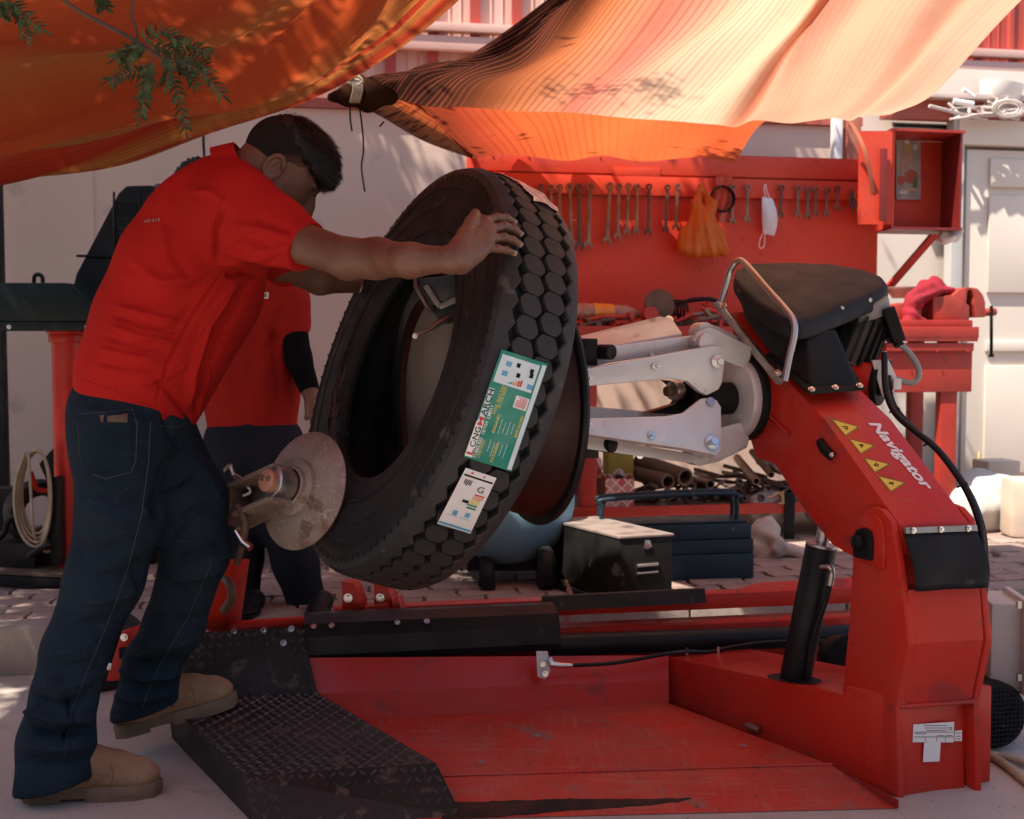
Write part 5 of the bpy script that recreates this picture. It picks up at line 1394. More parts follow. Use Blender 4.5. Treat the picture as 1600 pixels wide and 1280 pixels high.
s.D = np.where((Z < .4) & (Y >= 2.94), np.maximum(s.D, dl.astype(np.float32)), s.D)
jst = [([(262, 720), (252, 770), (235, 800)], 9, -.010), ([(300, 735), (262, 765), (240, 815)], 8, -.009), ([(340, 790), (300, 800), (262, 840)], 8, -.008), ([(360, 850), (310, 865), (270, 885)], 9, -.009), ([(355, 885), (310, 900), (262, 905)], 7, .007),
       ([(150, 905), (190, 900), (235, 875)], 10, -.008), ([(130, 940), (180, 935), (225, 915)], 8, .007), ([(120, 975), (165, 970), (205, 950)], 8, -.006),
       ([(50, 1090), (90, 1105), (140, 1090)], 9, -.011), ([(45, 1110), (90, 1128), (150, 1125)], 8, .010), ([(40, 1135), (85, 1150), (150, 1140)], 8, -.012), ([(35, 1160), (80, 1172), (140, 1165)], 8, .008), ([(70, 1060), (100, 1075), (150, 1060)], 9, .007),
       ([(105, 1090), (115, 1130), (100, 1165)], 6, -.008), ([(190, 1028), (230, 1040), (285, 1030)], 7, -.010), ([(185, 1045), (228, 1058), (280, 1050)], 7, .009), ([(178, 1062), (222, 1078), (275, 1068)], 7, -.009), ([(200, 1000), (240, 1015), (300, 1000)], 8, .007),
       ([(225, 960), (270, 975), (330, 960)], 8, -.005), ([(215, 880), (220, 940), (205, 1000)], 8, -.006), ([(150, 770), (185, 785), (235, 770)], 8, -.007), ([(140, 800), (190, 815), (250, 800)], 8, .005), ([(255, 640), (268, 680), (290, 705)], 6, -.006), ([(130, 640), (180, 650), (240, 665)], 7, .004)]
jeans = s.mesh('jeans', jean_m, p1, 3, [(a_, b_ * (.85 if a_[0][1] > 1000 else 1), c_ * (2.6 if a_[0][1] > 1000 else 2.0)) for a_, b_, c_ in jst] + [([(34, 1182), (80, 1195), (145, 1185)], 6, -.014), ([(38, 1120), (70, 1100), (110, 1112)], 6, .014), ([(60, 1030), (100, 1045), (165, 1030)], 8, -.010), ([(172, 1085), (215, 1096), (272, 1082)], 6, .012), ([(110, 860), (160, 862), (230, 840)], 9, -.010), ([(300, 705), (330, 750), (350, 800)], 8, .008)])
jt = bvh(jeans)
on_cloth(jt, 'seam', [[(206, 640), (214, 662), (212, 720), (204, 738)], [(120, 648), (206, 640)], [(122, 648), (124, 710), (138, 738), (165, 748), (204, 738)], [(235, 660), (232, 720), (222, 800), (202, 880), (178, 950), (140, 1040), (112, 1110), (100, 1185)], [(250, 665), (280, 668), (290, 660)], [(330, 880), (296, 960), (250, 1040), (222, 1105)]], .0011, stitch_m, jeans, .0008)
for hm_ in ([(30, 1186), (60, 1194), (100, 1194), (140, 1182)], [(172, 1112), (220, 1110), (276, 1076)]): on_cloth(jt, 'hem', [hm_], .002, jean_m, jeans, .0015)
patch(jt, 'pocket', [(122, 648), (206, 642), (203, 735), (130, 742)], jean_m, jeans, .003, 10, 10)
pt = patch(jt, 'leather_patch', [(169, 650), (199, 649), (199, 659), (169, 660)], mat('leather_patch', (.085, .05, .03), rough=.6), jeans, .006, 6, 4)
patch(jt, 'pocket_badge', [(158, 648), (164, 648), (163, 661), (159, 661)], mat('badge', (.11, .06, .035), rough=.5, metal=.3), jeans, .006, 3, 4)
# torso shirt
lo, hi = bounds([P(100, 620, 2.9), P(520, 240, 2.75), P(330, 700, 3.2), P(440, 300, 3.25)], .10)
s = SDF(lo, hi, .0045)
FL = ((.25, .95, 0), 1.12)
s.chain([P(207, 645, 2.98), P(224, 585, 2.985), P(256, 505, 2.99), P(300, 420, 2.99), P(335, 352, 2.98), P(356, 305, 2.97)], [.130, .145, .154, .163, .140, .086], .05, flat=FL)
s.cone(P(232, 640, 3.0), P(312, 470, 3.0), .085, .120, .06)
s.cone(P(268, 640, 3.02), P(345, 475, 3.02), .035, .070, .06)
s.cone(P(372, 330, 2.86), P(345, 330, 3.1), .098, .098, .06)
s.cone(P(300, 330, 2.93), P(360, 300, 2.93), .07, .07, .06)
s.chain([P(368, 332, 2.86), P(425, 358, 2.80), P(482, 388, 2.74)], [.094, .074, .059], .045)      # near sleeve
s.chain([P(390, 345, 3.10), P(425, 385, 3.16), P(445, 415, 3.2)], [.08, .066, .056], .04)            # far sleeve
for a_, b_ in (((478, 384), (486, 391)),):
    pass
# hem and openings
s.plane_cut(P(208, 640, 2.98), (P(118, 601, 2.98) - P(300, 682, 2.98)).cross(Vector((0, 1, 0))) * -1 if ((P(118, 601, 2.98) - P(300, 682, 2.98)).cross(Vector((0, 1, 0)))).z > 0 else (P(118, 601, 2.98) - P(300, 682, 2.98)).cross(Vector((0, 1, 0))))
sd_ = (P(486, 391, 2.735) - P(425, 358, 2.80)).normalized()
X, Y, Z = s.pts(); c_ = P(480, 387, 2.742)
dd = (X - c_.x) * sd_.x + (Y - c_.y) * sd_.y + (Z - c_.z) * sd_.z
s.D = np.where(X > P(440, 350, 2.8).x, np.maximum(s.D, dd.astype(np.float32)), s.D)
s.shell(.011)
sst = [([(180, 478), (225, 490), (292, 505)], 6, .006), ([(172, 492), (220, 508), (285, 522)], 5, -.006), ([(172, 508), (215, 524), (280, 538)], 6, .006), ([(160, 525), (205, 540), (265, 552)], 5, -.005), ([(155, 545), (200, 555), (262, 566)], 6, .005), ([(150, 565), (190, 574), (250, 580)], 5, -.004),
       ([(392, 440), (345, 520), (318, 590), (310, 650)], 8, -.014), ([(375, 430), (325, 505), (300, 580), (292, 640)], 8, .011), ([(352, 420), (300, 500), (262, 570), (245, 630)], 4, -.004), ([(350, 320), (335, 360), (338, 410)], 5, -.007), ([(352, 430), (380, 425), (410, 432)], 7, -.009), ([(335, 410), (370, 408), (430, 415)], 7, .007),
       ([(360, 350), (410, 358), (450, 372)], 6, .004), ([(350, 370), (400, 382), (440, 392)], 6, -.005), ([(345, 392), (390, 404), (430, 405)], 6, .004), ([(300, 300), (330, 300), (352, 320)], 7, .004), ([(200, 400), (250, 440), (330, 440)], 10, .004), ([(260, 330), (270, 400), (300, 440)], 10, -.004), ([(240, 590), (270, 620), (300, 660)], 6, -.005), ([(330, 560), (320, 610), (308, 660)], 5, .007)]
shirt = s.mesh('polo_shirt', shirt_m, p1, 2, [(a_, b_ * .75, c_ * 1.9) for a_, b_, c_ in sst] + [([(330, 430), (280, 470), (200, 470)], 12, -.009), ([(335, 415), (270, 440), (190, 430)], 10, .007), ([(320, 450), (270, 520), (190, 560)], 10, -.008), ([(300, 560), (260, 590), (200, 605)], 8, .008), ([(280, 585), (240, 605), (170, 600)], 6, -.007), ([(270, 300), (255, 350), (262, 400)], 12, .006), ([(395, 335), (420, 350), (460, 362)], 7, -.007), ([(385, 400), (420, 392), (455, 385)], 7, .007), ([(372, 420), (410, 412), (448, 400)], 6, -.008), ([(230, 400), (215, 450), (190, 500)], 11, -.006)])
tr = bvh(shirt)
on_cloth(tr, 'seam', [[(352, 300), (336, 340), (332, 380), (340, 412)], [(396, 432), (350, 470), (300, 545), (262, 590), (250, 628)], [(128, 593), (200, 617), (300, 672)]], .0010, shirt2_m, shirt, .0004)
m = MB()
for k, (x_, y_) in enumerate(((228, 347), (232, 346), (236, 345.5), (241, 345), (245, 344.5), (249, 344))):
    h = hit(tr, x_, y_, .002)
    if h is not None: m.box(h, (.004, .003, .006 + .002 * (k % 2)))
if m.v: m.build('back_logo', mat('logo_thread', (.35, .12, .10), rough=.8), shirt)
# collar
m = MB()
cc = P(372, 272, 2.95); cn = (P(430, 262, 2.95) - P(350, 300, 2.95)).normalized()
m.lathe([(-.030, .083), (-.005, .078), (.024, .072), (.026, .068), (.0, .070), (-.03, .076)], cc, cn, 40, (0, 1, 0), closed=True)
m.build('collar', shirt_m, shirt, 60)
# body: head, neck, arms, legs under the clothes in one surface
HC = P(442, 262, 2.95); HF = Vector((.72, .18, -.62)).normalized(); HU = Vector((.62, .05, .72)); HU = (HU - HF * HU.dot(HF)).normalized(); HS = HF.cross(HU)   # face, crown, far side?
if HS.y > 0: HS = -HS        # HS points to the near side
HR = np.array([[HF.x, HS.x, HU.x], [HF.y, HS.y, HU.y], [HF.z, HS.z, HU.z]])
def hp(f, n_, u): return HC + HF * f + HS * n_ + HU * u
elb, wri = P(545, 405, 2.67), None
def onty(px, py, lift): 
    q = tray(px, py, RT + .001); d = (CAMV - q).normalized(); return q + d * lift
wri = onty(704, 406, .040)
lo, hi = bounds([HC, P(90, 1200, 2.86), P(90, 1200, 3.2), wri, P(600, 450, 3.4), P(200, 600, 3.1), P(440, 180, 2.95)], .14)
s = SDF(lo, hi, .0065)
s.chain([hipR, kneeR, ankR], [.07, .05, .04], .03); s.chain([hipL, kneeL, ankL], [.07, .05, .04], .03)
s.chain([P(215, 650, 2.98), P(262, 520, 2.985), P(318, 400, 2.98), P(350, 330, 2.98)], [.11, .11, .12, .08], .05)
s.chain([P(350, 315, 2.97), P(385, 280, 2.955), P(415, 268, 2.95)], [.06, .060, .058], .03)
s.chain([P(372, 332, 2.87), P(455, 374, 2.76), elb, P(590, 404, 2.645), P(640, 407, 2.60 if wri.y > 2.6 else wri.y + .03), wri], [.058, .047, .0435, .043, .034, .0265], .02)
s.chain([P(390, 345, 3.08), P(440, 412, 3.18), P(500, 435, 3.25), P(565, 441, 3.36)], [.055, .046, .042, .030], .02)
s.ell(P(600, 440, 3.42), (.05, .03, .03), .02)
body_core = s
v1, f1_ = surface_nets(s.D, s.lo, s.h); v1 = laplace(v1, f1_, 2)
# head with finer grid
lo, hi = bounds([hp(.13, 0, 0), hp(-.12, 0, 0), hp(0, 0, .13), hp(.03, 0, -.16), hp(0, .1, 0), hp(0, -.1, 0)], .03)
h_ = SDF(lo, hi, .004)
h_.ell(hp(-.008, 0, .025), (.097, .074, .088), .03, HR)
h_.ell(hp(.035, 0, -.045), (.062, .060, .085), .04, HR)
h_.cone(hp(.060, 0, -.105), hp(.02, 0, -.10), .026, .045, .03)
h_.cone(hp(.010, .05, -.075), hp(.055, .02, -.105), .022, .018, .03); h_.cone(hp(.010, -.05, -.075), hp(.055, -.02, -.105), .022, .018, .03)
h_.chain([hp(.088, 0, .0), hp(.103, 0, -.028), hp(.112, 0, -.047)], [.010, .012, .015], .016)
h_.ell(hp(.098, .014, -.05), (.012, .011, .010), .01, HR); h_.ell(hp(.098, -.014, -.05), (.012, .011, .010), .01, HR)
h_.cone(hp(.086, .032, .018), hp(.090, .008, .016), .010, .010, .014); h_.cone(hp(.086, -.032, .018), hp(.090, -.008, .016), .010, .010, .014)
h_.ell(hp(.090, .032, -.004), (.012, .016, .010), .010, HR, 'sub'); h_.ell(hp(.090, -.032, -.004), (.012, .016, .010), .010, HR, 'sub')
h_.ell(hp(.074, .032, -.004), (.014, .014, .012), .004, HR); h_.ell(hp(.074, -.032, -.004), (.014, .014, .012), .004, HR)
h_.cone(hp(.092, .018, -.073), hp(.092, -.018, -.073), .008, .008, .010); h_.cone(hp(.090, .014, -.084), hp(.090, -.014, -.084), .009, .009, .010)
h_.chain([hp(-.03, 0, -.05), P(405, 275, 2.95), P(375, 288, 2.96)], [.062, .060, .062], .04)
# near ear: bowl with rim
for sg in (1, -1):
    e0 = hp(-.012, .073 * sg, -.018)
    ro = HR @ np.array([[1, 0, 0], [0, 1, 0], [0, 0, 1.0]])
    h_.ell(e0, (.021, .010, .034), .008, HR)
    h_.ell(e0 + HS * (.010 * sg) + HF * .004 + HU * .004, (.011, .008, .019), .006, HR, 'sub')
    pts = [e0 + HS * (.010 * sg) + HF * (.020 * math.cos(a) - .002) + HU * (.031 * math.sin(a) + .003) for a in np.linspace(R(20), R(250), 9)]
    h_.chain(pts, [.0045] * 9, .004)
    h_.ell(e0 + HS * (.006 * sg) - HU * .032 + HF * .004, (.009, .006, .011), .006, HR)
v2, f2_ = surface_nets(h_.D, h_.lo, h_.h); v2 = laplace(v2, f2_, 1)
# near hand
def hpnt(px, py, lift): return onty(px, py, lift)
hl, hh_ = bounds([hpnt(700, 400, .05), hpnt(815, 340, .0), hpnt(740, 330, .05), hpnt(800, 400, .0), hpnt(690, 425, .06)], .04)
hd = SDF(hl, hh_, .0028)
W0 = wri
K = {'i': (756, 347), 'm': (765, 359), 'r': (764, 373), 'p': (757, 387)}
hd.chain([P(672, 407, wri.y + .012), wri, hpnt(716, 404, .036)], [.022, .0275, .029], .012)
for k, base in (('i', (716, 396)), ('m', (716, 400)), ('r', (718, 407)), ('p', (722, 413))):
    hd.cone(hpnt(*base, .032), hpnt(*K[k], .024), .019, .0155, .014)
hd.cone(hpnt(728, 405, .028), hpnt(745, 398, .018), .017, .014, .012)
hd.cone(hpnt(716, 388, .034), hpnt(738, 372, .028), .018, .016, .014)
FN = {'i': [K['i'], (776, 340), (791, 341), (802, 346)], 'm': [K['m'], (787, 353), (802, 357), (812, 364)], 'r': [K['r'], (787, 371), (801, 375), (811, 381)], 'p': [K['p'], (777, 389), (791, 391), (802, 395)]}
FR = {'i': [.0112, .0092, .0084, .0072], 'm': [.0116, .0094, .0086, .0073], 'r': [.0110, .0090, .0082, .0070], 'p': [.0102, .0083, .0075, .0064]}
for k in 'imrp':
    lf = [.022, .022, .016, .010]
    hd.chain([hpnt(x, y, l) for (x, y), l in zip(FN[k], lf)], FR[k], .003)
    for j in (1, 2): hd.ell(hpnt(FN[k][j][0], FN[k][j][1] - 1, lf[j] + .003), (FR[k][j] * 1.04,) * 3, .004)
hd.chain([hpnt(716, 386, .036), hpnt(726, 366, .036), hpnt(736, 347, .034), hpnt(743, 333, .030)], [.019, .0145, .0125, .0098], .008)
v3, f3_ = surface_nets(hd.D, hd.lo, hd.h); v3 = laplace(v3, f3_, 1)
V = np.concatenate((v1, v2, v3)); F = np.concatenate((f1_, f2_ + len(v1), f3_ + len(v1) + len(v2)))
me = bpy.data.meshes.new('body'); me.from_pydata(V.tolist(), [], F.tolist()); me.materials.append(skin_m)
body = mesh_obj('body', me, p1, 180)
nail_m = mat('finger_nail', (.34, .20, .15), rough=.35)
for k in 'imrp':
    a, b_ = hpnt(*FN[k][2], .016), hpnt(*FN[k][3], .010)
    d = (b_ - a).normalized(); tc = (CAMV - b_).normalized(); tc = (tc - d * tc.dot(d)).normalized(); sd2 = d.cross(tc)
    c_ = b_ + d * .001 + tc * (FR[k][3] * .93)
    m = MB(); m.grid([[c_ + d * (u * .006) + sd2 * (w_ * .0055) - tc * (w_ * w_ * .002 + .0006 * u * u) for w_ in np.linspace(-1, 1, 5)] for u in np.linspace(-1, 1, 4)]); m.build('fingernail', nail_m, body, 180)
m = MB(); a = P(566, 441, 3.36); ax_ = Vector((.9, .3, -.15)).normalized()
m.lathe([(-.003, .036), (0, .039), (.003, .036), (0, .034)], P(563, 443, 3.35), ax_, 32, closed=True); m.build('bracelet', M['steel'], p1, 60)
# hair: cropped sides and a longer tousled top
hs = SDF(*bounds([hp(.14, 0, 0), hp(-.13, 0, 0), hp(0, 0, .14), hp(0, 0, -.1), hp(0, .1, 0), hp(0, -.1, 0)], .02), .004)
hs.ell(hp(-.010, 0, .026), (.102, .0785, .093), .02, HR)
X, Y, Z = hs.pts()
qf = (X - HC.x) * HF.x + (Y - HC.y) * HF.y + (Z - HC.z) * HF.z
qu = (X - HC.x) * HU.x + (Y - HC.y) * HU.y + (Z - HC.z) * HU.z
qs = (X - HC.x) * HS.x + (Y - HC.y) * HS.y + (Z - HC.z) * HS.z
# hairline: above the ear, sideburn in front of it, down the nape behind
line = np.where(qf > 0, .010 + qf * .55 + .004 * np.sin(qf * 160), .010 + qf * .95)
hs.D = np.maximum(hs.D, (line - qu).astype(np.float32))
crop_o = hs.mesh('cropped_hair', crop_m, p1, 1)
cv = np.zeros((len(crop_o.data.vertices), 3)); crop_o.data.vertices.foreach_get('co', cv.ravel()) if False else None
cv = np.array([tuple(v.co) for v in crop_o.data.vertices]) - np.array(tuple(HC))
f_, u_ = cv @ np.array(tuple(HF)), cv @ np.array(tuple(HU))
ln_ = np.where(f_ > 0, .010 + f_ * .55, .010 + f_ * .95)
fade = np.clip((u_ - ln_) / .032, 0, 1) ** .7
at_ = crop_o.data.color_attributes.new('fade', 'FLOAT_COLOR', 'POINT')
at_.data.foreach_set('color', np.stack((fade, fade, fade, np.ones_like(fade)), 1).astype(np.float32).ravel())
cn_ = crop_m.node_tree; va = cn_.nodes.new('ShaderNodeVertexColor'); va.layer_name = 'fade'
cb2 = cn_.nodes['Principled BSDF']; src = cb2.inputs['Base Color'].links[0].from_socket
mxf = cn_.nodes.new('ShaderNodeMixRGB'); cn_.links.new(va.outputs[0], mxf.inputs[0]); mxf.inputs[1].default_value = (.10, .05, .033, 1); cn_.links.new(src, mxf.inputs[2]); cn_.links.new(mxf.outputs[0], cb2.inputs['Base Color'])
m = MB()
top = SDF(*bounds([hp(.15, 0, 0), hp(-.13, 0, 0), hp(0, 0, .15), hp(0, 0, -.1), hp(0, .1, 0), hp(0, -.1, 0)], .02), .0045)
top.ell(hp(-.004, 0, .033), (.103, .0805, .093), .02, HR)
top.ell(hp(.040, 0, .060), (.058, .060, .050), .03, HR)
top.ell(hp(.086, 0, .052), (.017, .036, .018), .03, HR)
X, Y, Z = top.pts()
qu = (X - HC.x) * HU.x + (Y - HC.y) * HU.y + (Z - HC.z) * HU.z
qf = (X - HC.x) * HF.x + (Y - HC.y) * HF.y + (Z - HC.z) * HF.z
top.D = np.maximum(top.D, (np.where(qf < 0, .058 - (qf) * .40, .058 - .35 * qf) + .006 * np.sin(qf * 150 + Y * 120) - qu).astype(np.float32))
nz = .0018 * np.sin(X * 160 + Z * 90 + 4 * np.sin(Y * 60)) + .0015 * np.sin(qf * 300 + 3 * np.sin(Y * 90))
top.D = top.D + .5 * nz.astype(np.float32)
hv, hf_ = surface_nets(top.D, top.lo, top.h)
sv, sf = [], []
rr = np.random.default_rng(5)
ids = rr.choice(len(hv), 9000)
vn = vnormals(hv, hf_)
mt_ = MB()
for i in ids:
    p_ = Vector(hv[i]); n_ = Vector(vn[i])
    dr_ = (n_ * .42 + HF * rr.uniform(.5, 1.1) + HS * .5 * math.sin(p_.x * 70 + p_.z * 50) + Vector(rr.normal(0, .22, 3))).normalized(); dr_ = (dr_ - n_ * max(0, dr_.dot(n_) - .50)).normalized()
    L = rr.uniform(.012, .026); b_ = p_ - n_ * .001
    sd2 = dr_.cross(n_).normalized() * rr.uniform(.0005, .0011)
    mid = b_ + dr_ * L * .55 + n_ * .002; tip = b_ + dr_ * L - n_ * .003 + HF * .004
    mt_.add([b_ - sd2, b_ + sd2, mid + sd2 * .8, mid - sd2 * .8, tip], [(0, 1, 2, 3), (3, 2, 4)])
mt_.add([tuple(q) for q in hv], [tuple(int(j) for j in q) for q in hf_])
mt_.build('hair', hair_m, p1, 180, recalc=False)
# beard
bd2 = SDF(*bounds([hp(.12, 0, -.02), hp(0, .08, -.14), hp(0, -.08, -.14)], .02), .004)
bd2.ell(hp(.035, 0, -.045), (.0655, .0635, .0885), .04, HR); bd2.cone(hp(.060, 0, -.105), hp(.02, 0, -.10), .029, .048, .03)
X, Y, Z = bd2.pts()
qf = (X - HC.x) * HF.x + (Y - HC.y) * HF.y + (Z - HC.z) * HF.z; qu = (X - HC.x) * HU.x + (Y - HC.y) * HU.y + (Z - HC.z) * HU.z
bd2.D = np.maximum(bd2.D, np.maximum(qu + .048 - np.clip(.03 - qf, 0, .03) * 1.3, .006 - qf).astype(np.float32))
bd2.mesh('beard', mat('stubble', (.028, .018, .012), (.05, .028, .018), rough=.8, scale=70, bump=.4, bscale=300), p1, 1)
# stubble and brows
m = MB()
for sg in (1, -1):
    m.tube([hp(.093, .045 * sg, .014), hp(.100, .028 * sg, .022), hp(.101, .012 * sg, .018)], [.002, .004, .003], 5)
    for k in range(6): m.tube([hp(.092, (.022 + .004 * k) * sg, -.002), hp(.104, (.022 + .005 * k) * sg, -.006)], .0006, 3)
m.build('brow_and_lashes', hair_m, p1)
# boots
def boot_mat(heel, toe, up=(0, 0, 1)):
    x = (toe - heel).normalized(); u = Vector(up); u = (u - x * u.dot(x)).normalized(); y = u.cross(x)
    c = heel + (toe - heel) * (.152 / .334)
    mm = Matrix((tuple(x), tuple(y), tuple(u))).transposed().to_4x4() @ Matrix.Diagonal((.95, .92, .94, 1)); mm.translation = c
    return mm
h0 = G(32, 1251); t0_ = G(231, 1240)
build_boot(boot_mat(h0, h0 + (t0_ - h0).normalized() * .334), p1)
h1, t1_ = P(176, 1154, 3.06), P(345, 1106, 3.15)
bm2 = boot_mat(h1, h1 + (t1_ - h1).normalized() * .334)
build_boot(bm2, p1)

# ---------------------------------------------------------------- worker behind
Y2 = 4.25
p2 = empty('person', G(430, 962, PZ), 'worker in a red shirt with black arm sleeve standing behind the tyre machine', 'person')
def Q(px, py, dy=0.0): return P(px, py, Y2 + dy)
s = SDF(*bounds([Q(300, 640), Q(540, 640), Q(330, 1000, -.2), Q(520, 1000, .2)], .12), .009)
s.ell(Q(395, 690), (.17, .13, .13), .05)
s.chain([Q(372, 700), Q(374, 800, -.02), Q(378, 870, .02), Q(378, 955, .03)], [.10, .085, .07, .062], .04)
s.chain([Q(428, 700), Q(440, 800, -.03), Q(462, 880, .0), Q(484, 958, .02)], [.10, .09, .075, .068], .04)
s.mesh('jeans', jean2_m, p2, 2)
s = SDF(*bounds([Q(280, 380), Q(500, 380), Q(290, 700, -.2), Q(500, 700, .25)], .08), .008)
s.chain([Q(395, 690), Q(392, 600), Q(388, 520), Q(380, 445), Q(372, 405)], [.155, .158, .160, .150, .10], .05, flat=((0, 1, 0), .72))
s.cone(Q(325, 430), Q(430, 430), .09, .085, .05); s.chain([Q(428, 432, -.02), Q(448, 470, -.04), Q(458, 506, -.05)], [.085, .072, .062], .04)
s.chain([Q(325, 432, -.02), Q(312, 480, -.04)], [.085, .07], .04)
s.plane_cut(Q(395, 694), (P(310, 693, 4.25) - P(470, 668, 4.25)).cross(Vector((0, 1, 0))).normalized() * (-1 if (P(310, 693, 4.25) - P(470, 668, 4.25)).cross(Vector((0, 1, 0))).z > 0 else 1))
s2st = [([(400, 480), (392, 560), (380, 640)], 8, -.010), ([(425, 500), (430, 560), (440, 650)], 7, -.010), ([(412, 520), (410, 580), (415, 660)], 7, .008), ([(440, 520), (420, 540), (400, 580)], 6, -.008), ([(360, 560), (370, 620), (390, 670)], 8, -.008), ([(445, 470), (430, 500), (428, 540)], 6, -.008), ([(385, 610), (420, 600), (455, 610)], 7, .005)]
sh2 = s.mesh('polo_shirt', shirt2_m, p2, 2, s2st)
tr2 = bvh(sh2)
tg = patch(tr2, 'chest_tag', [(392, 455), (421, 457), (420, 467), (391, 465)], M['white'], sh2, .004, 6, 4)
m = MB()
for k in range(7):
    h = hit(tr2, 396 + k * 3.4, 459.5 + k * .2, .006)
    if h is not None: m.box(h, (.0045, .001, .007))
    h = hit(tr2, 397 + k * 3.2, 463.5, .006)
    if h is not None: m.box(h, (.005, .001, .003))
if m.v: m.build('tag_print', mat('tag_ink', (.12, .05, .05), rough=.8), sh2)
s = SDF(*bounds([Q(270, 240), Q(500, 640, -.2), Q(500, 640, .2), Q(300, 640)], .06), .008)
s.chain([Q(390, 640), Q(388, 520), Q(375, 420), Q(350, 370, -.02)], [.07, .07, .06, .055], .04)
s.ell(Q(325, 318, -.03), (.085, .10, .115), .04)
s.chain([Q(428, 440), Q(456, 510, -.05), Q(468, 565, -.07), Q(484, 612, -.10)], [.05, .042, .038, .030], .02)
s.ell(Q(487, 632, -.12), (.025, .035, .05), .02)
s.chain([Q(482, 640, -.13), Q(478, 655, -.14)], [.011, .009], .008); s.chain([Q(488, 645, -.14), Q(487, 662, -.16)], [.011, .009], .008); s.chain([Q(494, 642, -.12), Q(496, 658, -.14)], [.011, .009], .008)
s.mesh('body', mat('brown_skin_b', (.17, .085, .055), rough=.5, scale=20, bump=.1, bscale=120), p2, 2)
s = SDF(*bounds([Q(420, 490, -.2), Q(510, 630, .05)], .06), .006)
s.chain([Q(457, 504, -.05), Q(466, 560, -.07), Q(482, 604, -.095)], [.050, .045, .036], .02)
s.mesh('arm_sleeve', mat('black_sleeve', (.006, .007, .009), rough=.9, spec=.08, bump=.2, bscale=200), p2, 2)
s = SDF(*bounds([Q(260, 240, -.15), Q(400, 380, .15)], .05), .006)
s.ell(Q(314, 300, -.02), (.100, .11, .118), .03)
X, Y, Z = s.pts()
s.D = s.D + (.006 * np.sin(X * 160) * np.sin(Z * 170 + Y * 90) + .004 * np.sin(X * 320 + Z * 260)).astype(np.float32)
s.plane_cut(Q(325, 330, -.02), (0, -.5, -1))
s.mesh('hair', hair_m, p2, 1)
for (x_, y_) in ((378, 958), (488, 960)):
    b0 = G(x_ - 10, y_ + 4, PZ) + Vector((.03, .20, 0))
    bo2 = build_boot(boot_mat(b0, b0 + Vector((.05, -1, 0)).normalized() * .30) @ Matrix.Diagonal((.8, .9, .42, 1)), p2)
    for ob_ in [bo2] + list(bo2.children): ob_.data.materials[0] = M['black']
# ================================================================ tool board, bench and what is on them
ORD = ['first', 'second', 'third', 'fourth', 'fifth', 'sixth', 'seventh', 'eighth', 'ninth', 'tenth', 'eleventh', 'twelfth', 'thirteenth', 'fourteenth', 'fifteenth', 'sixteenth', 'seventeenth', 'eighteenth', 'nineteenth', 'twentieth', 'twenty-first', 'twenty-second', 'twenty-third', 'twenty-fourth']
RW = rotz(WROT)
def wbox(mb, px0, py0, px1, py1, Y0, th, bev=0.0):
    """box whose front face fills the given picture rectangle on the plane Y0 of the back yard frame"""
    xa = (W(px0, (py0 + py1) / 2, Y0).x + 0); xb = W(px1, (py0 + py1) / 2, Y0).x
    xm = (px0 + px1) / 2
    z0 = W(xm, py1, Y0).z; z1 = W(xm, py0, Y0).z
    c = WG((xa + xb) / 2, Y0, (z0 + z1) / 2) + NY * (th / 2)
    return mb.box(c, ((xb - xa) / UX.x, th, z1 - z0), RW, bev)
tb = empty('tool_board', W(1050, 520, BY), 'large red painted board with a hanging rail full of wrenches', 'tool board')
q = MB(); wbox(q, 731, 240, 1371, 520, BY, .02); q.build('panel', M['board'], tb)
q = MB(); wbox(q, 731, 236, 742, 520, BY - .04, .05, .003); q.build('edge_frame', M['board'], tb, 35)
q = MB(); wbox(q, 742, 241, 1371, 274, BY - .02, .02, .003); q.build('top_strip', M['board'], tb, 35)
rz = W(1100, 308, BY).z
q = MB(); wbox(q, 742, 277, 1371, 307, BY - .03, .03, .003); q.build('hanging_rail', M['board'], tb, 35)
for x_ in range(770, 1360, 56):
    q = MB(); p_ = W(x_, 244 + (x_ - 770) * .012, BY - .02); q.lathe([(0, .006), (.004, .005), (.005, .0005)], p_, -NY, 8); q.build('rivet', M['board'], tb)
q = MB(); wbox(q, 958, 262, 1032, 275, BY - .028, .008, .002); q.build('patch_plate', M['board'], tb, 35)
q = MB(); wbox(q, 1372, 236, 1385, 345, BY - .03, .05, .003); q.build('side_frame', M['board'], tb, 35)
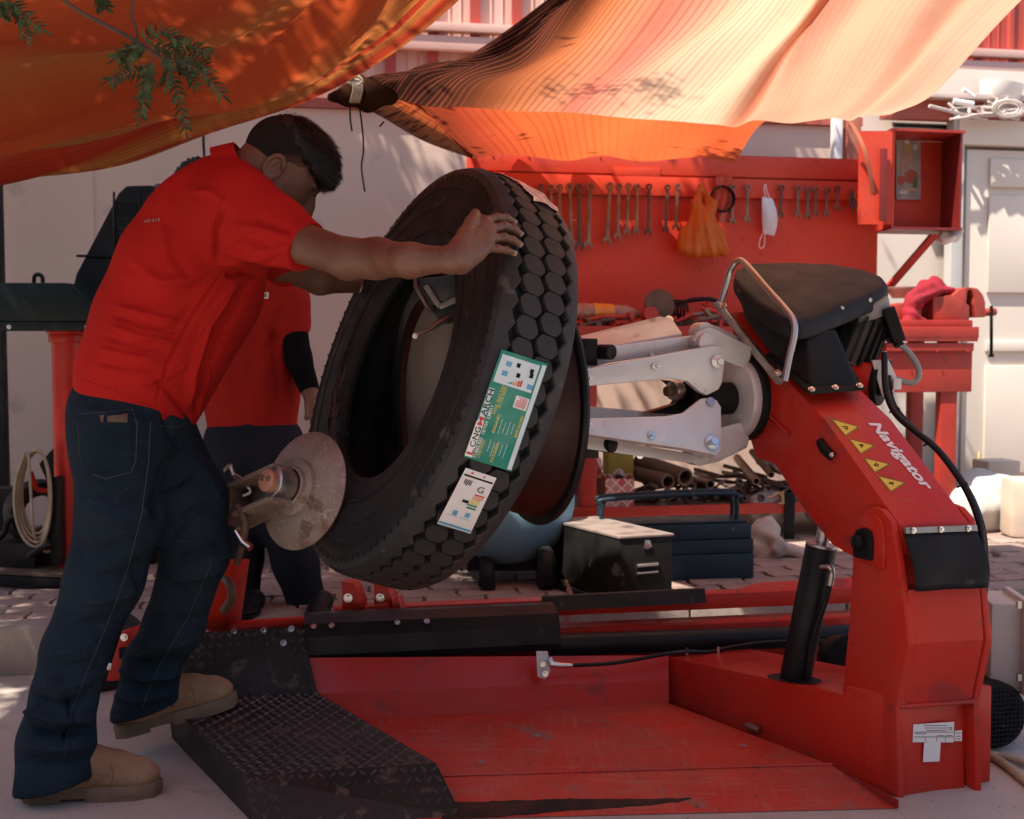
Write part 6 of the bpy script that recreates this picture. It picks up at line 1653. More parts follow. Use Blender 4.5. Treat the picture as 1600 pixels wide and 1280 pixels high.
def wrench(x0, y0, x1, y1, k, dark=False):
    a, b_ = W(x0, y0, BY - .055), W(x1, y1, BY - .05)
    L = (b_ - a).length; d = (b_ - a).normalized(); sx = NY.cross(d).normalized(); nf = -NY
    r_ = max(.016, L * .072); th = .011
    m = MB()
    m.lathe([(-th / 2, r_), (th / 2, r_), (th / 2, r_ * .56), (-th / 2, r_ * .56)], a, nf, 20, d, closed=True)
    w0 = r_ * .46
    c0 = a + d * r_ * .92; c1 = b_ - d * r_ * 1.5
    m.prism([c0 - sx * w0 * .9 + nf * .003, c0 + sx * w0 * .9 + nf * .003, c1 + sx * w0 + nf * .003, c1 - sx * w0 + nf * .003], -nf * .007, bev=.002)
    e = b_; t_ = r_ * 1.1
    tilt = sx * .26
    dj = (d + tilt).normalized(); sj = NY.cross(dj).normalized()
    pts = [c1 - sx * w0, c1 + sx * w0, e - d * r_ * .8 + sj * t_, e + dj * r_ * .25 + sj * t_ * .95, e + dj * r_ * .45 + sj * t_ * .5, e - dj * r_ * .45 + sj * t_ * .40, e - dj * r_ * .55, e - dj * r_ * .45 - sj * t_ * .40, e + dj * r_ * .45 - sj * t_ * .5, e + dj * r_ * .25 - sj * t_ * .95, e - d * r_ * .8 - sj * t_]
    m.prism([p_ + nf * .005 for p_ in pts], -nf * .010)
    m.tube([a + d * r_ * -.5 - nf * .0, a + d * r_ * -.55 + NY * .03], .004, 6)
    o = m.build('wrench', M['wrench_d'] if dark else M['wrench'], None, 35)
    lbl = ('dark rusty' if dark else 'steel') + ' combination wrench, ' + ORD[k] + ' from the left on the red board'
    return tag(o, lbl, 'wrench', 'wrenches hanging on the red tool board')
WL = [(845, 293, 847, 352, 1), (861, 293, 862, 362, 0), (874, 293, 875, 372, 0), (890, 292, 893, 382, 0), (905, 293, 905, 388, 1), (922, 292, 919, 386, 0), (953, 291, 948, 379, 0), (967, 292, 965, 372, 0), (982, 291, 979, 366, 0), (996, 292, 994, 364, 0), (1014, 292, 1013, 366, 1), (1043, 293, 1040, 361, 1), (1059, 291, 1056, 358, 0),
      (1144, 293, 1144, 348, 0), (1168, 293, 1167, 346, 0), (1221, 294, 1219, 338, 1), (1247, 295, 1246, 338, 0), (1263, 297, 1262, 340, 0), (1275, 296, 1274, 335, 0), (1293, 298, 1291, 337, 0), (1309, 295, 1308, 328, 0)]
for k, (a_, b_, c_, d_, dk) in enumerate(WL): wrench(a_, b_, c_, d_, k, bool(dk))
def blob(name, c, lo_hi, fn, mt, vox, label, cat, group=None, parent=None, it=2):
    s_ = SDF(lo_hi[0], lo_hi[1], vox); fn(s_); o = s_.mesh(name, mt, parent, it)
    return tag(o, label, cat, group) if parent is None else o
# orange carrier bag
bagm = thin_mat('thin_orange_plastic', (.74, .28, .05), .55, .3)
pb = empty('plastic_bag', W(1097, 400, BY - .1), 'orange plastic carrier bag hanging full from the wrench rail', 'bag')
BYb = BY - .12
def bagf(s_):
    s_.ell(W(1096, 372, BYb), (.125, .055, .085), .04)
    s_.cone(W(1075, 392, BYb), W(1128, 390, BYb), .035, .035, .04)
    s_.chain([W(1096, 350, BYb), W(1088, 320, BYb), W(1092, 292, BYb + .03)], [.06, .022, .008], .03)
    s_.chain([W(1100, 350, BYb), W(1112, 320, BYb), W(1096, 292, BYb + .03)], [.06, .022, .008], .03)
    X, Y, Z = s_.pts(); c0_ = W(1093, 300, BYb); an_ = np.arctan2(X - c0_.x, c0_.z - Z + .02); s_.D = s_.D + (.0045 * np.sin(an_ * 26) + .003 * np.sin(an_ * 47 + Z * 30)).astype(np.float32)
blob('bag_body', None, bounds([W(1050, 285, BYb), W(1145, 410, BYb)], .10), bagf, bagm, .008, None, None, parent=pb)
q = MB(); q.lathe([(-.012, .058), (.012, .058), (.014, .064), (0, .068), (-.014, .064)], W(1129, 311, BY - .07), NY, 32, closed=True); tag(q.build('rubber_ring', M['black'], None, 60), 'black rubber ring hanging behind the orange bag', 'ring')
q = MB(); rows = [[W(1118 + 26 * u, 276 + 72 * v, BY - .045 - .01 * math.sin(u * 9 + v * 6)) for u in np.linspace(0, 1, 8)] for v in np.linspace(0, 1, 10)]
q.grid(rows); tag(q.build('plastic_sleeve', mat('red_film', (.50, .07, .04), rough=.25, bump=.4, bscale=30), None, 180), 'crumpled reddish plastic sleeve hung beside the orange bag', 'plastic sleeve')
# face mask on its loop
mk = empty('face_mask', W(1200, 340, BY - .06), 'pale disposable face mask hanging by its ear loop from the rail', 'mask')
q = MB(); rows = []
for v in np.linspace(0, 1, 13):
    y_ = 309 + v * 58
    w_ = 8 + 4 * math.sin(v * 3.0)
    rows.append([W(1199 + 4 * math.sin(v * 2.6) + (u - .5) * 2 * w_, y_ + 3 * (u - .5), BY - .06 - .022 * math.sin(v * math.pi) * (1 - (2 * u - 1) ** 2) - .003 * (int(v * 12) % 2)) for u in np.linspace(0, 1, 7)])
q.grid(rows); q.build('mask_cloth', mat('mask_cloth', (.66, .66, .68), (.58, .60, .63), rough=.8), mk, 180)
q = MB(); q.tube(catmull([W(x, y, BY - .065) for x, y in ((1197, 309), (1194, 298), (1196, 288), (1198, 298), (1203, 310))], 5), .0022, 5); q.build('ear_loop', M['white'], mk); q = MB(); q.tube(catmull([W(x, y, BY - .065) for x, y in ((1191, 366), (1186, 380), (1188, 388), (1194, 384), (1195, 366))], 5), .0022, 5); q.build('ear_loop', M['white'], mk)
# bunch of keys and hex tools
ky = empty('key_bunch', W(1338, 300, BY - .05), 'bunch of keys and hooks with an orange tag at the end of the rail', 'keys')
for k, (x0, y0, x1, y1, mt) in enumerate(((1330, 296, 1327, 325, 'wrench_d'), (1334, 300, 1331, 332, 'wrench_d'), (1345, 300, 1351, 318, 'wrench'), (1338, 316, 1340, 352, 'wrench_d'), (1336, 318, 1343, 345, 'wrench'), (1348, 305, 1344, 326, 'wrench'))):
    q = MB(); a, b_ = W(x0, y0, BY - .05 - .006 * k), W(x1, y1, BY - .05 - .006 * k); q.tube([a, (a + b_) / 2 + Vector((.004, 0, 0)), b_], [.005, .007, .004], 6); q.build('key', M[mt], ky)
q = MB(); q.lathe([(-.003, .014), (.003, .014), (.003, .022), (-.003, .022)], W(1340, 306, BY - .06), NY, 20, closed=True); q.build('orange_tag', bagm, ky)
# orange tie strap
q = MB(); pts = catmull([P(x, y, yy) for x, y, yy in ((1328, 190, 5.9), (1338, 205, 5.9), (1350, 232, 5.9), (1358, 262, 5.92), (1362, 290, 5.95), (1365, 317, 5.97))], 5)
q.grid([[p_ - UX * .011, p_ + NY * .002, p_ + UX * .011] for p_ in pts]); tag(q.build('tie_strap', mat('orange_strap', (.62, .20, .10), rough=.7), None, 180), 'faded orange cloth strap hanging down beside the shrine box', 'strap')
# conduit and white pipe above the board
for px0, w_, nm, mt, lb in ((1303, 12, 'white_pipe', M['white'], 'white downpipe rising behind the right end of the red board'), (1322, 20, 'timber_post', mat('post_paint', (.42, .14, .09), rough=.7), 'reddish timber post between the white pipe and the shrine box')):
    q = MB(); wbox(q, px0, 180, px0 + w_, 500, BY + .12, .06, .006); tag(q.build(nm, mt, None, 35), lb, 'pipe' if 'pipe' in nm else 'post')
# ---------------------------------------------------------------- shrine box
sb = empty('shrine_box', W(1450, 357, 5.6), 'small open red wall box holding a printed devotional picture', 'box')
SY = 5.62; dpt = .26
def sq(mb, x0, y0, x1, y1, Ya, th): return wbox(mb, x0, y0, x1, y1, Ya, th, .002)
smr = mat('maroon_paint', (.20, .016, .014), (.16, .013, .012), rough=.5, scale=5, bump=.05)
fr_ = [W(1393, 207, SY), W(1506, 207, SY), W(1501, 356, SY), W(1391, 356, SY)]
def slab(name, a, b_, c, d, th, mt, par): q = MB(); q.prism([a, b_, c, d], th); return q.build(name, mt, par)
z0, z1 = W(1450, 355, SY).z, W(1450, 207, SY).z
xL, xR = W(1394, 280, SY).x, W(1503, 280, SY).x
def bx(xa, Y0, z): return WG(xa, Y0, z)
slab('back_panel', bx(xL, SY + dpt, z0), bx(xR, SY + dpt, z0), bx(xR, SY + dpt, z1), bx(xL, SY + dpt, z1), NY * .012, M['board'], sb)
slab('side_panel', bx(xL, SY, z0), bx(xL, SY + dpt - .001, z0), bx(xL, SY + dpt - .001, z1), bx(xL, SY, z1), UX * .012, M['board'], sb)
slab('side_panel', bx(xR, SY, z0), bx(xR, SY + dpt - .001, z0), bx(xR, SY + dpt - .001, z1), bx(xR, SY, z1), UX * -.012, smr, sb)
slab('top_panel', bx(xL - .012, SY - .01, z1 + .001), bx(xR + .012, SY - .01, z1 + .001), bx(xR + .012, SY + dpt, z1 + .001), bx(xL - .012, SY + dpt, z1 + .001), Vector((0, 0, .012)), M['bench'], sb)
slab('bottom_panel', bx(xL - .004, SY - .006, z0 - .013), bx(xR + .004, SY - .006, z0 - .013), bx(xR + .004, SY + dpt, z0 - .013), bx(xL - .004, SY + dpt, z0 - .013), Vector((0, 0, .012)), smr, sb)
slab('door_panel', bx(xL - .16, SY + .02, z0 + .01), bx(xL - .005, SY - .01, z0 + .01), bx(xL - .005, SY - .01, z1), bx(xL - .16, SY + .02, z1), NY * .018, M['board'], sb)
q = MB(); wbox(q, 1376, 232, 1386, 345, SY - .03, .012, .002); q.build('door_moulding', smr, sb, 35)
pcx = W(1400, 215, SY + dpt - .015); 
def bp(px, py, l=.0): return W(px, py, SY + dpt - .012 - l)
q = MB(); q.prism([bp(1400, 312), bp(1438, 312), bp(1438, 215), bp(1400, 215)], -NY * .004); pic = q.build('printed_picture', mat('picture_paper', (.36, .32, .27), (.26, .23, .20), rough=.6, scale=22), sb)
pcols = [('print_flesh', (.42, .25, .19)), ('print_orange2', (.40, .09, .045)), ('print_green2', (.10, .15, .075)), ('print_gold', (.45, .33, .14)), ('print_pale', (.60, .54, .46))]
shp = [('print_flesh', 1418, 247, 9, 13), ('print_flesh', 1411, 262, 6, 9), ('print_orange2', 1424, 276, 11, 11), ('print_orange2', 1408, 282, 6, 8), ('print_green2', 1430, 286, 4, 9), ('print_gold', 1418, 230, 6, 7), ('print_pale', 1430, 230, 4, 5), ('print_pale', 1412, 300, 8, 4), ('print_gold', 1424, 296, 9, 3), ('print_pale', 1417, 222, 4, 3)]
for k, (nm, cx, cyy, rx, ry) in enumerate(shp):
    q = MB(); q.add([bp(cx + rx * math.cos(a), cyy + ry * math.sin(a), .0055 + .0006 * k) for a in np.linspace(0, 2 * math.pi, 14)[:-1]], [tuple(range(13))]); q.build('picture_print', mat(nm, dict(pcols)[nm], rough=.6, scale=30), pic)
q = MB(); a, b_ = W(1462, 366, SY + .05), W(1372, 470, BY - .06); dd_ = (b_ - a); L = dd_.length
q.prism([a - UX * .02, a + UX * .025, b_ + UX * .025, b_ - UX * .02], NY * .03); q.build('diagonal_brace', M['bench'], sb)
def clear(name, c=(.85, .85, .85), rough=.12): return mat(name, c, rough=rough, trans=.85, ior=1.15, bump=.6, bscale=25, scale=5)
def crumple(s_, amp=.008, f=60):
    X, Y, Z = s_.pts(); s_.D = s_.D + (amp * np.sin(X * f + 2 * np.sin(Z * f * .7)) * np.sin(Z * f * 1.1 + Y * f * .8) + amp * .6 * np.sin(Y * f * 1.7 - X * f * .9)).astype(np.float32)
def fnb(s_):
    s_.ell(W(1478, 372, SY + .1), (.05, .04, .03), .03); s_.ell(W(1495, 362, SY + .1), (.025, .03, .05), .03); crumple(s_)
blob('plastic_bag', None, bounds([W(1450, 340, SY), W(1515, 390, SY + .2)], .05), fnb, mat('white_film_bag', (.70, .68, .66), rough=.3, bump=.5, bscale=30), .006, 'small crumpled white plastic bag tucked under the shrine box', 'bag')
# ---------------------------------------------------------------- workbench
wb = empty('workbench', WG(1.0, 5.5, PZ), 'red steel workbench with drawer and low shelf under the tool board', 'workbench')
FYb = 5.40
xa, xb = W(880, 520, FYb).x, W(1527, 520, FYb).x
ztop = W(1450, 520, FYb).z
q = MB(); q.box(WG((xa + xb) / 2, FYb, ztop - .022) + NY * .28, ((xb - xa) / UX.x, .58, .04), RW, bev=.004); q.build('bench_top', M['bench'], wb, 35)
q = MB(); wbox(q, 880, 510, 1530, 528, FYb - .012, .012, .003); q.build('top_lip', M['bench'], wb, 35)
q = MB(); wbox(q, 1385, 546, 1519, 613, FYb + .02, .40, .004); dw = q.build('drawer', M['bench'], wb, 35)
q = MB(); wbox(q, 1385, 536, 1522, 549, FYb - .002, .42, .003); q.build('drawer_rail', M['bench'], wb, 35)
for x_ in (1415, 1464, 1512):
    q = MB(); q.lathe([(0, .006), (.004, .005), (.005, .0005)], W(x_, 549, FYb - .004), -NY, 8); q.build('rivet', M['bench'], dw)
for (x0, x1, Yo) in ((1464, 1490, .06), (905, 930, .03), (1464, 1486, .50), (905, 928, .52)):
    q = MB(); xx0, xx1 = W(x0, 700, FYb + .06).x, W(x1, 700, FYb + .06).x
    q.box(WG((xx0 + xx1) / 2, FYb + Yo, (PZ + ztop - .04) / 2), (xx1 - xx0, .05, ztop - .04 - PZ), RW, bev=.003); q.build('leg', M['bench'], wb, 35)
zs = W(1100, 787, FYb).z
q = MB(); q.box(WG((xa + xb) / 2 - .08, FYb, zs - .02) + NY * .28, ((xb - xa) / UX.x - .1, .56, .02), RW); q.build('low_shelf', M['rust'], wb)
q = MB(); wbox(q, 885, 787, 1480, 803, FYb - .008, .02, .003); q.build('shelf_lip', M['bench'], wb, 35)
q = MB(); wbox(q, 1362, 500, 1520, 512, FYb + .05, .30, .003); q.build('vise_plate', M['bench'], wb, 35)
# ---------------------------------------------------------------- vise
vs = empty('bench_vise', W(1480, 512, FYb + .2), 'heavy red cast bench vise at the right end of the workbench', 'vise')
VY = FYb + .14
vm = mat('vise_red', (.36, .045, .03), (.27, .035, .022), rough=.5, scale=12, bump=.2, bscale=60, speck=(.13, .05, .03), speck_amt=.62)
def vpr(name, pts, Y0, th, bev=.006): q = MB(); q.prism([W(x, y, Y0) for x, y in pts], NY * th, bev=bev); return q.build(name, vm, vs, 35)
vpr('fixed_body', [(1458, 464), (1490, 461), (1500, 452), (1510, 449), (1518, 449), (1518, 452), (1512, 455), (1510, 474), (1515, 478), (1515, 500), (1500, 503), (1458, 503)], VY, .16)
vpr('moving_jaw', [(1519, 449), (1528, 451), (1536, 460), (1540, 472), (1540, 496), (1524, 496), (1522, 480), (1520, 474), (1522, 464), (1519, 456)], VY, .16)
vpr('swivel_base', [(1452, 502), (1515, 502), (1518, 511), (1448, 511)], VY - .01, .18)
vpr('fixed_jaw', [(1400, 476), (1424, 472), (1440, 476), (1440, 508), (1400, 500)], VY + .02, .14)
q = MB(); q.cyl(W(1538, 488, VY + .08), W(1555, 487, VY + .08), .020, 16, bev=.003); q.build('screw_head', vm, vs, 40)
q = MB(); q.tube([W(1549, 478, VY + .06), W(1549, 557, VY + .06)], .008, 10); q.lathe([(0, .0005), (0, .013), (.012, .013), (.012, .0005)], W(1549, 558, VY + .06), (0, 0, 1), 12); q.build('handle', M['black'], vs, 40)
def rag(s_):
    s_.chain([W(1420, 500, VY - .02), W(1427, 475, VY + .0), W(1445, 456, VY + .04), W(1462, 450, VY + .06), W(1484, 456, VY + .06)], [.03, .035, .045, .04, .022], .04); s_.cone(W(1426, 500, VY - .02), W(1438, 506, VY - .02), .03, .03, .03); crumple(s_, .009, 45)
blob('red_rag', None, bounds([W(1405, 440, VY - .1), W(1495, 515, VY + .2)], .06), rag, mat('crimson_rag', (.30, .008, .02), (.20, .006, .015), rough=.9, bump=.4, bscale=120, scale=14), .007, 'crumpled crimson rag draped over the bench vise', 'rag')
q = MB(); q.lathe([(0, .0005), (.0, .05), (.05, .085), (.055, .085), (.052, .08), (.006, .046), (.006, .0005)], W(1410, 466, VY + .15), (0, 0, 1), 28); tag(q.build('plastic_bowl', mat('amber_bowl', (.50, .34, .26), rough=.3, alpha=.6), None, 60), 'shallow translucent bowl lying beside the crimson rag', 'bowl')
q = MB(); wbox(q, 1392, 480, 1412, 508, VY + .1, .06, .004); tag(q.build('carton', mat('carton_white', (.55, .52, .50), (.3, .2, .35), rough=.7, scale=14), None, 35), 'small pale carton standing under the translucent bowl', 'carton')
# ---------------------------------------------------------------- clutter on the bench top
bt = empty('plastic_bottle', W(950, 490, FYb + .15), 'empty clear drink bottle with orange label lying on the bench', 'bottle')
a, b_ = W(893, 486, FYb + .14), W(1006, 492, FYb + .20)
q = MB(); L = (b_ - a).length
q.lathe([(0, .0005), (0, .034), (.03, .042), (.10, .041), (.18, .041), (L - .10, .042), (L - .05, .030), (L - .03, .016), (L, .015), (L, .0005)], a, b_ - a, 24); q.build('bottle_body', mat('bottle_pet', (.55, .30, .20), (.40, .2, .13), rough=.12, scale=30, bump=.5, bscale=60, trans=.3), bt, 60)
q = MB(); q.lathe([(.10, .0425), (.20, .0425)], a, b_ - a, 24); lbm = q.build('bottle_label', mat('orange_label', (.68, .30, .03), (.60, .22, .02), rough=.4, scale=16, speck=(.2, .35, .06), speck_amt=.6, speck_scale=14), bt, 60)
jk = [('brake_disc', (1062, 482), .075, 'dusty brown round disc standing on the bench clutter'), ('red_cup', (1049, 492), .045, 'orange red round cup lying in front of the dusty disc')]
q = MB(); q.lathe([(-.012, .0005), (-.012, .045), (-.004, .047), (-.004, .075), (.008, .075), (.010, .03), (.010, .0005)], W(1030, 477, FYb + .16), Vector((.3, -1, .1)), 28); tag(q.build('grinding_disc', M['rust'], None, 40), 'rusty round grinding disc leaning on the bench clutter', 'disc')
q = MB(); q.lathe([(-.02, .0005), (-.02, .040), (.02, .034), (.02, .0005)], W(1016, 492, FYb + .10), Vector((.2, -1, .2)), 24); tag(q.build('cup_brush', M['bench'], None, 40), 'orange red round cup lying in front of the grinding disc', 'cup')
cs = MB(); a, b_ = W(1036, 482, FYb + .2), W(1068, 484, FYb + .22); e1_ = Vector((0, 0, 1)); ax_ = (b_ - a).normalized(); e2_ = ax_.cross(e1_)
cs.tube([a + (b_ - a) * (t / 72) + (e1_ * math.cos(t * .55) + e2_ * math.sin(t * .55)) * .042 for t in range(73)], .006, 6); tag(cs.build('coil_spring', M['black'], None, 60), 'black coil spring lying on the bench beside the grinding disc', 'spring')
q = MB()
q.tube(catmull([W(x, y, FYb + .3) for x, y in ((1062, 476), (1080, 469), (1110, 468), (1128, 474))], 5), .011, 8); tag(q.build('rubber_hose', M['hose'], None, 60), 'black rubber hose curving over the back of the bench', 'hose')
cl = [(905, 510, 960, 498, 'wrench_d'), (915, 500, 985, 494, 'bench'), (940, 520, 905, 498, 'bench'), (960, 505, 1025, 503, 'bench'), (1062, 500, 1105, 488, 'wrench'), (1070, 508, 1125, 496, 'wrench'), (1080, 496, 1110, 506, 'bench'), (1095, 482, 1125, 490, 'board'), (1085, 512, 1128, 508, 'wrench_d'), (1100, 500, 1130, 502, 'wrench'), (1066, 514, 1100, 515, 'wrench_d'), (900, 522, 935, 512, 'rust'), (1105, 476, 1122, 486, 'bench')]
for k, (x0, y0, x1, y1, mt) in enumerate(cl):
    q = MB(); a, b_ = W(x0, y0, FYb + .06 + .012 * k), W(x1, y1, FYb + .08 + .012 * k); mid = (a + b_) / 2
    if k % 3 == 0:
        q.tube([a, mid, b_], .012, 8); q.lathe([(-.006, .013), (.006, .013), (.006, .026), (-.006, .026)], a, Vector((.1, -.5, 1)), 14, closed=True)
    elif k % 3 == 1:
        q.tube([a, mid + Vector((0, 0, .006)), b_], [.008, .011, .006], 8); q.box(b_, (.04, .03, .02), RW @ Matrix.Rotation(k, 3, 'Y'), bev=.004)
    else:
        q.prism([a, b_, b_ + Vector((0, 0, .02)), a + Vector((0, 0, .026))], NY * .02, bev=.003)
    where = 'beside the drink bottle' if x0 < 1000 else 'behind the silver chuck'
    kind_ = ['ring-ended rod', 'square-headed rod', 'flat bar'][k % 3]; tone = {'wrench_d': 'dark', 'bench': 'red', 'wrench': 'steel', 'board': 'bright red', 'rust': 'rusty'}[mt]
    tag(q.build('hand_tool', M[mt], None, 40), tone + ' ' + kind_ + ' lying ' + where + ', ' + ORD[k] + ' from the pile front', 'tool', 'jumbled tools on the bench top')
q = MB(); wbox(q, 1112, 474, 1134, 500, FYb + .33, .02, .003); tag(q.build('wood_block', mat('orange_wood', (.36, .13, .05), rough=.7), None, 35), 'small orange brown block standing at the back of the bench', 'block')
# ---------------------------------------------------------------- on the low shelf
lat = bpy.data.materials.new('red_lattice_print'); lat.use_nodes = True; nt = lat.node_tree; bs = nt.nodes['Principled BSDF']
tx = _n(nt, 'ShaderNodeTexCoord'); mp = _n(nt, 'ShaderNodeMapping'); mp.inputs['Rotation'].default_value = (0, R(45), WROT); mp.inputs['Scale'].default_value = (27, 27, 27)
br = _n(nt, 'ShaderNodeTexBrick'); br.offset = 0; br.inputs['Color1'].default_value = (.42, .03, .025, 1); br.inputs['Color2'].default_value = (.50, .28, .24, 1); br.inputs['Mortar'].default_value = (.66, .56, .50, 1)
br.inputs['Mortar Size'].default_value = .08; br.inputs['Brick Width'].default_value = 1; br.inputs['Row Height'].default_value = 1; br.inputs['Scale'].default_value = 1
cmb = _n(nt, 'ShaderNodeCombineXYZ'); sep = _n(nt, 'ShaderNodeSeparateXYZ')
nt.links.new(tx.outputs['Object'], mp.inputs[0]); nt.links.new(mp.outputs[0], sep.inputs[0]); nt.links.new(sep.outputs[0], cmb.inputs[0]); nt.links.new(sep.outputs[2], cmb.inputs[1]); nt.links.new(cmb.outputs[0], br.inputs[0]); nt.links.new(br.outputs[0], bs.inputs['Base Color']); bs.inputs['Roughness'].default_value = .6
gb = empty('gift_box', W(960, 790, FYb + .05), 'open red and white lattice print box on the low shelf', 'box')
GY = FYb + .04
gz0, gz1 = zs - .01, W(965, 748, GY).z
gxl, gxr = W(946, 770, GY).x, W(990, 770, GY).x
def wall4(nm, x0, y0, x1, y1, h0, h1, mt): q = MB(); q.prism([WG(x0, y0, gz0), WG(x1, y1, gz0), WG(x1, y1, h1), WG(x0, y0, h0)], (NY * .004 if abs(y1 - y0) < .01 else UX * .004)); q.build(nm, mt, gb)
cardm = mat('brown_card', (.20, .115, .07), (.16, .09, .055), rough=.8)
wall4('front_wall', gxl, GY, gxr, GY, gz1, gz1 - .004, lat); wall4('back_wall', gxl, GY + .2, gxr, GY + .2, gz1, gz1, lat)
wall4('side_wall', gxl - .001, GY + .005, gxl - .12, GY + .2, gz1, gz1, cardm); wall4('side_wall', gxr, GY + .005, gxr, GY + .195, gz1, gz1, lat)
q = MB(); q.prism([WG(gxl - .12, GY + .1, gz1), WG(gxl, GY + .02, gz1), WG(gxl - .05, GY - .02, gz1 + .10), WG(gxl - .13, GY + .06, gz1 + .10)], NY * .004); q.build('flap', lat, gb)
def tis(s_): s_.ell(W(925, 730, GY + .06), (.05, .04, .05), .03); s_.cone(W(918, 745, GY), W(914, 778, GY - .01), .02, .008, .03); crumple(s_, .008, 70)
blob('pink_tissue', None, bounds([W(895, 700, GY), W(950, 790, GY + .15)], .05), tis, mat('pink_paper', (.55, .36, .33), rough=.8, bump=.4, bscale=60), .006, None, None, parent=gb)
q = MB(); q.cyl(W(962, 745, GY + .1), W(972, 738, GY + .08), .024, 16, bev=.004); tag(q.build('metal_nozzle', M['steel'], None, 40), 'shiny metal nozzle poking out of the lattice print box', 'nozzle')
q = MB(); wbox(q, 950, 706, 990, 750, GY + .26, .10, .004); tag(q.build('yellow_carton', mat('yellow_card', (.34, .26, .04), (.28, .21, .03), rough=.7), None, 35), 'mustard yellow carton behind the lattice print box', 'carton')
pipes = [((1071, 746), (1000, 722), .042, .031, 'rust', 'widest rusty pipe stub on the low shelf'), ((1044, 753), (985, 738), .036, .026, 'rust', 'second rusty pipe stub left of the widest one'), ((1110, 757), (1060, 745), .022, .015, 'wrench_d', 'dark square-cut pipe right of the widest pipe'), ((1150, 778), (1085, 762), .017, .012, 'rust', 'thin rusty tube with open end near the shelf front'), ((1163, 779), (1110, 765), .014, .009, 'wrench_d', 'thin dark tube beside the rusty tube on the shelf front'), ((1190, 778), (1148, 772), .016, .010, 'rust', 'short orange brown tube stub on the shelf front'), ((1232, 771), (1170, 742), .026, .019, 'wrench_d', 'dark tube pointing right under the red boom'), ((1182, 752), (1152, 716), .020, .013, 'wrench', 'pale tube leaning up towards the chuck'), ((1048, 777), (1012, 770), .012, .008, 'wrench_d', 'small dark tube end under the two pipe stubs'), ((1034, 776), (985, 768), .018, .013, 'wrench_d', 'short dark tube lying beside the lattice print box'), ((1205, 742), (1175, 706), .016, .010, 'rust', 'slim rusty bar leaning beside the pale tube')]
for (e0, e1, ro, ri, mt, lb) in pipes:
    a = W(*e0, FYb + .04); b_ = W(*e1, FYb + .42); L = (b_ - a).length
    q = MB(); q.lathe([(0, ri), (0, ro), (L, ro), (L, ri)], a, b_ - a, 20, closed=True); tag(q.build('pipe', M[mt], None, 40), lb, 'pipe', 'pipes and bars on the low shelf')
random.seed(3)
for k in range(16):
    x_ = random.uniform(1080, 1210); y_ = random.uniform(745, 776)
    a = W(x_, y_, FYb + .10 + .01 * k); b_ = W(x_ + random.uniform(-70, -30), y_ + random.uniform(-24, 6), FYb + .45)
    q = MB(); q.prism([a, a + Vector((.016, 0, 0)), a + Vector((.016, 0, .016)), a + Vector((0, 0, .018))], b_ - a); tag(q.build('scrap_bar', M['wrench_d'] if k % 3 else M['rust'], None), ('dark' if k % 3 else 'rusty') + ' scrap metal bar in the heap on the low shelf, ' + ORD[k] + ' from the front', 'scrap bar', 'scrap bars heaped on the low shelf')
def rg(s_): s_.cone(W(1190, 716, FYb + .3), W(1218, 726, FYb + .3), .03, .045, .03); crumple(s_, .008, 60)
blob('grey_rag', None, bounds([W(1170, 700, FYb + .2), W(1235, 745, FYb + .4)], .06), rg, mat('grey_cloth', (.30, .27, .24), rough=.9, bump=.3, bscale=90), .007, 'pale grey rag on the shelf beside the red boom', 'rag')
q = MB(); q.tube(catmull([W(x, y, FYb - .01) for x, y in ((1198, 778), (1208, 775), (1216, 770), (1222, 776), (1224, 785), (1216, 787))], 4), .006, 6); q.tube([W(1222, 768, FYb - .01), W(1224, 788, FYb - .01)], .008, 6); tag(q.build('brass_clip', mat('brass', (.55, .40, .24), rough=.4, metal=.7), None, 60), 'small brassy clip hanging at the shelf edge', 'clip')
q = MB(); wbox(q, 1226, 770, 1242, 845, FYb - .02, .008, .002); tag(q.build('black_strap', M['black'], None, 35), 'black strap hanging down from the low shelf', 'strap')

# uncounted small stuff heaped on the bench and on the shelf
def heap(n, xr, yr, Ya, Yb, zr, mt, label, seed):
    rh = np.random.default_rng(seed); m = MB()
    for k in range(n):
        c_ = W(rh.uniform(*xr), rh.uniform(*yr), rh.uniform(Ya, Yb)); d_ = Vector(rh.normal(0, 1, 3)); d_.z *= .35; d_.normalize(); L_ = rh.uniform(.03, .12)
        if k % 3 == 0: m.tube([c_ - d_ * L_ * .5, c_ + d_ * L_ * .5], rh.uniform(.004, .010), 6)
        elif k % 3 == 1: m.box(c_, (L_, rh.uniform(.012, .03), rh.uniform(.008, .022)), Matrix.Rotation(rh.uniform(0, 3), 3, 'Z') @ Matrix.Rotation(rh.uniform(-.4, .4), 3, 'Y'))
        else: m.lathe([(-.006, rh.uniform(.008, .016)), (.006, .014), (.006, .024), (-.006, .024)], c_, d_ + Vector((0, 0, 1)), 12, closed=True)
        m.mi = m.mi
    o = m.build('scrap_heap', mt, None, 40); return tag(o, label, 'scrap', kind='stuff')
heap(70, (900, 1140), (500, 520), FYb + .05, FYb + .4, 0, M['wrench_d'], 'dark jumble of small parts heaped along the bench top', 1)
heap(45, (900, 1140), (496, 518), FYb + .05, FYb + .4, 0, M['bench'], 'reddish jumble of small parts mixed into the bench heap', 2)
heap(110, (1000, 1240), (752, 786), FYb + .03, FYb + .4, 0, M['wrench_d'], 'dark heap of small metal scrap on the low shelf', 3)
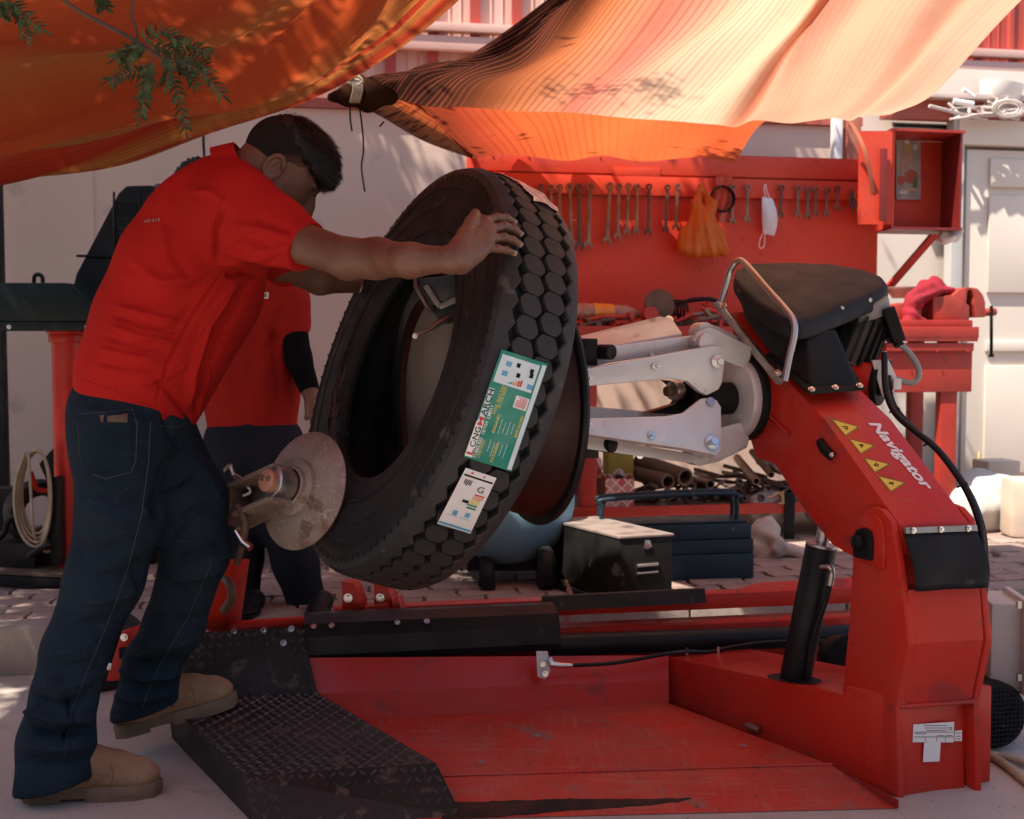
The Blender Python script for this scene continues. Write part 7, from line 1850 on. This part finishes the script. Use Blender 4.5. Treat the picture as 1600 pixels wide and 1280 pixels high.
# ================================================================ on the pavement
pm = mat('dusty_paper', (.52, .44, .38), (.42, .35, .30), rough=.85, bump=.4, bscale=40, scale=10)
def sheet1(s_):
    s_.chain([G(1175, 862, PZ + .02), G(1195, 832, PZ + .10), G(1212, 850, PZ + .06)], [.03, .05, .03], .05); s_.cone(G(1190, 866, PZ + .01), G(1258, 862, PZ + .02), .03, .022, .04); s_.cone(G(1215, 858, PZ + .03), G(1250, 850, PZ + .05), .02, .012, .03); crumple(s_, .010, 40)
blob('paper_sheet', None, bounds([G(1160, 880, PZ), G(1265, 880, PZ), G(1165, 850, PZ) + Vector((0, .2, .25))], .06), sheet1, pm, .008, 'crumpled dusty paper sheet lying right of the blue toolbox', 'paper')
def bag2(s_): s_.ell(G(1212, 850, PZ) + Vector((0, .25, .12)), (.13, .09, .10), .04); s_.cone(G(1235, 850, PZ) + Vector((0, .25, .18)), G(1245, 850, PZ) + Vector((.0, .22, .08)), .05, .03, .04); crumple(s_, .010, 45)
blob('plastic_bag', None, bounds([G(1150, 880, PZ), G(1270, 860, PZ) + Vector((0, .4, .35))], .08), bag2, mat('cloudy_film', (.34, .30, .27), (.25, .22, .20), rough=.25, bump=.5, bscale=30, scale=10), .008, 'cloudy stuffed plastic bag under the shelf behind the paper sheet', 'bag')
def bag3(s_): s_.cone(G(1230, 850, PZ) + Vector((.1, .35, .20)), G(1275, 850, PZ) + Vector((.12, .2, .05)), .05, .03, .04); crumple(s_, .010, 45)
blob('cloth_sack', None, bounds([G(1210, 880, PZ), G(1310, 860, PZ) + Vector((.1, .5, .35))], .08), bag3, mat('grey_sack', (.26, .24, .22), rough=.9, bump=.4, bscale=50), .008, 'grey cloth sack behind the black lift cylinder', 'sack')
def bag4(s_): s_.chain([W(1000, 806, FYb + .1), W(1030, 803, FYb + .1), W(1072, 808, FYb + .1)], [.03, .045, .03], .03); s_.cone(W(1000, 815, FYb + .1), W(1072, 818, FYb + .1), .05, .05, .03); crumple(s_, .008, 50)
blob('white_sack', None, bounds([W(985, 790, FYb), W(1085, 830, FYb + .2)], .06), bag4, pm, .008, 'white sack showing above the blue toolbox lid', 'sack')
# blue cantilever toolbox
bx_ = empty('blue_toolbox', G(1090, 905, PZ), 'dark blue steel cantilever toolbox with folding handles', 'toolbox')
bm_ = mat('blue_steel', (.014, .036, .055), (.010, .027, .042), rough=.45, spec=.25, scale=6, rvar=.12, bump=.05, speck=(.09, .10, .11), speck_amt=.67)
TYb = G(1100, 906, PZ); T0 = TYb.y - WS * TYb.x
def tbx(x0, x1, z0_, z1_, y0_, y1_, nm, par=bx_, mt=bm_, bev=.004):
    q = MB(); q.box(WG((x0 + x1) / 2, T0 + (y0_ + y1_) / 2, (z0_ + z1_) / 2), ((x1 - x0) / UX.x, y1_ - y0_, z1_ - z0_), RW, bev); return q.build(nm, mt, par, 35)
tx0, tx1 = W(930, 860, T0).x, W(1170, 860, T0).x
tbx(tx0, tx1, PZ, PZ + .10, 0, .22, 'lower_tray'); tbx(tx0 + .002, tx1 - .002, PZ + .102, PZ + .155, -.003, .215, 'middle_tray'); tbx(tx0, tx1, PZ + .157, PZ + .215, 0, .105, 'lid_tray'); tbx(tx0, tx1, PZ + .157, PZ + .212, .108, .22, 'lid_tray')
tbx(tx0 + .02, tx1 - .02, PZ + .216, PZ + .224, .02, .20, 'lid')
for y_ in (.06, .16):
    q = MB(); q.tube(catmull([WG(tx0 + .03, T0 + y_, PZ + .21), WG(tx0 + .03, T0 + y_, PZ + .285), WG(tx0 + .06, T0 + y_, PZ + .315), WG(tx1 - .08, T0 + y_, PZ + .325), WG(tx1 - .04, T0 + y_, PZ + .295), WG(tx1 - .04, T0 + y_, PZ + .21)], 6), .009, 10); q.build('handle', bm_, bx_, 60)
# black metal box with brass-less latch and recessed pull
bb = empty('black_metal_box', G(985, 942, PZ), 'long black metal file box standing on the kerb edge in a sun patch', 'box')
A_ = G(968, 943, PZ); B_ = G(1050, 937, PZ); C_ = G(868, 905, PZ)
ex = (B_ - A_); ey = Vector((-.24, .42, 0)); hz_ = Vector((0, 0, .228))
bxm = mat('black_box_paint', (.017, .016, .015), (.010, .0095, .009), rough=.5, spec=.2, scale=8, rvar=.15, bump=.08, speck=(.12, .11, .10), speck_amt=.64, speck_scale=18)
q = MB(); q.prism([A_, B_, B_ + ey, A_ + ey], hz_, bev=.004); q.build('box_body', bxm, bb, 35)
lidm = mat('lid_paint', (.30, .25, .22), (.22, .18, .16), rough=.55, scale=9)
q = MB(); q.prism([A_ - ex * .02 - ey * .01 + hz_ * 1.004, B_ + ex * .02 - ey * .01 + hz_ * 1.004, B_ + ey * 1.01 + ex * .02 + hz_ * 1.004, A_ + ey * 1.01 - ex * .02 + hz_ * 1.004], Vector((0, 0, .010)), bev=.003); q.build('lid', lidm, bb, 35)
fn = ex.cross(Vector((0, 0, 1))).normalized()
if fn.y > 0: fn = -fn
def bf(u, v, o_=.0): return A_ + ex * u + hz_ * v + fn * o_
q = MB(); q.prism([bf(.28, .40, .001), bf(.72, .40, .001), bf(.72, .62, .001), bf(.28, .62, .001)], fn * .006, bev=.002); q.build('pull_plate', M['blackp'], bb, 35)
q = MB(); q.tube([bf(.30, .58, .012), bf(.70, .59, .012)], .006, 8); q.tube([bf(.30, .46, .010), bf(.70, .47, .010)], .004, 8); q.build('pull_handle', M['steel'], bb, 60)
q = MB(); q.prism([bf(.44, .84, .001), bf(.52, .82, .001), bf(.60, .86, .001), bf(.56, .96, .001), bf(.47, .97, .001)], fn * .004, bev=.001); q.build('latch', M['steel'], bb, 35)
# blue air compressor behind the tyre
ac = empty('air_compressor', G(800, 905, PZ), 'light blue air compressor tank on wheels half hidden behind the tyre', 'compressor')
ca = P(795, 778, 4.62); cb_ = P(770, 770, 5.25); cr = .255; L = (cb_ - ca).length
tankm = mat('blue_tank', (.19, .37, .47), (.15, .31, .40), rough=.45, scale=5, rvar=.1, bump=.03)
q = MB(); q.lathe([(-cr * .55 * math.cos(a), cr * math.sin(a) + 1e-4) for a in np.linspace(0, math.pi / 2, 10)] + [(L, cr)] + [(L + cr * .5 * math.sin(a), cr * math.cos(a) + 1e-4) for a in np.linspace(.1, math.pi / 2, 8)], ca, cb_ - ca, 48); q.build('tank', tankm, ac, 60)
for (x_, y_, yy) in ((852, 890, 4.52), (760, 905, 4.55)):
    q = MB(); c_ = P(x_, y_, yy); q.lathe([(-.025, .0005), (-.025, .045), (-.028, .075), (-.015, .088), (.015, .088), (.028, .075), (.025, .045), (.025, .0005)], c_, (1, .1, 0), 32); q.build('wheel', M['rubber'], ac, 40)
    q = MB(); q.lathe([(-.03, .0005), (-.03, .035), (-.022, .04), (.022, .04), (.03, .035), (.03, .0005)], c_, (1, .1, 0), 20); q.build('wheel_hub', M['blackp'], ac, 40)
q = MB(); q.box(P(800, 880, 4.6), (.34, .06, .05), bev=.005); q.build('axle_frame', M['blackp'], ac, 35)
for nm, pts, r_, mt, lb in (('air_hose', [(845, 880), (870, 900), (884, 912), (892, 932), (890, 952), (884, 975)], .011, mat('peach_hose', (.36, .22, .17), rough=.5), 'dusty peach air hose drooping over the kerb by the black box'), ('air_hose', [(868, 915), (890, 922), (915, 930), (935, 942), (946, 956)], .010, M['hose'], 'black air hose lying beside the black metal box')):
    q = MB(); q.tube(catmull([G(x, y, PZ + .012) if y < 935 else P(x, y, 4.12) for x, y in pts], 6), r_, 8); tag(q.build(nm, mt, None, 60), lb, 'hose')
# ---------------------------------------------------------------- left side equipment
lc = empty('service_column', G(112, 905, PZ), 'red steel column carrying a dark green metal head at the left', 'service column')
cx_ = G(112, 905, PZ)
grm = mat('dark_green_paint', (.007, .014, .0135), (.010, .018, .017), rough=.5, spec=.18, scale=4, rvar=.1, bump=.04, speck=(.05, .06, .055), speck_amt=.69)
zt = P(110, 517, cx_.y).z
q = MB(); q.cyl(cx_, Vector((cx_.x, cx_.y, zt)), .056, 32); q.build('post', RED, lc, 60)
q = MB(); q.cyl(Vector((cx_.x, cx_.y, zt - .045)), Vector((cx_.x, cx_.y, zt - .012)), .066, 32, bev=.005); q.cyl(Vector((cx_.x, cx_.y, zt - .012)), Vector((cx_.x, cx_.y, zt)), .072, 32, bev=.003); q.build('collar', RED, lc, 40)
q = MB(); q.cyl(cx_, cx_ + Vector((0, 0, .02)), .12, 28, bev=.004); q.build('base_flange', RED, lc, 40)
hy_ = cx_.y - .12
hd_ = [(-60, 442), (103, 442), (147, 492), (147, 502), (-60, 502)]
q = MB(); q.prism([P(x, y, hy_) for x, y in hd_], Vector((0, .24, 0)), bev=.004); hdo = q.build('head_box', grm, lc, 35)
q = MB(); q.prism([P(x, y, hy_ - .004) for x, y in ((-60, 503), (147, 503), (142, 517), (-60, 517))], Vector((0, .25, 0)), bev=.003); q.build('head_skirt', grm, lc, 35)
for x_ in (14, 136): bolt(hdo, P(x_, 511, hy_ - .005), (0, -1, 0), .006, .005)
q = MB(); q.tube(catmull([P(53, 442, hy_ + .1), P(54, 432, hy_ + .1), P(60, 429, hy_ + .1), P(66, 433, hy_ + .1), P(67, 442, hy_ + .1)], 4), .008, 8); q.build('lift_eye', grm, lc, 60)
q = MB(); q.tube(catmull([P(100, 766, cx_.y - .06), P(62, 766, cx_.y - .10), P(54, 756, cx_.y - .12), P(48, 738, cx_.y - .14)], 5), .010, 8); q.build('cable_hook', RED, lc, 60)
cl_ = MB()
pts = []
for k in range(4):
    for a in np.linspace(0, 2 * math.pi, 18)[:-1]:
        pts.append(P(60 + (26 + 3 * k) * math.sin(a) * (1 if math.sin(a) < 0 else .65) - k, 770 + k * 3 - (64 + 4 * k) * math.cos(a), cx_.y - .12 - .012 * k + .01 * math.sin(a)))
pts += [P(52, 830, cx_.y - .15), P(66, 860, cx_.y - .12), P(78, 862, cx_.y - .1)]
cl_.tube(catmull(pts, 2), .0058, 7); tag(cl_.build('cable_coil', M['rope'], None, 60), 'coil of cream cable hanging on the hook of the red column', 'cable')
# tall dark hood behind the column
hd2 = empty('balancer_hood', G(200, 905, PZ) + Vector((0, .4, 0)), 'tall black wheel balancer hood behind the bending worker', 'balancer')
HY = 4.95
q = MB(); q.prism([P(x, y, HY) for x, y in ((108, 470), (118, 428), (184, 302), (196, 290), (238, 289), (250, 300), (254, 480), (240, 640), (130, 640))], Vector((0, .35, 0)), bev=.015); q.build('hood_shell', M['black'], hd2, 35)
q = MB(); wbox(q, 176, 300, 179, 520, HY - .22, .02); 
hg = MB()
for k in range(22): a, b_ = P(182, 318 + k * 8, HY - .003), P(214, 318 + k * 8, HY - .003); hg.tube([a, b_], .002, 4)
for k in range(5): hg.tube([P(182 + k * 8, 318, HY - .003), P(182 + k * 8, 486, HY - .003)], .002, 4)
hg.build('hood_grille', M['blackp'], hd2)
q = MB(); q.tube([P(178, 300, HY - .005), P(178, 500, HY - .005)], .005, 6); q.tube([P(120, 400, HY - .005), P(250, 402, HY - .005)], .006, 6); q.tube([P(217, 296, HY - .005), P(217, 500, HY - .005)], .004, 6); q.build('hood_rib', M['blackp'], hd2, 60)
q = MB(); q.prism([P(x, y, HY + .4) for x, y in ((235, 292), (245, 286), (275, 288), (282, 300), (282, 640), (235, 640))], Vector((0, .2, 0)), bev=.01); q.build('hood_back', mat('grey_brown_plastic', (.14, .10, .09), rough=.6), hd2, 35)
q = MB(); q.prism([P(x, y, HY + .02) for x, y in ((120, 640), (245, 640), (245, 880), (120, 880))], Vector((0, .4, 0)), bev=.01); q.build('cabinet', M['black'], hd2, 35)
q = MB(); q.tube(catmull([P(318, 210, 5.2), P(318, 225, 5.2), P(320, 255, 5.2)], 4), .006, 6); tag(q.build('hanging_cable', M['hose'], None, 60), 'short black cable hanging behind the worker under the left cloth', 'cable')
# black spreader machine low at the left
sp_ = empty('tyre_spreader', G(40, 935, PZ), 'low black tyre spreader machine with a wooden-topped frame at the left edge', 'machine')
q = MB(); q.prism([P(x, y, 4.5) for x, y in ((-60, 895), (98, 905), (98, 918), (62, 918), (56, 938), (38, 938), (34, 920), (-60, 905))], Vector((0, .5, 0)), bev=.006); q.build('frame', M['blackp'], sp_, 35)
q = MB(); q.prism([P(-60, 890, 4.5), P(98, 898, 4.5), P(98, 903, 4.5), P(-60, 894, 4.5)], Vector((0, .5, 0))); q.build('deck_board', mat('dirty_wood', (.14, .09, .06), rough=.85, bump=.2), sp_)
q = MB(); q.box(P(30, 860, 4.7), (.22, .25, .10), bev=.01); q.build('gear_box', M['blackp'], sp_, 35)
q = MB(); q.prism([P(x, y, 4.56) for x, y in ((78, 752), (84, 745), (92, 748), (94, 885), (78, 878))], Vector((0, .06, 0)), bev=.004); q.build('upright', M['blackp'], sp_, 35)
q = MB(); q.lathe([(-.05, .07), (-.05, .12), (0, .13), (.05, .12), (.05, .07)], P(60, 800, 4.75), (.8, -1, 0), 32, closed=True); q.build('roller', M['rubber'], sp_, 40)
q = MB(); q.prism([P(x, y, 4.72) for x, y in ((60, 725), (92, 690), (94, 760), (78, 765))], Vector((0, .08, 0)), bev=.008); q.build('arm_plate', M['black'], sp_, 35)
q = MB(); q.tube(catmull([P(x, y, 4.6) for x, y in ((-20, 850), (5, 835), (12, 815), (25, 808), (40, 830), (60, 850), (78, 845))], 5), .012, 8); q.build('rubber_hose', M['hose'], sp_, 60)
q = MB(); q.tube([P(45, 870, 4.52), P(75, 850, 4.50)], .012, 8); q.build('pry_bar', M['blackp'], sp_, 60)
q = MB(); q.box(P(5, 775, 4.9), (.18, .12, .07), bev=.006); q.build('motor', M['blackp'], sp_, 35)
q = MB(); q.box(P(-2, 480, 5.6) * 1.0, (.05, .05, 2.9), bev=.004); o = q.build('dark_post', M['blackp'], None, 35); tag(o, 'dark steel post at the very left edge of the yard wall', 'post')
# a truck tyre lying flat-side behind the near boot
tl_ = empty('spare_tyre', G(100, 1110), 'worn tyre standing partly hidden behind the left leg of the bending worker', 'tyre')
c_ = G(95, 1120) + Vector((.02, .30, .085))
q = MB(); q.lathe([(-.05, .05), (-.07, .065), (-.07, .105), (-.055, .125), (.055, .125), (.07, .105), (.07, .065), (.05, .05)], c_ + Vector((0, 0, .04)), (.55, -.6, 0), 40, closed=True); q.build('tyre_ring', M['tread'], tl_, 40)
q = MB(); q.lathe([(-.05, .0005), (-.05, .05), (.05, .05), (.05, .0005)], c_ + Vector((0, 0, .04)), (.55, -.6, 0), 30); q.build('hub', M['blackp'], tl_, 40)
# ---------------------------------------------------------------- right side: cables, cans, bags
for k, (pts, r_, lb) in enumerate((([(1530, 1168), (1548, 1180), (1575, 1198), (1605, 1222), (1640, 1240), (1800, 1260), (2200, 1240)], .011, 'beige cable running off the ground at the lower right'), ([(1528, 1178), (1560, 1180), (1590, 1188), (1640, 1200), (1850, 1205), (2300, 1180)], .009, 'thinner beige cable beside the machine fan on the right'))):
    q = MB(); q.tube(catmull([G(x, y, .012) for x, y in pts], 6), r_, 8); tag(q.build('power_cable', M['rope'], None, 60), lb, 'cable')
q = MB(); q.tube([G(1545, 1070, .01), G(1640, 1085, .01), G(1900, 1100, .01), G(2400, 1090, .01)], .01, 8); tag(q.build('power_cable', M['hose'], None, 60), 'dark cable on the ground right of the fan', 'cable')
wbm = mat('white_sack_cloth', (.50, .48, .45), (.45, .43, .40), rough=.8, bump=.3, bscale=30)
def sk(s_): s_.ell(G(1535, 822, PZ) + Vector((0, 0, .12)), (.20, .15, .16), .04); s_.cone(G(1510, 830, PZ) + Vector((0, 0, .10)), G(1560, 828, PZ) + Vector((0, 0, .06)), .12, .08, .04); crumple(s_, .010, 22)
blob('white_sack', None, bounds([G(1480, 840, PZ), G(1590, 820, PZ) + Vector((0, .1, .35))], .16), sk, wbm, .011, 'bulging white sack on the sunlit pavement at the right', 'sack')
jg = empty('plastic_can', G(1600, 840, PZ), 'cream plastic can cut by the right edge on the sunlit pavement', 'can')
q = MB(); q.box(G(1606, 838, PZ) + Vector((0, 0, .14)), (.22, .16, .28), bev=.03); q.build('can_body', mat('cream_plastic', (.70, .58, .46), rough=.4), jg, 40)
q = MB(); q.cyl(G(1606, 838, PZ) + Vector((.04, 0, .28)), G(1606, 838, PZ) + Vector((.04, 0, .31)), .025, 16); q.build('can_cap', M['white'], jg, 40)
q = MB(); q.box(G(1572, 805, PZ) + Vector((0, .15, .14)), (.19, .16, .28), RW, bev=.01); tag(q.build('paper_bucket', mat('beige_card', (.58, .50, .42), rough=.8), None, 35), 'beige square bucket between the white sack and the cream can', 'bucket')
q = MB(); q.tube(catmull([W(1526, 758, WY - .25), W(1545, 768, WY - .3), W(1570, 772, WY - .3), W(1600, 770, WY - .3)], 5), .022, 8); tag(q.build('black_pipe', M['hose'], None, 60), 'bent black pipe lying along the cream wall at the right', 'pipe')
q = MB(); q.tube([W(1525, 765, WY - .2), W(1530, 707, WY - .08)], .008, 6); tag(q.build('yellow_stick', mat('yellow_stick', (.62, .36, .10), rough=.6), None, 60), 'thin yellow stick leaning on the cream wall', 'stick')
q = MB(); q.cyl(W(1594, 770, WY - .3), W(1594, 750, WY - .3), .03, 12, bev=.004); tag(q.build('valve_stem', M['blackp'], None, 40), 'dark metal valve stub at the right edge by the wall', 'valve')
def stn(s_): s_.ell(G(1557, 870, PZ) + Vector((0, 0, .02)), (.022, .02, .022), .01); crumple(s_, .003, 150)
blob('stone', None, bounds([G(1557, 870, PZ)], .06), stn, M['kerb'], .004, 'single small stone lying on the paving at the right', 'stone')
# wires and white shade piled on the roof edge
wp = empty('wire_heap', W(1560, 185, 6.3), 'tangle of pale wires with a white dish on the roof edge', 'wire heap')
random.seed(12)
q = MB()
for k in range(16):
    x_ = random.uniform(1490, 1600); y_ = random.uniform(160, 184)
    q.tube(catmull([W(x_ + random.uniform(-25, 25) * t_, y_ + random.uniform(-22, 12) * (t_ % 2) + t_ * 2, 6.36 - .02 * t_) for t_ in range(4)], 4), random.choice((.004, .007, .010)), 5)
for r_ in (16, 21, 25): q.tube([W(1575 + r_ * math.cos(a), 170 + r_ * .55 * math.sin(a), 6.3) for a in np.linspace(0, 6.3, 24)], .008, 6)
q.build('wires', mat('pale_wire', (.66, .58, .53), (.45, .36, .32), rough=.6, scale=14), wp, 60)
q = MB(); q.lathe([(0, .0005), (0, .05), (.10, .11), (.17, .12), (.17, .11), (.10, .10)], W(1556, 178, 6.42), Vector((.15, -.1, 1)), 24); q.build('white_dish', M['white'], wp, 60)
q = MB(); q.tube([W(1488, 158, 6.35), W(1520, 163, 6.35)], .018, 8); q.tube([W(1505, 140, 6.35), W(1522, 152, 6.35)], .014, 8); q.build('pipe_ends', M['white'], wp, 60)
# small litter on the machine floor
for k, (x_, y_) in enumerate(((753, 1192), (840, 1150), (1160, 1165))):
    q = MB(); c_ = G(x_, y_, .036); q.prism([c_ + Vector((random.uniform(-.012, .012), random.uniform(-.008, .008), 0)) for _ in range(3)] , Vector((0, 0, .004))); tag(q.build('paint_chip', M['kerb'], None), 'tiny pale chip on the red machine floor, ' + ['nearest the black step', 'in the middle of the floor', 'nearest the slanted side box'][k], 'chip', 'chips on the machine floor')
# grit and dry scraps on the yard floor
m = MB(); rg_ = np.random.default_rng(8)
for k in range(420):
    x_, y_ = rg_.uniform(0, 1640), rg_.uniform(1010, 1279)
    if 250 < x_ < 1545 and y_ < 1279 - 60 * (x_ < 300): continue
    c_ = G(x_, y_, .0); r_ = rg_.uniform(.0012, .0045)
    v_ = [c_ + Vector((math.cos(a) * r_ * rg_.uniform(.7, 1.3), math.sin(a) * r_ * rg_.uniform(.7, 1.3), .0005)) for a in (0, 1.3, 2.5, 3.8, 5.1)] + [c_ + Vector((0, 0, r_ * .8))]
    m.add(v_, [(0, 1, 5), (1, 2, 5), (2, 3, 5), (3, 4, 5), (4, 0, 5)])
tag(m.build('grit', M['kerb'], None), 'loose grit scattered over the yard concrete', 'grit', kind='stuff')
# ================================================================ trees
leaf_m = bpy.data.materials.new('leaf_green'); leaf_m.use_nodes = True
nt = leaf_m.node_tree; bs = nt.nodes['Principled BSDF']; bs.inputs['Base Color'].default_value = (.045, .075, .028, 1); bs.inputs['Roughness'].default_value = .55; bs.inputs['Specular IOR Level'].default_value = .2
oi = _n(nt, 'ShaderNodeObjectInfo'); hs_ = _n(nt, 'ShaderNodeHueSaturation'); mr_ = _n(nt, 'ShaderNodeMapRange'); mr_.inputs[3].default_value = .6; mr_.inputs[4].default_value = 1.35
nt.links.new(oi.outputs['Random'], mr_.inputs[0]); nt.links.new(mr_.outputs[0], hs_.inputs['Value']); hs_.inputs['Color'].default_value = (.045, .075, .030, 1); nt.links.new(hs_.outputs[0], bs.inputs['Base Color'])
bark_m = mat('bark', (.085, .055, .038), (.05, .034, .024), rough=.9, scale=14, bump=.5, bscale=40)
br_ = empty('hanging_branch', P(210, 60, 2.3), 'thin green leafy branch hanging down in front of the left cloth', 'branch')
BYr = 2.3
q = MB(); q.tube(catmull([P(x, y, BYr + .0004 * (x - 100)) for x, y in ((60, -40), (100, 0), (128, 20), (170, 42), (208, 62), (240, 82), (270, 100))], 5), [.0042] * 31, 6); q.build('twig', bark_m, br_, 60)
q = MB(); q.tube(catmull([P(x, y, BYr + .03) for x, y in ((208, -30), (207, 10), (206, 28), (213, 45), (215, 70), (222, 76))], 5), .0028, 6); q.build('twig', bark_m, br_, 60)
def leaf_mesh():
    m = MB(); rows = []
    for u in np.linspace(0, 1, 7):
        w_ = .17 * math.sin(math.pi * min(1, u * 1.02) ** .8) * (1.15 - .5 * u) + .004
        cx2 = .10 * math.sin(u * 2.2)
        rows.append([Vector((u, cx2 - w_, .05 * u * u + .03)), Vector((u, cx2, .10 * u * (u - 1) - .02)), Vector((u, cx2 + w_, .05 * u * u + .03))])
    m.grid([[tuple(v) for v in r_] for r_ in rows]); return m
lfp = None
random.seed(21)
rach = [((215, 72), (250, 48), (282, 66)), ((232, 76), (205, 78), (180, 92)), ((248, 114), (205, 112), (167, 128)), ((242, 112), (228, 145), (217, 184)), ((265, 104), (278, 150), (290, 206)), ((270, 92), (315, 112), (349, 150)), ((256, 74), (295, 70), (332, 86)), ((262, 94), (298, 92), (328, 108)), ((224, 66), (210, 78), (192, 98)), ((240, 90), (228, 118), (222, 152)), ((270, 96), (290, 112), (306, 134)), ((250, 84), (262, 104), (258, 136)), ((0, -8), (30, 14), (66, 46)), ((8, 2), (30, 28), (42, 62)), ((150, -8), (158, 4), (166, 16)), ((-10, 0), (0, 14), (6, 28)), ((232, 70), (262, 78), (292, 96))]
for (a_, b_, c_) in rach:
    yy = BYr + random.uniform(-.05, .06)
    pts = catmull([P(*a_, yy), P(*b_, yy - .01), P(*c_, yy + random.uniform(-.03, .02))], 6)
    q = MB(); q.tube(pts, .0011, 4); q.build('leaf_stalk', bark_m, br_)
    n_ = len(pts)
    for i in range(2, n_):
        for sg in (-1, 1) if i < n_ - 1 else (0,):
            d = (pts[i] - pts[i - 1]).normalized()
            sd3 = d.cross(Vector((0, 1, 0))).normalized()
            dr_ = (d * .55 + sd3 * sg * .9 + Vector((random.uniform(-.15, .15), random.uniform(-.5, .5), -.35))).normalized() if sg else d
            nz_ = (Vector((random.uniform(-.5, .5), -.8, random.uniform(0, .8)))); nz_ = (nz_ - dr_ * nz_.dot(dr_)).normalized(); yv = nz_.cross(dr_)
            L = random.uniform(.016, .024)
            if lfp is None: o = leaf_mesh().build('leaf', leaf_m, br_, 180, recalc=False); o.matrix_parent_inverse = wmat(br_).inverted(); lfp = o
            else: o = lfp.copy(); COL.objects.link(o)
            mm = Matrix((tuple(dr_ * L), tuple(yv * L), tuple(nz_ * L))).transposed().to_4x4(); mm.translation = pts[i]
            o.matrix_basis = mm
# the tree those twigs belong to: it stands left of the yard and shades it
tr_ = empty('shade_tree', (-4.3, 2.6, 0), 'tall leafy shade tree standing left of the yard beside the striped cloth', 'tree')
q = MB(); q.tube(catmull([(-4.3, 2.6, 0), (-4.2, 2.65, 1.2), (-3.9, 2.7, 2.6), (-3.5, 2.9, 3.8)], 5), [.17 - .004 * i for i in range(16)], 12); q.build('trunk', bark_m, tr_, 60)
for e_ in ((-2.6, 4.6, 4.8), (-2.8, 1.2, 4.7), (-3.8, 5.2, 4.7)):
    q = MB(); q.tube(catmull([(-3.6, 2.85, 3.6), (-3.0 + (e_[0] + 3) * .4, 2.9 + (e_[1] - 2.9) * .4, 4.2), e_], 6), [.07 - .0045 * i for i in range(13)], 8); q.build('limb', bark_m, tr_, 60)
rs = np.random.default_rng(42)
cen = []
def shadow_at(c, z): t = (c[2] - z) / SUN.z; return c[0] - SUN.x * t, c[1] - SUN.y * t
def blocked(c):
    tx_, ty_ = shadow_at(c, 2.0)
    return (-.80 < tx_ < 1.15 and ty_ < 6.6) or (1.15 <= tx_ < 2.9 and ty_ < 5.3)
tries = 0
while len(cen) < 560 and tries < 30000:
    tries += 1
    if rs.random() < .6: t_ = WG(rs.uniform(-3.4, 1.5), WY, rs.uniform(.2, 2.3))
    else: t_ = WG(rs.uniform(-3.2, 1.5), rs.uniform(4.3, 6.4), .15)
    zc = rs.uniform(3.5, 5.2); c = np.array(tuple(t_ + SUN * ((zc - t_.z) / SUN.z)))
    if not blocked(c): cen.append(c)
while len(cen) < 700:
    t_ = Vector((rs.uniform(-2.2, -.3), rs.uniform(1.9, 4.0), 1.9)); zc = rs.uniform(3.5, 5.0); c = np.array(tuple(t_ + SUN * ((zc - t_.z) / SUN.z)))
    if not blocked(c): cen.append(c)
# one spray over the bright cloth
pc = np.array(tuple(P(930, 150, 4.45) + SUN * 3.2))
lv, lf_ = [], []
def leaves(c, n, spread, size):
    p = c + rs.normal(0, 1, (n, 3)) * np.array((spread, spread, spread * .55))
    d = rs.normal(0, 1, (n, 3)); d /= np.linalg.norm(d, axis=1)[:, None]
    u = np.cross(d, rs.normal(0, 1, (n, 3))); u /= np.linalg.norm(u, axis=1)[:, None]
    l = rs.uniform(.7, 1.3, (n, 1)) * size; w_ = l * .34
    quad = np.stack((p - d * l * .5, p + u * w_ * .5, p + d * l * .5, p - u * w_ * .5), 1)
    return quad.reshape(-1, 3)
dense = []
while len(dense) < 150:
    t_ = WG(rs.uniform(.75, 1.72), BY, rs.uniform(1.0, 2.15)); zc = rs.uniform(3.4, 4.2); dense.append(np.array(tuple(t_ + SUN * ((zc - t_.z) / SUN.z))))
blocks = [leaves(c, 130, (.13 if shadow_at(c, 1.2)[0] > .9 else rs.uniform(.18, .34)), .085) for c in cen] + [leaves(c, 110, .10, .07) for c in dense if shadow_at(c, 2.0)[1] > 5.35 and shadow_at(c, 2.0)[0] > 1.1]
blocks += [leaves(pc + np.array((dx, dy, 0)), 45, .06, .045) for dx, dy in ((0, 0), (.1, .02), (-.12, .03), (.2, -.03), (.28, .02))]
V = np.concatenate(blocks); F = np.arange(len(V)).reshape(-1, 4)
me = bpy.data.meshes.new('crown'); me.from_pydata(V.tolist(), [], F.tolist()); me.materials.append(leaf_m)
o = mesh_obj('crown', me, tr_); tag(o, kind='stuff')
